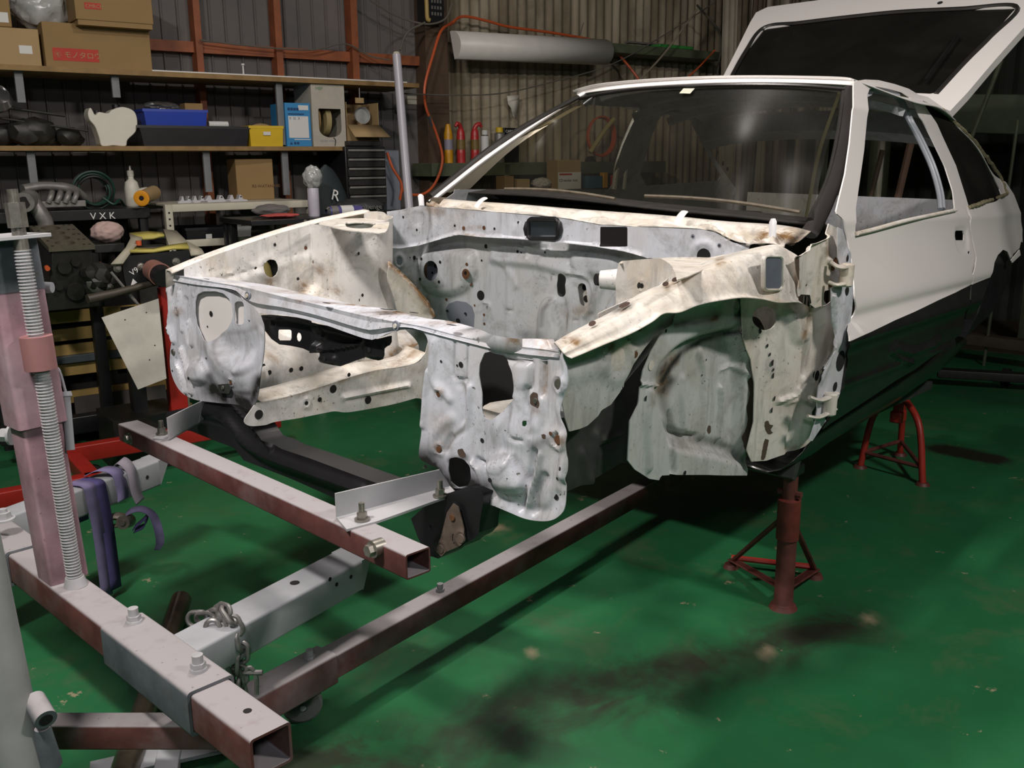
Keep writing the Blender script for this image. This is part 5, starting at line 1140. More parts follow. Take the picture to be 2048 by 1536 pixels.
# mast: stout sloping pipe at the very left
m0 = onplane((-60, 1050), (-1.32, .05, .5), cf); m1 = onplane((45, 1560), (-1.30, -.02, .2), cf)
mdir = (m1-m0)/np.linalg.norm(m1-m0); 
mb = MB(); mb.tube([m0-oe, m1-oe], .045, 28); mb.obj('mast_pipe', paint('grey_dusted_pipe', (.30, .31, .31), .55, var=.25), ec)
h0 = onplane((68, 1400), (-1.30, .0, .25), cf)-oe; h1 = onplane((92, 1440), (-1.34, -.02, .22), cf)-oe
mb = MB(); mb.cyl(h0, h1, .020, seg=22); mb.cyl(h1, h1+(h1-h0)*.02, .012, seg=14, mi=1); mb.obj('hinge_barrel', [M_OXG, M_HOLE], ec)
h2 = onplane((85, 1455), (-1.33, .0, .22), cf)-oe; h3 = onplane((100, 1530), (-1.33, -.0, .12), cf)-oe; mb = MB(); mb.tube([h2, h3], [.014, .022], 14); mb.obj('hinge_pin', M_OXG, ec)

# --- loose tubes on the floor
def floor_tube(nm, lab, a, b, r, mat, z=None, cat_='tube'):
    z = r if z is None else z
    pa, pb = W(a, 2, z), W(b, 2, z); return MB().tube([pa, pb], r, 20).obj(nm, mat, label=lab, cat=cat_)
M_TUB = paint('oily_steel_tube', (.20, .17, .12), .3, metal=.7, var=.5, scale=15)
floor_tube('steel_tube', 'round oily steel tube lying on the green floor under the dolly', (362, 1200), (230, 1600), .030, M_TUB)
pa, pb = W((345, 1480), 2, .02), W((320, 1620), 2, .02)
MB().beam(pa, pb, .05, .035).obj('steel_channel', M_WST, label='short pale steel offcut on the floor beside the round tube', cat='offcut')
pa, pb = W((180, 1545), 2, .02), W((470, 1480), 2, .02)
MB().beam(pa, pb, .07, .010).obj('floor_plate', M_WST, label='flat dusty steel strip on the floor at the foot of the crane', cat='steel strip')

# --- axle stands
M_JS = paint('worn_red_stand_paint', (.17, .05, .04), .55, var=.6, scale=14); M_JR = paint('bright_red_stand_paint', (.42, .035, .022), .45, var=.35, scale=10)
def axle_stand(foot_px, top_z, legs_px, lab, kind, sadd=None):
    if kind == 'post':
        f = W(foot_px, 2, 0); t = thing('axle_stand', lab, 'axle stand', tuple(f), group='axle stands'); o = f
        MB().tube([[0, 0, .004], [0, 0, .015], [0, 0, .018], [0, 0, .30]], [.034, .030, .028, .028], 22).obj('post', M_JS, t)
        MB().tube([[0, 0, .22], [0, 0, .335], [0, 0, .34], [0, 0, .345]], [.033, .033, .033, .020], 22).obj('outer_tube', paint('faded_dark_red', (.20, .04, .03), .55, var=.6, scale=16), t)
        MB().tube([[0, 0, .28], [0, 0, top_z-.03]], .021, 16).obj('inner_column', M_JS, t)
        MB().box((0, 0, top_z-.015), (.075, .05, .03)).obj('saddle', M_BLK, t, bevel=.004)
        MB().tube([[0, 0, 0], [0, 0, .012]], [.042, .036], 22).obj('foot', M_JS, t)
        F_ = [W(p, 2, .0)-o for p in legs_px]
        for g in F_:
            mb = MB(); mb.tube([g+[0, 0, .02], np.array([0, 0, .30])], .011, 8, flat=.6); mb.obj('brace', M_JS, t)
            MB().tube([g, g+[0, 0, .014]], [.026, .020], 16).obj('foot', M_JS, t)
            MB().beam(np.array([0, 0, .06])*1.0, g+[0, 0, .03], .03, .004).obj('strut', M_JS, t)
        MB().tube([F_[0]+[0, 0, .035], F_[1]+[0, 0, .035]], .010, 8).obj('strut', M_JR, t)
        for s_ in (-1, 1): MB().cyl((0, -.035*s_, .36), (0, -.015*s_, .36), .010, seg=8).obj('pin', M_JS, t)
    else:
        c = np.mean([W(p, 2, 0) for p in legs_px], 0); t = thing('axle_stand', lab, 'axle stand', tuple(c), group='axle stands')
        tp_ = np.array([0, 0, top_z])
        for p in legs_px:
            g = W(p, 2, 0)-c; mb = MB(); mb.tube(cat([g+[0, 0, .005], g*.72+[0, 0, top_z*.60], g*.15+[0, 0, top_z*.82], [0, 0, top_z*.88]], 20), .014, 10); mb.obj('leg', M_JR, t)
            MB().tube([g, g+[0, 0, .012]], [.030, .022], 14).obj('foot', M_JS, t)
        for i in range(len(legs_px)):
            a, b = W(legs_px[i], 2, 0)-c, W(legs_px[(i+1) % len(legs_px)], 2, 0)-c; MB().tube([a*.93+[0, 0, .07], b*.93+[0, 0, .07]], .009, 8).obj('strut', M_JS, t)
        MB().tube([[0, 0, top_z*.55], [0, 0, top_z-.02]], [.024, .020], 14).obj('column', M_JR, t); MB().box((0, 0, top_z-.01), (.06, .045, .02)).obj('saddle', M_JR, t)
        MB().box((.0, 0, top_z*.60), (.07, .05, .05)).obj('pawl_box', M_JR, t, bevel=.006)
    return t
zs = float(car2w((.62, -.64, .165))[2])
axle_stand((1566, 1215), float(car2w((.56, -.62, .18))[2])+.0, [(1462, 1135), (1630, 1155)], 'nearest red axle stand with a single worn post under the left front sill', 'post')
axle_stand(None, float(car2w((1.55, -.6, .16))[2]), [(1720, 935), (1845, 970), (1800, 910)], 'bright red bent-leg axle stand under the middle of the left sill', 'bent')
# ================================================================ LEFT WALL: STUDS, SHELVES AND THEIR LOAD
RW = np.stack([WD, WN, [0, 0, 1]], 1)
def P3(p, t): s, z = wl(p, t); return wp(s, t, z)
M_STUD = paint('orange_primed_steel', (.30, .085, .028), .6, var=.45, scale=9)
M_CARD = paint('cardboard', (.26, .165, .065), .8, var=.12, scale=5); M_CARD2 = paint('pale_cardboard', (.36, .25, .12), .8, var=.12, scale=5)
M_PLY = paint('plywood_edge', (.27, .165, .06), .7, var=.35, scale=16)
M_RACK = paint('grey_rack_steel', (.17, .18, .19), .5, var=.25)
M_DARK = paint('dark_oily_metal', (.018, .018, .016), .5, var=.6, scale=30); M_CAST = paint('cast_aluminium', (.26, .25, .235), .45, metal=.35, var=.4, scale=20)
M_POLY = paint('milky_polythene', (.62, .60, .52), .45, var=.08); M_SILV = paint('polished_metal', (.6, .6, .6), .15, metal=.9, var=.2)
M_RED = paint('red_print', (.42, .035, .02), .7, var=.1); M_PAPER = paint('white_paper', (.6, .6, .58), .7, var=.05); M_GRN = paint('green_film', (.05, .30, .06), .4)
M_RPNT = paint('red_painted_steel', (.36, .018, .012), .4, var=.25); M_YEL = paint('yellow_plastic', (.62, .42, .02), .4, var=.12); M_BLUE = paint('blue_plastic', (.012, .045, .36), .35, var=.1)
M_LBLUE = paint('light_blue_carton', (.03, .22, .47), .6, var=.12); M_ORG = paint('orange_hose', (.55, .10, .03), .4, var=.1); M_BAG = paint('crumpled_clear_plastic', (.40, .41, .40), .25, var=.3, scale=14)
M_TEXTW = paint('white_lettering', (.7, .7, .68), .6, var=0.); M_CREAM = paint('cream_enamel', (.50, .47, .38), .5, var=.15)
def stud(px, wpx, name, t=TW-.05, y0=0, z0=0, z1=3.9):
    s0, _ = wl((px[0]-wpx/2, 60), t); s1, _ = wl((px[0]+wpx/2, 60), t); MB().box(wp((s0+s1)/2, t, (z0+z1)/2), (s1-s0, .08, z1-z0), RW).obj(name, M_STUD, kind='structure')
for x in (391, 551, 703): stud((x, 0), 13, 'trim_1')
sa, za = wl((300, 88), TW-.03); sb_, zb2 = wl((830, 124), TW-.03)
MB().box(wp((sa+sb_)/2-.6, TW-.03, (za+zb2)/2), (sb_-sa+1.6, .05, .055), RW).obj('trim_2', M_STUD, kind='structure')
s0, _ = wl((838, 200), TW); M_POST = paint('brown_timber_post', (.10, .06, .035), .8, var=.5, scale=8)
MB().box(wp(s0+.06, TW-.06, 1.95), (.16, .14, 3.9), RW).obj('trim_3', M_POST, kind='structure')
ZS1, ZS2, ZT, TF = 1.742, 1.392, 1.118, 2.75
def shelf(lab, z, x0, x1, zpx, tf, tb, th, group='long shelf boards', mat=M_PLY):
    s0, _ = wl((x0, zpx), tf); s1, _ = wl((x1, zpx), tf); return MB().box(wp((s0+s1)/2, (tf+tb)/2, z-th/2), (s1-s0, tb-tf, th), RW).obj('shelf_board', mat, label=lab, cat='shelf', group=group, bevel=.001)
shelf('topmost wooden shelf board with the cardboard boxes on it', ZS1, -120, 838, 150, TF, 3.14, .024)
shelf('middle wooden shelf board with the blue bin and white jug on it', ZS2, -120, 690, 292, TF, 3.14, .022)
def upright(lab, x, ya, yb, t=2.80):
    s_, z1 = wl((x, ya), t); _, z0 = wl((x, yb), t); MB().beam(wp(s_, t, z0), wp(s_, t, z1), .035, .02, up=WN, wall=.002).obj('shelf_upright', M_RACK, label=lab, cat='shelf upright', group='grey steel shelf uprights')
for x, ya, yb, l in ((228, 144, 195, 'grey steel upright between the top and middle shelves above the white jug'), (35, 138, 205, 'leftmost grey steel upright between the top and middle shelves'), (556, 158, 290, 'grey steel upright behind the light blue carton'),
                     (60, 302, 372, 'grey steel upright under the middle shelf at the left'), (411, 302, 384, 'grey steel upright under the middle shelf beside the brown carton'), (568, 302, 390, 'grey steel upright under the middle shelf below the blue carton')): upright(l, x, ya, yb)
def rect(x1, y1, x2, y2, t, zb=None):
    ym = (y1+y2)/2; a, _ = wl((x1, ym), t); b, _ = wl((x2, ym), t); _, zt = wl(((x1+x2)/2, y1), t); _, z0 = wl(((x1+x2)/2, y2), t)
    return a, b, (z0 if zb is None else zb), zt
def crate(name, lab, cat_, r, t, dep, mat, zb=None, bev=.003, grp=None, parent=None):
    a, b, z0, z1 = rect(*r, t, zb); mb = MB().box(wp((a+b)/2, t+dep/2, (z0+z1)/2), (b-a, dep, z1-z0), RW)
    return mb.obj(name, mat, label=lab, cat=cat_, group=grp, bevel=bev), (a, b, z0, z1)
def root(name, lab, cat_, r, t, zb=None, grp=None):
    a, b, z0, z1 = rect(*r, t, zb); return thing(name, lab, cat_, tuple(wp((a+b)/2, t, z0)), WY, grp), (b-a), (z1-z0)
def flat(par, name, mat, x0, z0, x1, z1, y=-.001):   # thin print on the front of a thing (its local frame)
    return MB().add([[x0, y, z0], [x1, y, z0], [x1, y, z1], [x0, y, z1]], [(0, 1, 2, 3)]).obj(name, mat, par, smooth=0)
def text(par, name, s, mat, x, z, size, y=-.002, ang=0, rx=90):
    cu = bpy.data.curves.new(name, 'FONT'); cu.body = s; cu.size = size; cu.extrude = .0002; cu.resolution_u = 2
    o = bpy.data.objects.new('tmp', cu); COL.objects.link(o); dg = bpy.context.evaluated_depsgraph_get(); me = bpy.data.meshes.new_from_object(o.evaluated_get(dg)); bpy.data.objects.remove(o)
    me.materials.clear(); me.materials.append(mat); w = bpy.data.objects.new(name, me); COL.objects.link(w); w.parent = par; w.location = (x, y, z); w.rotation_euler = (math.radians(rx), math.radians(ang), 0); return w
def carton(lab, r, t, dep, mat=M_CARD, zb=None, grp=None, flaps=False, name='cardboard_box'):
    o, w, h = root(name, lab, 'box', r, t, zb, grp)
    MB().box((0, dep/2, h/2), (w, dep, h)).obj('carton', mat, o, bevel=.003)
    MB().box((0, dep/2, h+.0006), (w*.98, .05, .001)).obj('packing_tape', M_CARD2, o)
    return o, w, h
# top shelf
o, w, h = carton('large cardboard box with a red katakana label on the top shelf', (88, 50, 301, 135), 2.80, .34, zb=ZS1); flat(o, 'printed_label', M_RED, -w*.43, h*.16, -w*.01, h*.44); text(o, 'lettering', '㋲ モノタロウ', M_CARD2, -w*.42, h*.235, h*.165)
o, w, h = carton('long cardboard box with a small red logo on top of the katakana box', (148, -40, 303, 38), 2.74, .34, M_CARD); o.location[2] = ZS1+.21; flat(o, 'printed_label', M_RED, -w*.38, h*.28, -w*.17, h*.44); text(o, 'lettering', 'CMRCH', M_CARD2, -w*.37, h*.31, h*.13)
MB().box((0, .1, -.012), (w*.96, .2, .022)).obj('bottom_edge', M_CARD, o)
o, w, h = carton('cardboard box with a white sticker at the left end of the top shelf', (-40, 55, 80, 132), 2.80, .33, zb=ZS1, mat=M_CARD2); flat(o, 'sticker', M_PAPER, w*.14, h*.33, w*.36, h*.55)
o2, w, h2 = carton('small cardboard box with a sticker stacked on the leftmost box', (-30, -20, 20, 52), 2.82, .25, zb=ZS1+h+.004); flat(o2, 'sticker', M_PAPER, -w*.1, h2*.12, w*.38, h2*.4)
def blob_mesh(c, r, n=1.0, seed=1, sub=3, freq=9., amp=.25, squash=(1, 1, 1)):
    bm = __import__('bmesh').new(); __import__('bmesh').ops.create_icosphere(bm, subdivisions=sub, radius=1); V = np.array([v.co[:] for v in bm.verts]); F = [[v.index for v in f.verts] for f in bm.faces]; bm.free()
    rg = np.random.RandomState(seed); K_ = rg.normal(0, freq/4, (10, 3)); ph = rg.rand(10)*6.28
    d = sum(np.abs(np.sin(V@K_[i]+ph[i])) for i in range(10))/10-.6
    V = V*(1+amp*d[:, None]*2)*np.array(squash)*r+np.array(c); return V, F
s_, z_ = wl((85, 25), 2.95); V_, F_ = blob_mesh(wp(s_, 2.95, z_+.02), .125, seed=3, sub=4, freq=12, amp=.3, squash=(1, .8, .85))
V_[:, 2] = np.maximum(V_[:, 2], ZS1+.17); MB().add(V_, F_).obj('plastic_bag', M_BAG, label='crumpled clear plastic bag lying on the boxes of the top shelf', cat='plastic bag', smooth=20)
s_, z_ = wl((487, 148), 2.85); MB().lathe([(.012, 0), (.012, .004), (.005, .006), (.004, .055), (.009, .058), (.009, .066), (0, .067)], wp(s_, 2.85, ZS1)).obj('spray_nozzle', M_PAPER, label='small white nozzle standing alone on the top shelf', cat='nozzle')
s0, _ = wl((305, 140), 2.77); s1, _ = wl((815, 160), 2.77); MB().box(wp((s0+s1)/2, 2.80, ZS1+.004), (s1-s0, .05, .008), RW).obj('white_batten', M_PAPER, label='long thin white batten lying along the edge of the top shelf', cat='batten')
# middle shelf, left to right
rg = np.random.RandomState(11)
mb = MB()
M_JUNK = paint('dark_grimy_parts', (.03, .03, .028), .5, var=.7, scale=22)
for i in range(9):
    x = -20+i*22+rg.rand()*8; hh = .06+.09*rg.rand(); s_, _ = wl((x, 280), 2.86); c = wp(s_, 2.86+rg.rand()*.1, ZS2+hh/2); 
    V_, F_ = blob_mesh(c, hh/2, seed=20+i, sub=2, freq=8, amp=.3, squash=(1.3, 1, 1)); V_[:, 2] -= V_[:, 2].min()-ZS2
    MB().add(V_, F_).obj('engine_part', M_JUNK, label='dark grimy engine part on the middle shelf, number %s from the left end' % ['one', 'two', 'three', 'four', 'five', 'six', 'seven', 'eight', 'nine'][i], cat='engine part', group='grimy parts on the middle shelf', smooth=30)
for a, b, r_, lb_r in (((-10, 212), (130, 232), .006, 'upper of two thin dark rods lying on the grimy parts of the middle shelf'), ((-10, 235), (175, 262), .005, 'lower, longer dark rod on the grimy parts of the middle shelf')):
    pa, pb = P3(a, 2.84), P3(b, 2.84); MB().tube([pa, pb], r_, 8).obj('metal_rod', M_DARK, label=lb_r, cat='rod', group='dark rods on the middle shelf')
s_, z_ = wl((8, 188), 2.83); MB().lathe([(0, 0), (.06, .005), (.085, .04), (.07, .07)], wp(s_-.05, 2.86, z_-.05), ax=tuple(-WN*.6+UP*.6)).obj('lamp_reflector', M_SILV, label='shiny round lamp reflector at the far left of the middle shelf', cat='reflector')
# white reservoir jug
o, w, h = root('washer_reservoir', 'milky white plastic washer reservoir on the middle shelf', 'reservoir', (178, 223, 277, 293), 2.80, ZS2)
pts = [(-.062, 0), (-.01, .003), (.045, 0), (.058, .03), (.10, .07), (.112, .12), (.10, .165), (.05, .183), (.0, .168), (-.02, .152), (-.06, .157), (-.078, .142), (-.095, .176), (-.110, .152), (-.106, .12), (-.085, .09), (-.072, .04)]
MB().prism([(x, z) for x, z in smooth_poly(np.array(pts), 4)], 0, .09, lambda x, y, z: (x, z, y)).obj('tank', M_POLY, o, bevel=.012)
MB().cyl((.03, .045, .165), (.03, .045, .195), .018).obj('filler_cap', M_BLK, o); MB().cyl((-.06, .045, .14), (-.06, .045, .165), .012).obj('filler_cap', M_BLK, o)
# bin (open box) builder
def open_bin(name, lab, cat_, r, t, dep, mat, zb, rim=True):
    o, w, h = root(name, lab, cat_, r, t, zb); k = .94; th = .004
    A_ = np.array([[-w/2*k, 0], [w/2*k, 0], [w/2*k, dep], [-w/2*k, dep]]); B_ = np.array([[-w/2, -.006], [w/2, -.006], [w/2, dep+.006], [-w/2, dep+.006]])
    G = np.array([[[x, y, 0] for x, y in A_], [[x, y, h] for x, y in B_], [[x*1.03, y, h] for x, y in B_], [[x*1.03, y, h-.012] for x, y in B_]])
    mb = MB(); mb.grid(G, closed=True); mb.add([[x, y, 0.001] for x, y in A_], [(0, 1, 2, 3)]); mb.obj('tub', mat, o, solid=.003, smooth=0); return o, w, h
open_bin('parts_crate', 'flat black crate under the blue bin on the middle shelf', 'crate', (280, 252, 498, 291), 2.78, .28, M_BLK, ZS2)
ob, w, h = open_bin('parts_bin', 'blue plastic bin stacked on the black crate', 'bin', (288, 219, 414, 254), 2.80, .22, M_BLUE, ZS2+.092)
V_, F_ = blob_mesh((0, 0, 0), .05, seed=8, sub=3, freq=9, amp=.35, squash=(1.6, .8, .55)); s_, _ = wl((322, 207), 2.88); MB().add(V_@RW.T+wp(s_, 2.88, ZS2+.092+h+.015), F_).obj('chrome_fitting', M_SILV, label='shiny chrome fitting lying on top of the blue bin', cat='fitting', smooth=20)
s_, _ = wl((385, 212), 2.9); MB().box(wp(s_, 2.92, ZS2+.092+h+.012), (.09, .08, .05), RW).obj('small_carton', M_CARD, label='small brown carton behind the chrome fitting on the blue bin', cat='box')
s_, _ = wl((436, 248), 2.84); MB().cyl(wp(s_-.05, 2.84, ZS2+.092+.018), wp(s_+.05, 2.84, ZS2+.092+.018), .016).obj('tape_roll', M_PAPER, label='small white bottle lying on the black crate', cat='bottle')
oy, w, h = open_bin('parts_bin', 'yellow plastic bin on the middle shelf beside the blue carton', 'bin', (499, 252, 566, 292), 2.78, .16, M_YEL, ZS2)
flat(oy, 'label_patch', M_PAPER, -.02, h*.55, .02, h*.72, -.010); V_, F_ = blob_mesh((0, .07, h*.9), .05, seed=31, sub=3, squash=(1.1, .9, .5)); MB().add(V_, F_).obj('contents', M_CARD2, oy)
oc, w, h = root('carton', 'light blue tall carton with a white label panel on the middle shelf', 'box', (572, 206, 622, 294), 2.78, ZS2)
MB().box((0, .10, h/2), (w, .20, h)).obj('body', M_LBLUE, oc, bevel=.002); flat(oc, 'label_panel', M_PAPER, -w*.40, h*.20, w*.40, h*.70); flat(oc, 'sticker', M_PAPER, w*.02, h*.84, w*.42, h*.95); flat(oc, 'label_strip', M_PAPER, -w*.2, h*.155, w*.45, h*.175)
mn = paint('dark_blue_print', (.01, .05, .16), .6)
text(oc, 'lettering', 'ク  ロ  ス', mn, -w*.38, h*.62, h*.07); text(oc, 'lettering', '■■■■', mn, -w*.42, h*.83, h*.08); text(oc, 'lettering', '▬▬▬▬▬', mn, -w*.4, h*.73, h*.08); text(oc, 'lettering', '▲ ●●', mn, -w*.4, h*.05, h*.08)
oc, w, h = root('dispenser_box', 'tall dirty-white carton with a cut-out showing a roll of wire', 'box', (624, 162, 690, 297), 2.77, ZS2)
M_DW = paint('dirty_white_card', (.42, .39, .33), .8, var=.15, scale=14)
th = np.linspace(math.pi, 2*math.pi, 16); cut = [(-.31*w, .58*h), (-.31*w, .28*h)]+[(.03*w+.34*w*math.cos(a), .27*h+.13*h*math.sin(a)) for a in th]+[(.37*w, .58*h)]
fr_ = sheet('front_face', [M_DW], oc, 1, 0, [(-w/2, 0), (w/2, 0), (w/2, h), (-w/2, h)], uv=True, sm=False, sg=-1, res=.006, thick=.003) if False else None
mb = MB(); O_ = np.array([(-w/2, 0), (w/2, 0), (w/2, h), (-w/2, h)])
bmm = __import__('bmesh').new(); 
def holed(O, Hh, y0, y1, name, mat, par):
    n = 48; 
    res = .006; lo = O.min(0); hi = O.max(0); xs = np.arange(lo[0], hi[0]+res, res); zs_ = np.arange(lo[1], hi[1]+res, res)
    X, Z = np.meshgrid(np.clip(xs, lo[0], hi[0]), np.clip(zs_, lo[1], hi[1]), indexing='ij'); P = np.stack([X.ravel(), Z.ravel()], 1); i_ = ~inside(P, Hh); d, nr = pdist(P, Hh); P2 = np.where((~i_ | (d < .3*res))[:, None], nr, P)
    I = i_.reshape(X.shape); k = I[:-1, :-1] | I[1:, :-1] | I[:-1, 1:] | I[1:, 1:]; ci, cj = np.nonzero(k); ny = X.shape[1]; idx = lambda a, b: a*ny+b
    F = np.stack([idx(ci, cj), idx(ci+1, cj), idx(ci+1, cj+1), idx(ci, cj+1)], 1); u = np.unique(F); rm = -np.ones(len(P), int); rm[u] = np.arange(len(u)); 
    return MB().add(np.stack([P2[u][:, 0], np.full(len(u), y0), P2[u][:, 1]], 1), rm[F].tolist()).obj(name, mat, par, smooth=0, solid=.003)
bmm.free()
holed(O_, np.array(cut), 0, .2, 'front_face', M_DW, oc)
for c, d in (((-w/2+.0015, .11, h/2), (.003, .22, h)), ((w/2-.0015, .11, h/2), (.003, .22, h)), ((0, .22, h/2), (w, .003, h)), ((0, .11, h-.0015), (w, .22, .003)), ((0, .11, .0015), (w, .22, .003))): MB().box(c, d).obj('side_face', M_DW, oc)
MB().tube([(-.0, .11, .42*h), (.03, .11, .42*h)], .085, 32).obj('wire_roll', paint('straw_coloured_roll', (.36, .29, .13), .7, var=.2), oc); MB().tube([(-.05, .11, .42*h), (-.04, .11, .42*h)], .095, 32).obj('roll_flange', M_CARD, oc)
text(oc, 'lettering', 'HBF', paint('green_print', (.06, .22, .09), .7), -w*.36, h*.86, h*.07); text(oc, 'lettering', 'WORK WIRE', M_GREY, -w*.3, h*.07, h*.045)
MB().tube(cat([(.02, -.002, .14*h), (.03, -.006, .10*h), (.025, -.006, 0.004)], 12), .002, 6).obj('wire_tail', M_DARK, oc)
# drawer cabinet with things on it
oc, w, h = root('drawer_cabinet', 'dark metal drawer cabinet with shiny drawer fronts behind the orange hose', 'cabinet', (692, 293, 772, 395), 2.72, 1.09)
MB().box((0, .17, h/2), (w, .34, h)).obj('body', M_BLK, oc, bevel=.004)
for i in range(6):
    z = h*(.93-.165*i); d_ = MB().box((0, -.006, z-.02), (w*.92, .012, h*.13)).obj('drawer', M_DARK, oc, bevel=.002); MB().box((0, -.014, z+.0), (w*.90, .012, .012)).obj('handle', M_CAST, d_, bevel=.003)
zc = 1.09+h
oc, w2, h2 = root('open_carton', 'open cardboard box holding a clear plastic dish, on the drawer cabinet', 'box', (694, 205, 757, 290), 2.78, zc+.03)
for c, d in (((-w2/2, .1, h2*.5), (.003, .2, h2)), ((w2/2, .1, h2*.5), (.003, .2, h2)), ((0, .2, h2/2), (w2, .003, h2)), ((0, .1, .002), (w2, .2, .003)), ((0, 0, h2*.16), (w2, .003, h2*.33))): MB().box(c, d).obj('side_face', M_CARD2, oc)
MB().add([(-w2*.5, -.002, h2*.42), (w2*.5, -.002, h2*.42), (w2*.62, -.09, .02), (-w2*.5, -.09, .02)], [(0, 1, 2, 3)]).obj('flap', M_CARD2, oc, solid=.003)
MB().lathe([(0, 0), (.042, .0), (.047, .02), (.048, .022)], (.02, .06, h2*.67), ax=(0, -1, .1)).obj('clear_dish', M_BAG, oc)
s_, _ = wl((730, 285), 2.72); MB().box(wp(s_, 2.80, zc+.016), (.2, .16, .028), RW).obj('oily_tray', M_DARK, label='low dark tray under the open cardboard box on the drawer cabinet', cat='tray', bevel=.004)
s_, z_ = wl((719, 202), 2.86); MB().add(V_*0+0, [[0, 1, 2]]) if False else None
MB().box(P3((719, 201), 2.80), (.052, .004, .028), RW).obj('hanging_tag', M_CARD2, label='small cardboard tag hanging above the open cardboard box', cat='tag'); MB().tube([P3((719, 196), 2.80), P3((718, 168), 2.80)], .004, 6).obj('tag_wire', M_SILV, label='twisted bright wire holding the small tag under the top shelf', cat='wire')
# bench level behind: table top in dark and a pale frame rack
zt_ = ZT
sA_, _ = wl((335, 410), 2.55); sB_, _ = wl((620, 405), 2.55)
rk = thing('frame_rack', 'low rack of cream angle iron standing in front of the shelves', 'rack', tuple(wp((sA_+sB_)/2, 2.55, 0)), WY); Lr_ = sB_-sA_
for y in (0, .45):
    for x in (-Lr_/2, Lr_/2): MB().beam((x, y, 0), (x, y, zt_), .035, .035, up=(0, 1, 0), wall=.003).obj('post', M_CREAM, rk)
    for z in (zt_-.018, .93, .4): MB().beam((-Lr_/2, y, z), (Lr_/2, y, z), .03, .035, wall=.003).obj('rail', M_CREAM, rk)
MB().box((0, .22, zt_-.004), (Lr_, .45, .008)).obj('top_plate', M_CREAM, rk)
MB().box((0, .22, .925), (Lr_, .45, .008)).obj('shelf_plate', M_DARK, rk)
for i in range(8): MB().cyl((-Lr_/2-.001, -.018, 1.08-i*.03), (-Lr_/2-.001, -.0185, 1.08-i*.03), .005, seg=8).obj('bolt_hole', M_HOLE, rk)
# back workbench with dark top for the left half
sL, _ = wl((-60, 420), 2.72); sR, _ = wl((300, 420), 2.72)
wb = thing('workbench', 'dark steel workbench below the middle shelf holding the intake manifold', 'workbench', tuple(wp((sL+sR)/2, 2.72, 0)), WY); Lb = sR-sL; zwb = 1.10
MB().box((0, .22, zwb-.025), (Lb, .44, .05)).obj('top', M_BLK, wb, bevel=.003)
text(wb, 'chalk_mark', 'V X K', M_TEXTW, Lb*.14, zwb-.046, .045, y=-.003)
for x in (-Lb/2+.03, Lb/2-.03):
    for y in (.03, .4): MB().beam((x, y, 0), (x, y, zwb-.05), .04, .04, up=(0, 1, 0)).obj('leg', M_BLK, wb)
MB().box((0, .22, .62), (Lb, .44, .02)).obj('shelf', M_DARK, wb)
# intake manifold on the bench
im = thing('intake_manifold', 'cast aluminium intake manifold with a large pipe elbow hanging over the bench edge', 'manifold', tuple(P3((90, 410), 2.74)), WY)
om = np.array(im.location); li = lambda p, t: RW.T@(P3(p, t)-om)
MB().tube(cat([li((45, 378), 2.72), li((90, 372), 2.74), li((140, 378), 2.76), li((162, 392), 2.80)], 16), [.030]*8+[.034]*8, 14, flat=.7).obj('plenum', M_CAST, im)
MB().tube([li((48, 405), 2.60), li((60, 400), 2.72)], [.043, .048], 22).obj('inlet_flange', M_CAST, im); MB().tube([li((48, 405), 2.596), li((48, 405), 2.60)], .026, 18).obj('inlet_bore', M_HOLE, im)
MB().tube(cat([li((62, 400), 2.68), li((80, 425), 2.66), li((92, 450), 2.66), li((85, 480), 2.66), li((64, 490), 2.66)], 24), .034, 16).obj('elbow', M_CAST, im)
for i, x in enumerate((105, 122, 139, 155)): MB().tube(cat([li((x, 380), 2.76), li((x-3, 392), 2.70), li((x-8, 405), 2.70)], 8), .013, 10).obj('runner', M_CAST, im)
MB().box(li((125, 408), 2.72), (.20, .03, .03)).obj('runner_flange', M_CAST, im, bevel=.004)
# coil of dark cable, bottle, filter
s_, _ = wl((195, 390), 2.80); cl = thing('cable_coil', 'tangled coil of dark cable on the workbench', 'cable', tuple(wp(s_, 2.80, zwb)), WY)
for i in range(7):
    th = np.linspace(0, 2*math.pi, 40, endpoint=False); r_ = .07+.012*(i % 3); tl_ = .25*math.sin(i*2.1)
    MB().tube(np.stack([r_*np.cos(th), .05+.03*np.sin(th)*math.cos(i)+i*.008, .085+r_*np.sin(th)*(.95)+tl_*.0], 1), .006, 6, closed=True).obj('loop', M_DARK if i % 2 else paint('dark_green_cable', (.01, .05, .035), .5), cl)
MB().tube(cat([(.02, -.02, .05), (.06, -.04, .02), (.10, 0, .04), (.13, .05, .01)], 20), .006, 6).obj('loop', paint('dark_green_cable', (.01, .05, .035), .5), cl)
s_, _ = wl((262, 360), 2.92); bt = thing('squeeze_bottle', 'milky squeeze bottle standing behind the orange filter', 'bottle', tuple(wp(s_, 2.92, zwb)), WY)
MB().lathe([(.03, 0), (.036, .01), (.036, .09), (.030, .12), (.014, .135), (.014, .15)], (0, 0, 0)).obj('body', M_POLY, bt); MB().lathe([(.016, .15), (.016, .175), (.005, .18), (.004, .20), (0, .2)], (0, 0, 0)).obj('cap', M_POLY, bt)
MB().tube(cat([(.03, 0, .01), (.05, 0, .05), (.045, 0, .09)], 10), [.02]*4+[.03]*6, 10).obj('funnel', M_POLY, bt)
f0, f1 = P3((284, 396), 2.66), P3((308, 385), 2.82); fl_t = thing('oil_filter', 'orange-capped cylindrical filter lying at the edge of the workbench', 'filter', tuple(f0-UP*.034))
MB().cyl((f0)*0+UP*.034, f1-f0+UP*.034, .034, seg=26).obj('body', M_CARD2, fl_t); d_ = (f0-f1)/np.linalg.norm(f0-f1)
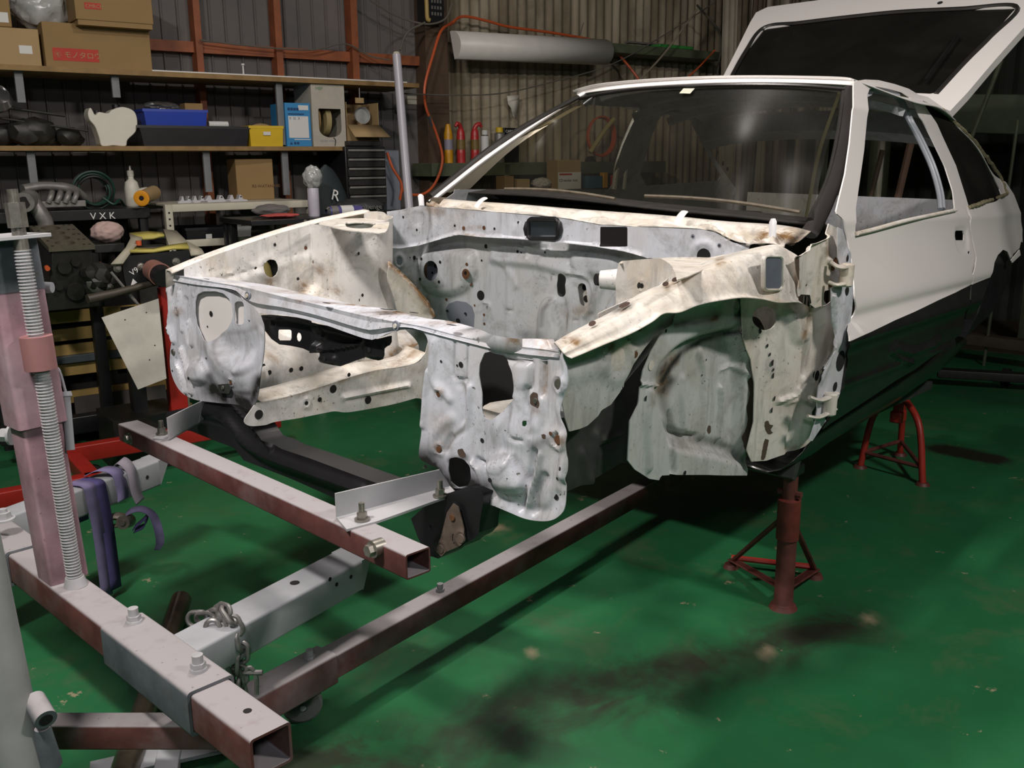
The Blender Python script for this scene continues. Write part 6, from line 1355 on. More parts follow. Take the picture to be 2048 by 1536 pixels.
MB().lathe([(.034, -.004), (.037, 0), (.037, .010), (.026, .013), (.012, .010), (.010, .004), (0, .004)], UP*.034, ax=d_, seg=28).obj('end_cap', paint('orange_plastic', (.72, .30, .02), .35, var=.08), fl_t)
MB().lathe([(.010, 0), (.010, .0125), (0, .0125)], UP*.034, ax=d_, seg=20).obj('bore', M_HOLE, fl_t)
# brown carton, bag cone, cans on the rack
o, w, h = carton('brown cardboard box standing on end under the middle shelf', (474, 318, 546, 402), 2.84, .18, zb=zt_); text(o, 'lettering', 'RS-WATANABE', M_RUST, -w*.1, h*.3, .022)
o.rotation_euler[2] = WY-.1
for x, w_b, lb_r in ((372, .04, 'small pale sheet-metal bracket at the left end of the cream rack'), (398, .045, 'second small pale bracket on the cream rack, left of the widest one'), (431, .08, 'widest pale folded bracket with eyelet tabs on the cream rack'), (473, .06, 'pale folded bracket nearest the brown carton on the cream rack')):
    s_, _ = wl((x, 400), 2.66); b_ = thing('sheet_bracket', lb_r, 'bracket', tuple(wp(s_, 2.66, zt_)), WY, 'pale brackets on the rack')
    V2 = [(-w_b, 0), (w_b, 0), (w_b*.95, .008), (w_b*.6, .012), (w_b*.45, .032), (w_b*.3, .034), (w_b*.2, .012), (-w_b*.2, .012), (-w_b*.3, .034), (-w_b*.45, .032), (-w_b*.6, .012), (-w_b*.95, .008)]
    MB().prism(V2, 0, .04, lambda x, y, z: (x, z, y)).obj('plate', M_PALE, b_, bevel=.001); MB().cyl((w_b*.4, -.001, .024), (w_b*.4, -.0015, .024), .004, seg=10).obj('eyelet', M_HOLE, b_)
# black table with cans in front of the cabinet
sT0, _ = wl((500, 432), 2.10); sT1, _ = wl((735, 420), 2.10); _, zTb = wl((600, 437), 2.10)
tb = thing('steel_table', 'small black steel table with spray cans on it beside the car', 'table', tuple(wp((sT0+sT1)/2, 2.10, 0)), WY); Lt = sT1-sT0
MB().box((0, .2, zTb-.012), (Lt, .42, .024)).obj('top', M_BLK, tb, bevel=.002)
for x in (-Lt/2+.03, Lt/2-.03):
    for y in (.32, .39): MB().beam((x, y, 0), (x, y, zTb-.024), .035, .035, up=(0, 1, 0)).obj('leg', M_BLK, tb)
for i in range(3): MB().hexb((-Lt*.06+i*.03, -.011, zTb-.014), (0, -1, 0), .006, .008).obj('bolt', M_ZINC, tb)
def can(lab, s, t, z, r, h, mb_, mc, lying=False, cap=True, top=None):
    c_ = thing('spray_can', lab, 'spray can', tuple(wp(s, t, z)), WY+(0 if not lying else 0)); 
    if lying: c_.rotation_euler = (0, math.radians(90), WY); c_.location[2] += r
    MB().lathe([(r*.93, 0), (r, .004), (r, h*.80), (r*.96, h*.82)], (0, 0, 0), seg=24).obj('body', mb_, c_)
    MB().lathe([(r*.96, h*.82), (r*.97, h*.83), (r*.6, h*.88), (r*.55, h*.885)], (0, 0, 0), seg=24).obj('shoulder', M_SILV, c_); MB().lathe([(0, .0005), (r*.93, 0)], (0, 0, 0), seg=24).obj('base', M_SILV, c_)
    if cap: MB().lathe([(r*.75, h*.86), (r*.75, h*.98), (r*.6, h), (0, h)], (0, 0, 0), seg=20).obj('cap', mc, c_)
    return c_
s_, _ = wl((628, 420), 2.22); cz = zTb
c_ = can('upright pale grey spray can with a clear bag over its nozzle on the black table', s_, 2.22, cz, .028, .165, paint('pale_lilac_can', (.50, .48, .55), .35), M_SILV, cap=False)
V_, F_ = blob_mesh((0, 0, .185), .052, seed=44, sub=4, freq=14, amp=.3, squash=(.85, .8, 1.05)); MB().add(V_, F_).obj('plastic_bag', M_BAG, c_, smooth=20)
s_, _ = wl((722, 421), 2.16); c_ = can('purple and white spray can lying on the black table', s_, 2.16, cz, .024, .21, paint('purple_can', (.10, .09, .26), .3), M_SILV, lying=True, cap=False)
c_.rotation_euler = (0, math.radians(-90), WY)
MB().lathe([(.0264, .05), (.0264, .115)], (0, 0, 0), seg=24).obj('label_band', M_PAPER, c_); MB().lathe([(.0264, .13), (.0264, .165)], (0, 0, 0), seg=24).obj('label_band', M_CAST, c_)
s_, _ = wl((560, 425), 2.2); V_, F_ = blob_mesh((0, 0, 0), .075, seed=51, sub=4, freq=9, amp=.25, squash=(1.2, .8, .14)); V_[:, 2] -= V_[:, 2].min(); MB().add(V_@RW.T+wp(s_+.01, 2.22, cz), F_).obj('red_cloth', paint('faded_red_cloth', (.50, .08, .07), .9, var=.3), label='crumpled red and white wrapper on the black table', cat='wrapper', smooth=30)
s_, _ = wl((545, 418), 2.38); V_, F_ = blob_mesh((0, 0, 0), .07, seed=52, sub=4, freq=9, amp=.3, squash=(1.3, .7, .4)); V_[:, 2] -= V_[:, 2].min(); MB().add(V_@RW.T+wp(s_, 2.40, cz), F_).obj('grey_rag', paint('grey_cloth', (.15, .14, .135), .9, var=.3), label='grey rag heaped behind the red wrapper on the black table', cat='rag', smooth=30)
# dark conical cover with the letter R and a black bag with script
sR_, _ = wl((668, 400), 2.36); cn = thing('fabric_cover', 'dark pointed fabric cover printed with a white letter R', 'cover', tuple(wp(sR_, 2.36, zTb)), WY)
G = []
for i, z in enumerate(np.linspace(0, 1, 12)):
    w_ = .095*(1-z**1.8)**.6+.004; th = np.linspace(0, 2*math.pi, 24, endpoint=False); G.append(np.stack([.015-z*.03+w_*np.cos(th), .05+.05*(1-z*.8)*np.sin(th), np.full(24, z*.245)], 1))
MB().grid(np.array(G), closed=True).obj('fabric', paint('dark_teal_fabric', (.012, .022, .026), .7, var=.4), cn); text(cn, 'lettering', 'R', M_TEXTW, -.022, .075, .075, y=-.008, ang=15)
tri = MB().add([(0, 0, 0), (.0, 0, 0), (0, 0, 0)], [(0, 1, 2)]) if False else None
bg = thing('paper_bag', 'flattened black bag with silver script lettering on the far end of the black table', 'bag', tuple(np.array(P3((715, 408), 2.36))*[1, 1, 0]+[0, 0, zTb]), WY)
V_, F_ = blob_mesh((0, 0, 0), .12, seed=61, sub=4, freq=6, amp=.18, squash=(1.15, .8, .30)); V_[:, 2] -= V_[:, 2].min(); MB().add(V_, F_).obj('bag_body', paint('black_paper', (.03, .032, .034), .5, var=.3), bg, smooth=30)
text(bg, 'lettering', 'Challenge', M_CAST, -.07, .022, .040, y=-.104, rx=60)
# things on the lower rack shelf
cr1, w, h = open_bin('storage_crate', 'black storage crate with a white tag on the lower level of the cream rack', 'crate', (372, 455, 452, 486), 2.62, .25, M_BLK, .931); flat(cr1, 'tag', M_PAPER, -.005, .01, .025, .035, -.010)
open_bin('clear_tub', 'clear plastic tub on the lower level of the cream rack beside the black crate', 'tub', (465, 452, 502, 487), 2.64, .12, M_BAG, .931)
for x, l in ((524, 'yellowish bottle on the floor under the black table, nearer the rack'), (568, 'yellowish bottle under the black table, nearer the car')):
    s_, _ = wl((x, 470), 2.5); MB().lathe([(.035, 0), (.038, .01), (.038, .75), (.03, .80), (.012, .83), (.012, .86), (0, .86)], wp(s_, 2.5, 0)).obj('tall_tube', paint('yellowed_card_tube', (.45, .36, .12), .7, var=.2), label=l.replace('bottle on the floor', 'tube on the floor').replace('yellowish bottle', 'yellowish tube'), cat='tube')
# engine block on a stand
eb = thing('engine_block', 'bare dark engine block with four open cylinders on a red engine stand', 'engine', tuple(P3((142, 620), 2.30)*[1, 1, 0]+[0, 0, 0]), WY); oe_ = np.array(eb.location)
le_ = lambda p, t: RW.T@(P3(p, t)-oe_)
tl0, tr0 = le_((97, 492), 2.20), le_((190, 492), 2.20); wE = tr0[0]-tl0[0]; zE = (tl0[2]+tr0[2])/2; lE = .40
def holes_top(w, l, n, r):
    O = np.array([(0, 0), (w, 0), (w, l), (0, l)]); return O
y0 = tl0[1]; x0 = tl0[0]
dk = sheet('deck', [paint('machined_deck', (.17, .155, .11), .4, metal=.4, var=.3, scale=30), M_HOLE], eb, 2, 0, [(x0, y0), (x0+wE, y0), (x0+wE, y0+lE), (x0, y0+lE)], uv=True, sm=False, sg=1, res=.008, k=lambda p, a, v: np.array([p[0], p[1], v]),
  holes=[[(x0+wE*.42+.040*math.cos(a), y0+.06+i*.093+.040*math.sin(a)) for a in np.linspace(0, 2*math.pi, 24, endpoint=False)] for i in range(4)], thick=.02,
  dots=[((x0+wE*u, y0+.015+j*.093), .006, 1) for j in range(5) for u in (.1, .78, .9)])
dk.location[2] = zE
MB().prism([(x0+.01, zE-.02), (x0+wE-.01, zE-.02), (x0+wE-.005, zE-.10), (x0+wE+.02, zE-.20), (x0+wE+.03, zE-.28), (x0-.03, zE-.28), (x0-.02, zE-.20), (x0+.005, zE-.10)], y0+.01, y0+lE-.01, lambda x, y, z: (x, z, y)).obj('crankcase', M_DARK, eb, bevel=.006)
for i, (u, v, r) in enumerate(((.3, -.09, .03), (.55, -.07, .02), (.75, -.12, .025), (.5, -.2, .04), (.15, -.17, .018))): MB().tube([(x0+wE*u, y0+.012, zE+v), (x0+wE*u, y0-.008, zE+v)], [r, r*.9], 18).obj('boss', M_DARK, eb)
for u, v in ((-.08, -.085), (1.08, -.085)): MB().cyl((x0+wE*u, y0, zE+v), (x0+wE*u, y0-.02, zE+v), .010).obj('plug', M_ORG, eb)
pv = Matrix.Translation((0, y0, zE)) @ Matrix.Rotation(math.radians(10), 4, 'X') @ Matrix.Translation((0, -y0, -zE))
for c_ in eb.children: c_.matrix_basis = pv @ c_.matrix_basis
for x in (x0-.04, x0+wE+.02): MB().beam((x, y0+.2, .20), (x, y0+.2, zE-.2), .05, .05, up=(0, 1, 0)).obj('stand_post', M_BLK, eb)
MB().beam((x0-.25, y0+.2, .16), (x0+wE+.25, y0+.2, .16), .07, .08).obj('stand_base', M_BLK, eb)
s_, _ = wl((215, 470), 2.45); rz_ = wl((215, 490), 2.45)[1]
st_ = crate('side_table', 'dark metal side table carrying the pale cloth', 'table', (188, 488, 250, 505), 2.38, .25, M_DARK)
V_, F_ = blob_mesh((0, 0, 0), .065, seed=71, sub=4, freq=16, amp=.22, squash=(1.05, .9, .72)); V_[:, 2] -= V_[:, 2].min(); MB().add(V_@RW.T+wp(s_, 2.45, st_[1][3]), F_).obj('pink_cloth', paint('pale_pink_cloth', (.50, .36, .33), .9, var=.15), label='bundled pale pink cloth beside the engine block', cat='cloth', smooth=30)
# red engine stand / pallet trolley in front
rp0 = P3((336, 590), 2.05); rs0 = thing('red_trolley', 'red steel trolley frame with an upright post behind the car nose', 'trolley', tuple(rp0*[1, 1, 0]), WY); oo = np.array(rs0.location); lr2 = lambda p, t: RW.T@(P3(p, t)-oo)
a, b = lr2((334, 575), 2.05), lr2((352, 815), 2.05)
MB().beam((0, 0, .16), (0, 0, a[2]), .075, .05, up=(0, 1, 0)).obj('upright_post', M_RPNT, rs0)
a, b = lr2((128, 905), 1.95), lr2((560, 885), 1.95); MB().beam((a[0], a[1], .15), (b[0], b[1], .15), .06, .07).obj('base_rail', M_RPNT, rs0)
a2 = lr2((-60, 985), 1.6); MB().beam((a2[0], a[1]-.35, .13), (a[0]+.1, a[1]-.35, .13), .06, .06).obj('base_rail', M_RPNT, rs0)
MB().beam((a[0]+.03, a[1]-.35, .13), (a[0]+.03, a[1], .13), .06, .06).obj('base_rail', M_RPNT, rs0)
for x, y in ((a[0]+.1, a[1]), (b[0]-.08, b[1]), (a2[0]+.1, a[1]-.35)): MB().tube([(x, y-.012, .045), (x, y+.012, .045)], .045, 18).obj('castor', M_DARK, rs0); 
# pallet behind
s0, z0 = wl((100, 700), 2.55); s1, _ = wl((330, 700), 2.55)
pt = thing('wooden_pallet', 'wooden pallet standing on edge with yellowed boards, seen below the engine', 'pallet', tuple(wp((s0+s1)/2, 2.62, 0)), WY); wP = s1-s0+.25
M_PAL = paint('yellowed_pallet_wood', (.46, .31, .10), .75, var=.25, scale=10)
for y in (630, 665, 697, 735, 790, 850): _, z = wl((215, y), 2.55); MB().box((0, .0, max(z, .06)), (wP, .02, .055)).obj('board', M_PAL, pt)
for x in (-wP*.42, 0, wP*.3): MB().box((x, .035, .42), (.09, .05, .80)).obj('block', M_PAL if x < 0 else M_DARK, pt)
MB().box((0, .07, .42), (wP, .01, .82)).obj('dark_backing', M_HOLE, pt)
a_, b_, z0, z1 = rect(150, 785, 335, 838, 2.35); pn_ = crate('leaning_steel_sheet', 'dull grey steel sheet leaning low against the pallet', 'sheet', (150, 782, 335, 842), 2.55, .012, paint('dull_dark_grey_sheet', (.10, .09, .085), .5, var=.3), bev=0)
crate('grey_rail', 'grey rail lying across the pallet', 'rail', (100, 703, 330, 718), 2.58, .03, paint('bluish_grey_rail', (.09, .11, .12), .5, var=.3))
# leaning plate: quadrilateral seen from its pixels on a slanted plane
Pq = [P3(p, t) for p, t in (((203, 635), 1.98), ((317, 597), 1.98), ((333, 757), 1.90), ((276, 779), 1.90))]
mb = MB(); nq = np.cross(Pq[1]-Pq[0], Pq[3]-Pq[0]); nq /= np.linalg.norm(nq); Q = np.array(Pq); mb.add(np.concatenate([Q, Q+nq*.003]), [(0, 1, 2, 3), (7, 6, 5, 4), (0, 4, 5, 1), (1, 5, 6, 2), (2, 6, 7, 3), (3, 7, 4, 0)])
for fx_, fy_ in ((.75, .12), (.35, .12), (.6, .7), (.8, .55)):
    c = (Q[0]*(1-fx_)+Q[1]*fx_)*(1-fy_)+(Q[3]*(1-fx_)+Q[2]*fx_)*fy_; mb.cyl(c-nq*.001, c+nq*.004, .003, seg=8, mi=1)
mb.obj('sheet_plate', [paint('scuffed_aluminium_plate', (.52, .50, .44), .5, var=.3, scale=7), M_HOLE], label='scuffed pale aluminium plate leaning behind the front panel', cat='plate')
# black gearbox mounting plate with bolts, yellow cover, long bar, pink cylinder
gp = thing('transmission_unit', 'transmission with a black mounting plate, yellow stained cover and paint-marked letters', 'transmission', tuple(P3((320, 600), 2.05)*[1, 1, 0]), WY); og = np.array(gp.location); lg_ = lambda p, t=2.05: RW.T@(P3(p, t)-og)
q4 = lambda s: [(180+float(a.split(',')[0])*.12695, 440+float(a.split(',')[1])*.12695) for a in s.split()]
def flatpoly(par, name, mat, pts, t, th):
    L = np.array([lg_(p, t) for p in pts]); mb = MB(); n = len(L); mb.add(np.concatenate([L, L+[0, th, 0]]), [list(range(n)), list(range(2*n-1, n-1, -1))]+[(i, n+i, n+(i+1) % n, (i+1) % n) for i in range(n)]); return mb.obj(name, mat, par)
flatpoly(gp, 'mounting_plate', M_BLK, q4('520,575 1560,470 1580,600 1480,720 1270,780 1240,900 1200,1000 600,1140 540,900 520,760'), 2.05, .02)
for p in q4('430,760 805,735 1355,655 1705,590'): c = lg_(p, 2.05); MB().hexb(c, (0, -1, 0), .011, .02).obj('bolt', M_ZINC, gp)
top = [('450,560 560,440 700,320 830,240 1150,190 1160,260 830,300 700,440 620,560 340,700 400,640', 2.06)]
M_YC = paint('yellow_stained_casting', (.50, .43, .10), .6, var=.3, scale=9); M_WC = paint('pale_stained_casting', (.42, .39, .30), .6, var=.25, scale=9)
def ring3(par, name, mat, rows):
    G = np.array([[lg_(p, t) for p, t in r] for r in rows]); MB().grid(G).obj(name, mat, par, solid=.01)
ring3(gp, 'stained_cover', M_YC, [[(p, 2.05) for p in q4('640,500 1000,500 1300,450 1560,450')], [(p, 2.12) for p in q4('600,440 1000,460 1300,400 1530,370')]])
ring3(gp, 'stained_cover', M_YC, [[(p, 2.22) for p in q4('820,300 1000,290 1100,260 1170,255')], [(p, 2.30) for p in q4('620,220 900,190 1050,200 1150,210')]])
ring3(gp, 'pale_cover', M_WC, [[(p, t) for p, t in zip(q4('330,700 560,450 640,300 620,230'), (2.02, 2.08, 2.2, 2.3))], [(p, t) for p, t in zip(q4('520,690 700,440 820,310 830,240'), (2.02, 2.08, 2.2, 2.3))]])
ring3(gp, 'pale_cover', M_WC, [[(p, t) for p, t in zip(q4('1160,160 1240,400 1560,480 1590,560'), (2.28, 2.14, 2.08, 2.04))], [(p, t) for p, t in zip(q4('1360,180 1520,340 1760,470 1800,540'), (2.28, 2.14, 2.08, 2.04))]])
c = lg_(q4('960,380')[0], 2.18); MB().box(c-[0, 0, .03], (.13, .10, .05)).obj('inner_housing', M_DARK, gp, bevel=.01)
c = lg_(q4('770,400')[0], 2.12); MB().cyl(c, c+[0, 0, .02], .012).obj('plug', M_ORG, gp)
text(gp, 'paint_mark', 'V9 R', M_TEXTW, lg_(q4('660,900')[0])[0], lg_(q4('700,880')[0])[2], .034, y=lg_(q4('700,880')[0])[1]-.003, ang=-30)
c = lg_(q4('680,990')[0]); MB().add([c+[-.012, -.003, -.012], c+[.016, -.003, 0], c+[0, -.003, .018]], [(0, 1, 2)]).obj('paint_mark', M_TEXTW, gp)
MB().tube([lg_(q4('-40,1250')[0], 1.98), lg_(q4('400,1150')[0], 2.0), lg_(q4('980,1000')[0], 2.02)], [.020, .017, .013], 12).obj('shaft', paint('oily_brown_shaft', (.06, .05, .035), .5, var=.4), gp)
a, b = lg_(q4('1110,800')[0], 2.0), lg_(q4('1110,990')[0], 1.98); hb0 = lg_(q4('1110,860')[0], 1.93)
MB().tube([hb0+[0, .10, .01], hb0], [.045, .048], 26).obj('pink_primed_drum', paint('pink_primer', (.33, .15, .12), .5, var=.3), gp); MB().tube([hb0, hb0-[0, .05, .01]], [.044, .038], 26).obj('rubber_cup', M_BLK, gp)
for (a_, b_) in (('330,820', '720,1280'), ('620,1180', '760,1330')): MB().tube([lg_(q4(a_)[0], 2.03), lg_(q4(b_)[0], 2.03)], .006, 8).obj('brace', M_CAST, gp)
for i in range(6):
    rr = np.random.RandomState(80+i); x = 20+rr.rand()*420; y = 760+rr.rand()*300; V_, F_ = blob_mesh(lg_(q4('%f,%f' % (x, y))[0], 2.12), .035+.02*rr.rand(), seed=90+i, sub=2, freq=8, amp=.35); MB().add(V_, F_).obj('casting_lug', M_CAST if i % 3 == 0 else M_DARK, gp, smooth=20)
MB().box((-.1, .12, .45), (.06, .06, .5)).obj('support_leg', M_BLK, gp); MB().box((-.1, .12, .12), (.3, .3, .24)).obj('support_block', M_DARK, gp)
# ================================================================ RIGHT PART OF THE LEFT WALL AND THE FAR END
# fluorescent reflector hanging on the wall
pa, pb = P3((900, 92), 3.02), P3((1204, 106), 3.02); fl_ = thing('fluorescent_fitting', 'long pale fluorescent light reflector, unlit, hanging on the corrugated wall', 'light fitting', tuple((pa+pb)/2), 0)
of = (pa+pb)/2; t_ = (pb-pa)/np.linalg.norm(pb-pa); nn = np.cross(t_, UP); nn /= np.linalg.norm(nn)
if nn@(CP-of) < 0: nn = -nn
u2 = np.cross(nn, t_); u2 = u2 if u2[2] > 0 else -u2
G = []
for k in (-1, 1):
    e = (pa if k < 0 else pb)-of
    G.append([e+nn*(.02+.10*math.sin(a))+u2*(.085*math.cos(a)*1.0+.0) for a in np.linspace(-.15, math.pi*.92, 16)])
M_REFL = paint('grey_white_enamel', (.72, .70, .66), .4, var=.1)
MB().grid(np.array(G)).obj('reflector', M_REFL, fl_, solid=.002)
for k, e in enumerate((pa-of, pb-of)): MB().add([e+nn*(.02+.10*math.sin(a))+u2*.085*math.cos(a) for a in np.linspace(-.15, math.pi*.92, 16)], [list(range(16))]).obj('end_plate', M_REFL, fl_)
def cable(name, lab, cat_, pts, r, mat, grp=None, n=60):
    L = cat([P3(p, t) for p, t in pts], n); o = L[0].copy(); return MB().tube(L, r, 8).obj(name, mat, label=lab, cat=cat_, group=grp)
cable('air_hose', 'orange air hose looping from the reflector down beside the leaning pipe', 'hose', [((904, 45), 3.05), ((882, 62), 2.98), ((866, 110), 2.95), ((850, 170), 2.94), ((852, 215), 2.94), ((872, 265), 2.92), ((885, 320), 2.90), ((868, 370), 2.90), ((838, 390), 2.9), ((800, 375), 2.9), ((775, 305), 2.95)], .0085, M_ORG)
cable('air_hose', 'orange air hose lying along the top of the reflector and down to the car roof', 'hose', [((900, 50), 3.08), ((925, 33), 3.1), ((975, 42), 3.1), ((1020, 54), 3.1), ((1120, 68), 3.1), ((1218, 88), 3.1), ((1240, 112), 3.08), ((1262, 138), 3.05), ((1285, 170), 3.0), ((1300, 200), 3.0)], .0085, M_ORG)
cable('hose_joint', 'bright metal hose joint on the orange air hose', 'coupling', [((857, 232), 2.93), ((864, 252), 2.93)], .011, M_SILV, n=4)
M_WIRE = paint('thin_grey_wire', (.12, .11, .09), .7)
for lab, pts, r in (('thin grey wire sagging in front of the corrugated wall from post to rafter', [((800, 187), 2.9), ((900, 190), 2.9), ((1000, 187), 2.9), ((1100, 165), 2.9), ((1220, 130), 2.9), ((1320, 75), 2.9), ((1430, 5), 2.9)], .004),
                    ('thick pale strap stretched diagonally up to the top of the wall', [((1270, 170), 2.9), ((1330, 105), 2.9), ((1394, 18), 2.9)], .007),
                    ('thin wire hanging straight down left of the paper tatter', [((1167, 45), 3.0), ((1160, 70), 3.0)], .003),
                    ('dark cable drooping from the top of the post to the leaning pipe', [((740, 0), 3.0), ((790, 30), 3.0), ((850, 48), 2.95), ((890, 38), 2.95), ((905, 5), 2.95)], .006),
                    ('dark cable bending down behind the head of the leaning pipe', [((850, 45), 2.95), ((815, 65), 2.95), ((800, 100), 2.95)], .007),
                    ('thin wire crossing the ribbed wall above the top shelf', [((400, 80), 3.08), ((500, 92), 3.08), ((620, 100), 3.08), ((690, 88), 3.08), ((740, 112), 3.08), ((780, 120), 3.0)], .004),
                    ('thin cable slanting from the roof corner behind the car roof', [((1394, 10), 2.95), ((1440, 70), 2.95), ((1435, 150), 2.95)], .008)):
    cable('wire', lab, 'wire', pts, r, M_WIRE if 'strap' not in lab else paint('pale_strap', (.26, .22, .16), .8))
for lab, pts in (('upper red strap slanting behind the car roof at the dark corner', [((1372, 158), 2.8), ((1400, 132), 2.8), ((1430, 100), 2.8)]), ('coiled orange hose hanging behind the windscreen', None)):
    if pts: cable('red_strap', lab, 'strap', pts, .006, M_ORG)
# coiled hose with yellowish strap behind the glass
s_, z_ = wl((1200, 273), 2.95); hc = thing('coiled_hose', 'coil of orange hose hanging on the wall, seen through the windscreen', 'hose', tuple(wp(s_, 2.95, z_)), WY)
for i in range(3):
    th = np.linspace(0, 2*math.pi, 50, endpoint=False); MB().tube(np.stack([(.115+.004*i)*np.cos(th), -.012*i+0*th, (.125+.003*i)*np.sin(th)], 1), .007, 8, closed=True).obj('loop', M_ORG, hc)
cable('webbing_strap', 'yellowish webbing strap hanging diagonally over the coiled hose', 'strap', [((1228, 238), 2.90), ((1210, 260), 2.9), ((1180, 305), 2.9)], .016, paint('yellow_webbing', (.42, .36, .15), .8), n=12)
# ledges
s0, _ = wl((862, 325), 2.95); s1, _ = wl((1330, 325), 2.95); zl = wl((900, 326), 2.95)[1]; M_LEDGE = paint('green_grey_steel_ledge', (.10, .12, .07), .6, var=.4, scale=10)
MB().box(wp((s0+s1)/2, 3.06, zl-.04), (s1-s0, .24, .08), RW).obj('wall_ledge', M_LEDGE, label='long greenish steel ledge on the corrugated wall carrying the spray cans', cat='ledge', bevel=.003)
s0, z0 = wl((1218, 86), 3.0); s1, _ = wl((1442, 100), 3.0); MB().box(wp((s0+s1)/2, 3.08, z0-.03), (s1-s0, .2, .06), RW).obj('wall_ledge', M_LEDGE, label='upper greenish steel ledge to the right of the light reflector', cat='ledge', bevel=.003)
sg0, _ = wl((1318, 85), 3.0); sg1, _ = wl((1385, 90), 3.0); MB().box(wp((sg0+sg1)/2, 3.05, z0+.012), (sg1-sg0, .12, .022), RW).obj('green_tray', M_GRN, label='bright green flat tray on the upper ledge', cat='tray', bevel=.004)
MB().box(wp(sg0+.02, 3.09, z0+.030), (.5, .05, .012), RW).obj('thin_strip', M_CAST, label='thin pale strip lying behind the green tray on the upper ledge', cat='strip')
def insect(lab, x, cb_, cc, trig):
    s, _ = wl((x, 300), 2.99); h = .235; c_ = thing('spray_can', lab, 'spray can', tuple(wp(s, 2.99, zl)), WY, 'tall spray cans on the ledge'); r = .027
    MB().lathe([(0, .0005), (r, 0), (r, h*.70), (r*.8, h*.74)], (0, 0, 0), seg=24).obj('body', cb_, c_)
    if trig:
        MB().lathe([(r*.95, h*.70), (r*.9, h*.80), (r*.6, h*.88), (0, h*.90)], (0, 0, 0), seg=24).obj('cap', cc, c_)
        MB().tube(cat([(trig*.004, 0, h*.86), (-trig*.010, -.005, h*.97), (-trig*.032, -.01, h*1.0), (-trig*.045, -.01, h*.93)], 14), [.014]*10+[.009]*4, 10).obj('trigger_nozzle', cc, c_)
    else: MB().lathe([(r, h*.70), (r*.98, h*.76), (r*.45, h*.99), (0, h)], (0, 0, 0), seg=24).obj('cap', cc, c_)
    MB().lathe([(r+.0006, h*.10), (r+.0006, h*.26)], (0, 0, 0), seg=24).obj('label_band', cc, c_); MB().lathe([(r+.0006, h*.34), (r+.0006, h*.60)], (0, 0, 0), seg=24).obj('label_band', paint('bluish_can_label', (.28, .26, .33), .5) if not trig else paint('brown_can_label', (.20, .13, .03), .5, var=.5, scale=60), c_)
    return c_
MY = paint('amber_plastic', (.62, .30, .01), .4); MR = paint('red_plastic', (.45, .03, .03), .35)
insect('yellow-capped tall spray can, leftmost on the wall ledge', 897, MY, MY, 0)
insect('first red-triggered spray can, beside the yellow-capped one', 922, MR, MR, 1); insect('second red-triggered spray can, beside the white can', 950, MR, MR, -1)
s_, _ = wl((970, 300), 2.99); can('plain white spray can on the wall ledge beside the red-triggered cans', s_, 2.99, zl, .026, .20, M_PAPER, M_PAPER)
s_, _ = wl((1004, 250), 2.99); c_ = can('can with a yellow round lid on the wall ledge near the windscreen pillar', s_, 3.02, zl, .032, .22, M_CAST, M_YEL); 
s_, z_ = wl((1030, 255), 3.02); oc = thing('black_tin', 'black tin with pale lettering on the ledge behind the yellow-lidded can', 'tin', tuple(wp(s_, 3.05, zl)), WY); MB().box((0, .05, .11), (.12, .08, .22)).obj('tin_body', M_BLK, oc, bevel=.004); text(oc, 'lettering', 'CARBON', M_TEXTW, -.05, .19, .024, y=.007)
s_, _ = wl((1028, 212), TW-.03); P = np.array([P3(p, TW-.02) for p in ((1014, 192), (1038, 190), (1038, 205), (1034, 222), (1031, 238), (1026, 232), (1022, 216), (1016, 208))]); MB().add(P, [list(range(8))]).obj('paper_tatter', M_POLY, label='torn scrap of pale paper stuck on the corrugated wall', cat='paper scrap', solid=.001)
# workbench behind the windscreen with clutter
sb0, zb0 = wl((985, 372), 2.75); sb1, _ = wl((1330, 376), 2.75); zb0 = wl((1150, 378), 2.75)[1]
wb2 = thing('workbench', 'long wooden workbench along the corrugated wall, seen through the windscreen', 'workbench', tuple(wp((sb0+sb1)/2, 2.75, 0)), WY); LB = sb1-sb0
MB().box((0, .2, zb0-.025), (LB, .44, .05)).obj('top', M_DARK, wb2)
for x in (-LB/2+.04, LB/2-.04):
    for y in (.03, .38): MB().beam((x, y, 0), (x, y, zb0-.05), .05, .05, up=(0, 1, 0)).obj('leg', M_DARK, wb2)
items = [(1010, 1028, 352, 'tan carton low on the workbench near the windscreen pillar', M_CARD, .10), (1035, 1060, 358, 'flat tan box with a white paper on the workbench', M_CARD2, .12), (1116, 1160, 340, None, None, .12), (1175, 1205, 352, 'blue and pale small carton right of the printed box', paint('teal_carton', (.02, .12, .2), .6), .1), (1207, 1216, 345, 'small amber bottle standing on the workbench', MY, .04), (1230, 1240, 350, 'small red tin standing on the workbench', MR, .05)]
for x0_, x1_, y0_, lab, mt_, dp in items:
    kd = '' if not lab else ('small_box' if 'carton' in lab or 'box' in lab else ('amber_bottle' if 'bottle' in lab else 'red_tin'))
    if lab: crate(kd, lab, kd.split('_')[1], (x0_, y0_, x1_, 376), 2.80, dp, mt_, zb=zb0)
o, w, h = carton('white and brown printed box standing on the workbench behind the glass', (1116, 320, 1162, 376), 2.78, .12, M_CARD2, zb=zb0); flat(o, 'white_panel', M_PAPER, -w*.5, 0, w*.5, h*.58); flat(o, 'red_print', M_RED, -w*.45, h*.48, w*.1, h*.54, -.002); text(o, 'lettering', 'CD-winder liner', M_BLK, -w*.47, h*.26, h*.13)
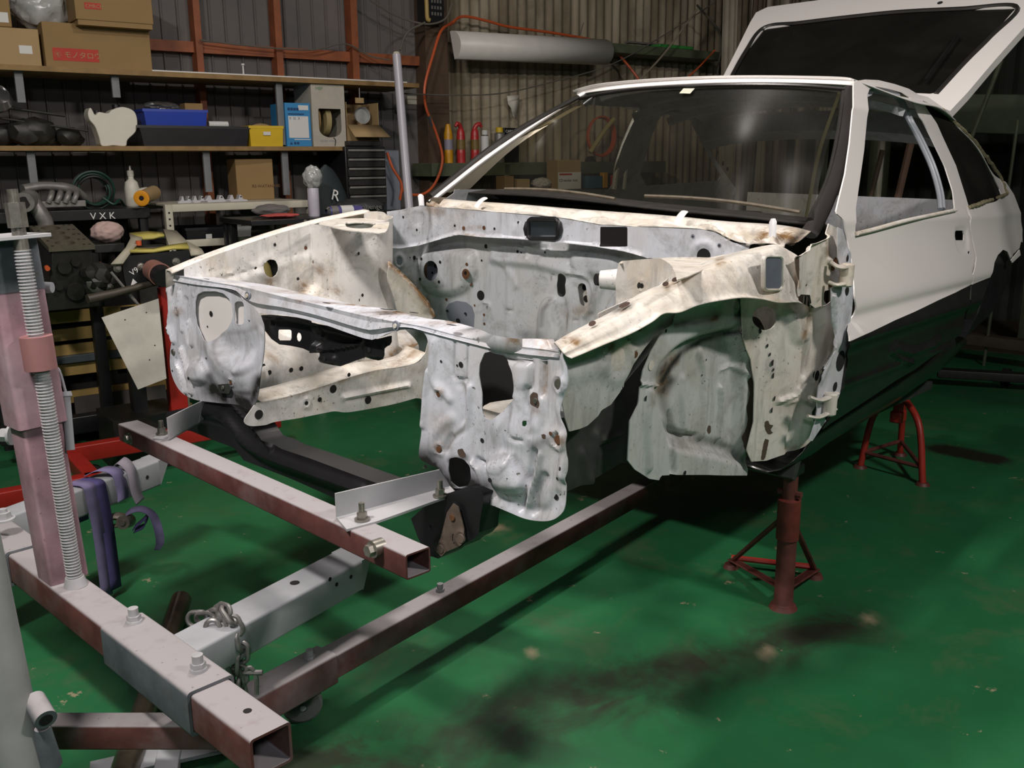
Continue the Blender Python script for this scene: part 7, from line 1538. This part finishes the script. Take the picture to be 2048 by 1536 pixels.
s_, _ = wl((1090, 368), 2.82); V_, F_ = blob_mesh((0, 0, 0), .06, seed=101, sub=4, freq=12, amp=.3, squash=(1.2, .8, .6)); V_[:, 2] -= V_[:, 2].min(); MB().add(V_@RW.T+wp(s_, 2.86, zb0), F_).obj('white_rag', paint('white_cloth', (.5, .49, .45), .9, var=.2), label='crumpled white rag on the workbench beside the printed box', cat='rag', smooth=30)
crate('jar', 'pale yellowish jar on the ledge seen through the windscreen', 'jar', (1008, 326, 1022, 352), 2.94, .05, M_CREAM, bev=.01)
rg = np.random.RandomState(77)
for i in range(14):
    x = 1120+rg.rand()*130; s_, _ = wl((x, 320), 3.0); z = zb0+.02+rg.rand()*.16; V_, F_ = blob_mesh((0, 0, 0), .022+.02*rg.rand(), seed=120+i, sub=2, freq=10, amp=.35); MB().add(V_+wp(s_, 2.96+.08*rg.rand(), z), F_).obj('small_tool', M_CAST if i % 4 == 0 else M_JUNK, label='small dark tool or fitting piled at the back of the workbench behind the glass', cat='tool', group='clutter at the back of the workbench', smooth=20)
# leaning pale pipe
p0, p1 = P3((823, 470), 2.25), P3((793, 110), 2.45); d_ = (p0-p1)/np.linalg.norm(p0-p1); pf = p0+d_*(p0[2]/-d_[2]); 
lp_ = thing('leaning_pipe', 'long pale grey pipe leaning upright against the end of the top shelf', 'pipe', tuple(pf)); MB().tube([np.zeros(3), p1-pf], .0225, 24).obj('pipe', paint('pale_violet_grey_tube', (.40, .39, .44), .3, var=.08), lp_); MB().tube([p1-pf, p1-pf-d_*.014], [.023, .015], 20).obj('end_cap', M_CREAM, lp_)
# black power box at the top of the post
oc = thing('switch_box', 'black slotted switch box with a cream cable at the top of the brown post', 'switch box', tuple(P3((872, 38), 2.98)), WY); MB().box((0, .06, .09), (.13, .10, .22)).obj('case', M_BLK, oc, bevel=.006)
for i in range(12): MB().box((-.02+.02*(i % 4), .008, .03+.035*(i//4)), (.009, .004, .018)).obj('slot', M_CAST, oc)
MB().tube(cat([(-.065, 0, .22), (-.062, 0, .08), (-.06, 0, .0), (-.045, .0, -.01)], 12), .013, 10).obj('cream_cable', paint('cream_cable', (.46, .33, .10), .5), oc)
crate('meter_box', 'small cream box on the brown post beside the leaning pipe', 'meter box', (815, 192, 834, 209), 3.0, .04, M_CREAM)
crate('dark_cabinet', 'dark cabinet standing against the wall behind the leaning pipe', 'cabinet', (772, 300, 800, 420), 2.85, .25, M_GREY)
cable('red_hose', 'orange-red hose running down beside the drawer cabinet', 'hose', [((774, 305), 2.78), ((785, 335), 2.76), ((803, 368), 2.74), ((800, 400), 2.74)], .008, M_ORG)
# tall sheets and timbers standing in the far corner
def far(p, x): return W(p, 0, x)
M_SHT = paint('dusty_grey_sheeting', (.30, .27, .21), .7, var=.35, scale=4); M_SHD = paint('brown_boards', (.10, .07, .045), .8, var=.4, scale=5)
sp = [(1462, 30, 4.15, M_SHT, 'pale grey sheet standing in the corner, first behind the roof'), (1492, 26, 4.2, M_SHD, 'brown board standing in the far corner beside the pale sheet'), (1522, 40, 4.25, M_SHT, 'wide pale sheet standing in the far corner'), (1560, 16, 4.1, M_SHD, 'narrow dark board standing between pale sheets'), (1590, 46, 4.3, M_SHT, 'broad pale sheet in the far corner, seen through the windscreen too'), (1640, 22, 4.2, M_CREAM, 'cream post standing in the far corner'), (1672, 30, 4.35, M_SHD, 'dark brown board, last of the row before the dark corner')]
for i, (x, wp_, X_, mt_, lab) in enumerate(sp):
    a, b = far((x-wp_/2, 200), X_), far((x+wp_/2, 200), X_); cx, cy = (a+b)[:2]/2; L = np.hypot(*(a-b)[:2]); dirn = (b-a)/np.linalg.norm(b-a); nrm = np.array([-dirn[1], dirn[0], 0])
    mb = MB(); nst = 9; H_ = 3.6
    G = np.array([[np.array([cx, cy, 0])+dirn*(u-.5)*L+nrm*.02*math.sin(u*17+i)+np.array([0, 0, z])+dirn*.10*(z/H_)*(1 if i % 2 else -.5) for u in np.linspace(0, 1, nst)] for z in (0, H_)])
    mb.grid(G); mb.obj('standing_sheet' if mt_ is M_SHT else 'standing_board', mt_, label=lab, cat='sheet' if mt_ is M_SHT else 'board', group='sheets and boards in the far corner', solid=.012)
for lab, a, b, X_, r, mt_ in (('thin pole slanting up in the dark far corner by the tailgate', (1945, 270), (2003, 120), 4.6, .014, M_LEDGE), ('thin upright pole at the right edge of the dark corner', (2015, 390), (2036, 240), 4.6, .010, M_LEDGE), ('pinkish timber slanting behind the side window', (1790, 420), (1830, 250), 4.0, .022, paint('pinkish_timber', (.25, .15, .11), .8)), ('dark timber crossing behind the side window', (1740, 400), (1765, 300), 4.0, .016, M_SHD), ('pale batten standing behind the side window', (1752, 430), (1765, 260), 4.1, .020, M_CREAM)):
    pa, pb = far(a, X_), far(b, X_); d_ = (pa-pb)/np.linalg.norm(pa-pb); pa = pa+d_*((pa[2])/-d_[2]); MB().tube([pa, pb], r, 8).obj('pole', mt_, label=lab, cat='pole')
a, b = far((1840, 225), 5.4), far((2150, 232), 5.4); L = np.linalg.norm(b-a)
MB().beam(a+(a-b)*.5, b, .12, .26).obj('steel_girder', paint('green_grey_girder', (.07, .09, .05), .7, var=.3), label='wide greenish steel girder crossing the dark far end', cat='girder')
for x in (1760, 2100): c = far((x, 300), 5.45); MB().beam(np.array([c[0], c[1], 0]), np.array([c[0], c[1], 3.9]), .12, .12, up=(0, 1, 0)).obj('steel_column', M_LEDGE, label='dark steel column at the far end, %s' % ('hidden mostly by the side window' if x < 1900 else 'at the right edge of the picture'), cat='column')
# low trolley frame on the floor at the far right
a, b = W((1900, 690), 2, .10), W((2120, 720), 2, .10); tr = thing('floor_trolley', 'low dark trolley frame with a castor on the floor beyond the car', 'trolley', tuple((a+b)/2*[1, 1, 0])); ot = np.array(tr.location)
M_TR = paint('grimy_brown_steel', (.09, .07, .05), .6, var=.4, scale=12)
MB().beam(a-ot+[0, 0, .06], b-ot+[0, 0, .06], .10, .07).obj('rail', M_TR, tr); a2, b2 = W((1875, 745), 2, .08), W((2130, 760), 2, .08); MB().beam(a2-ot, b2-ot, .08, .05).obj('rail', M_DARK, tr)
MB().beam(b-ot+[0, 0, .04], b2-ot+[0, 0, .02], .06, .05).obj('cross_rail', M_TR, tr)
c = W((2010, 770), 2, 0); MB().cyl(c-ot+[0, -.02, .05], c-ot+[0, .02, .05], .05).obj('castor', M_DARK, tr)
c = W((1990, 560), 2, .15)
# far floor: bare concrete beyond the paint
MB().box((5.9, -1.5, .002), (1.6, 7, .004)).obj('floor', paint('bare_brown_concrete', (.085, .065, .045), .8, var=.4, scale=3), kind='structure')
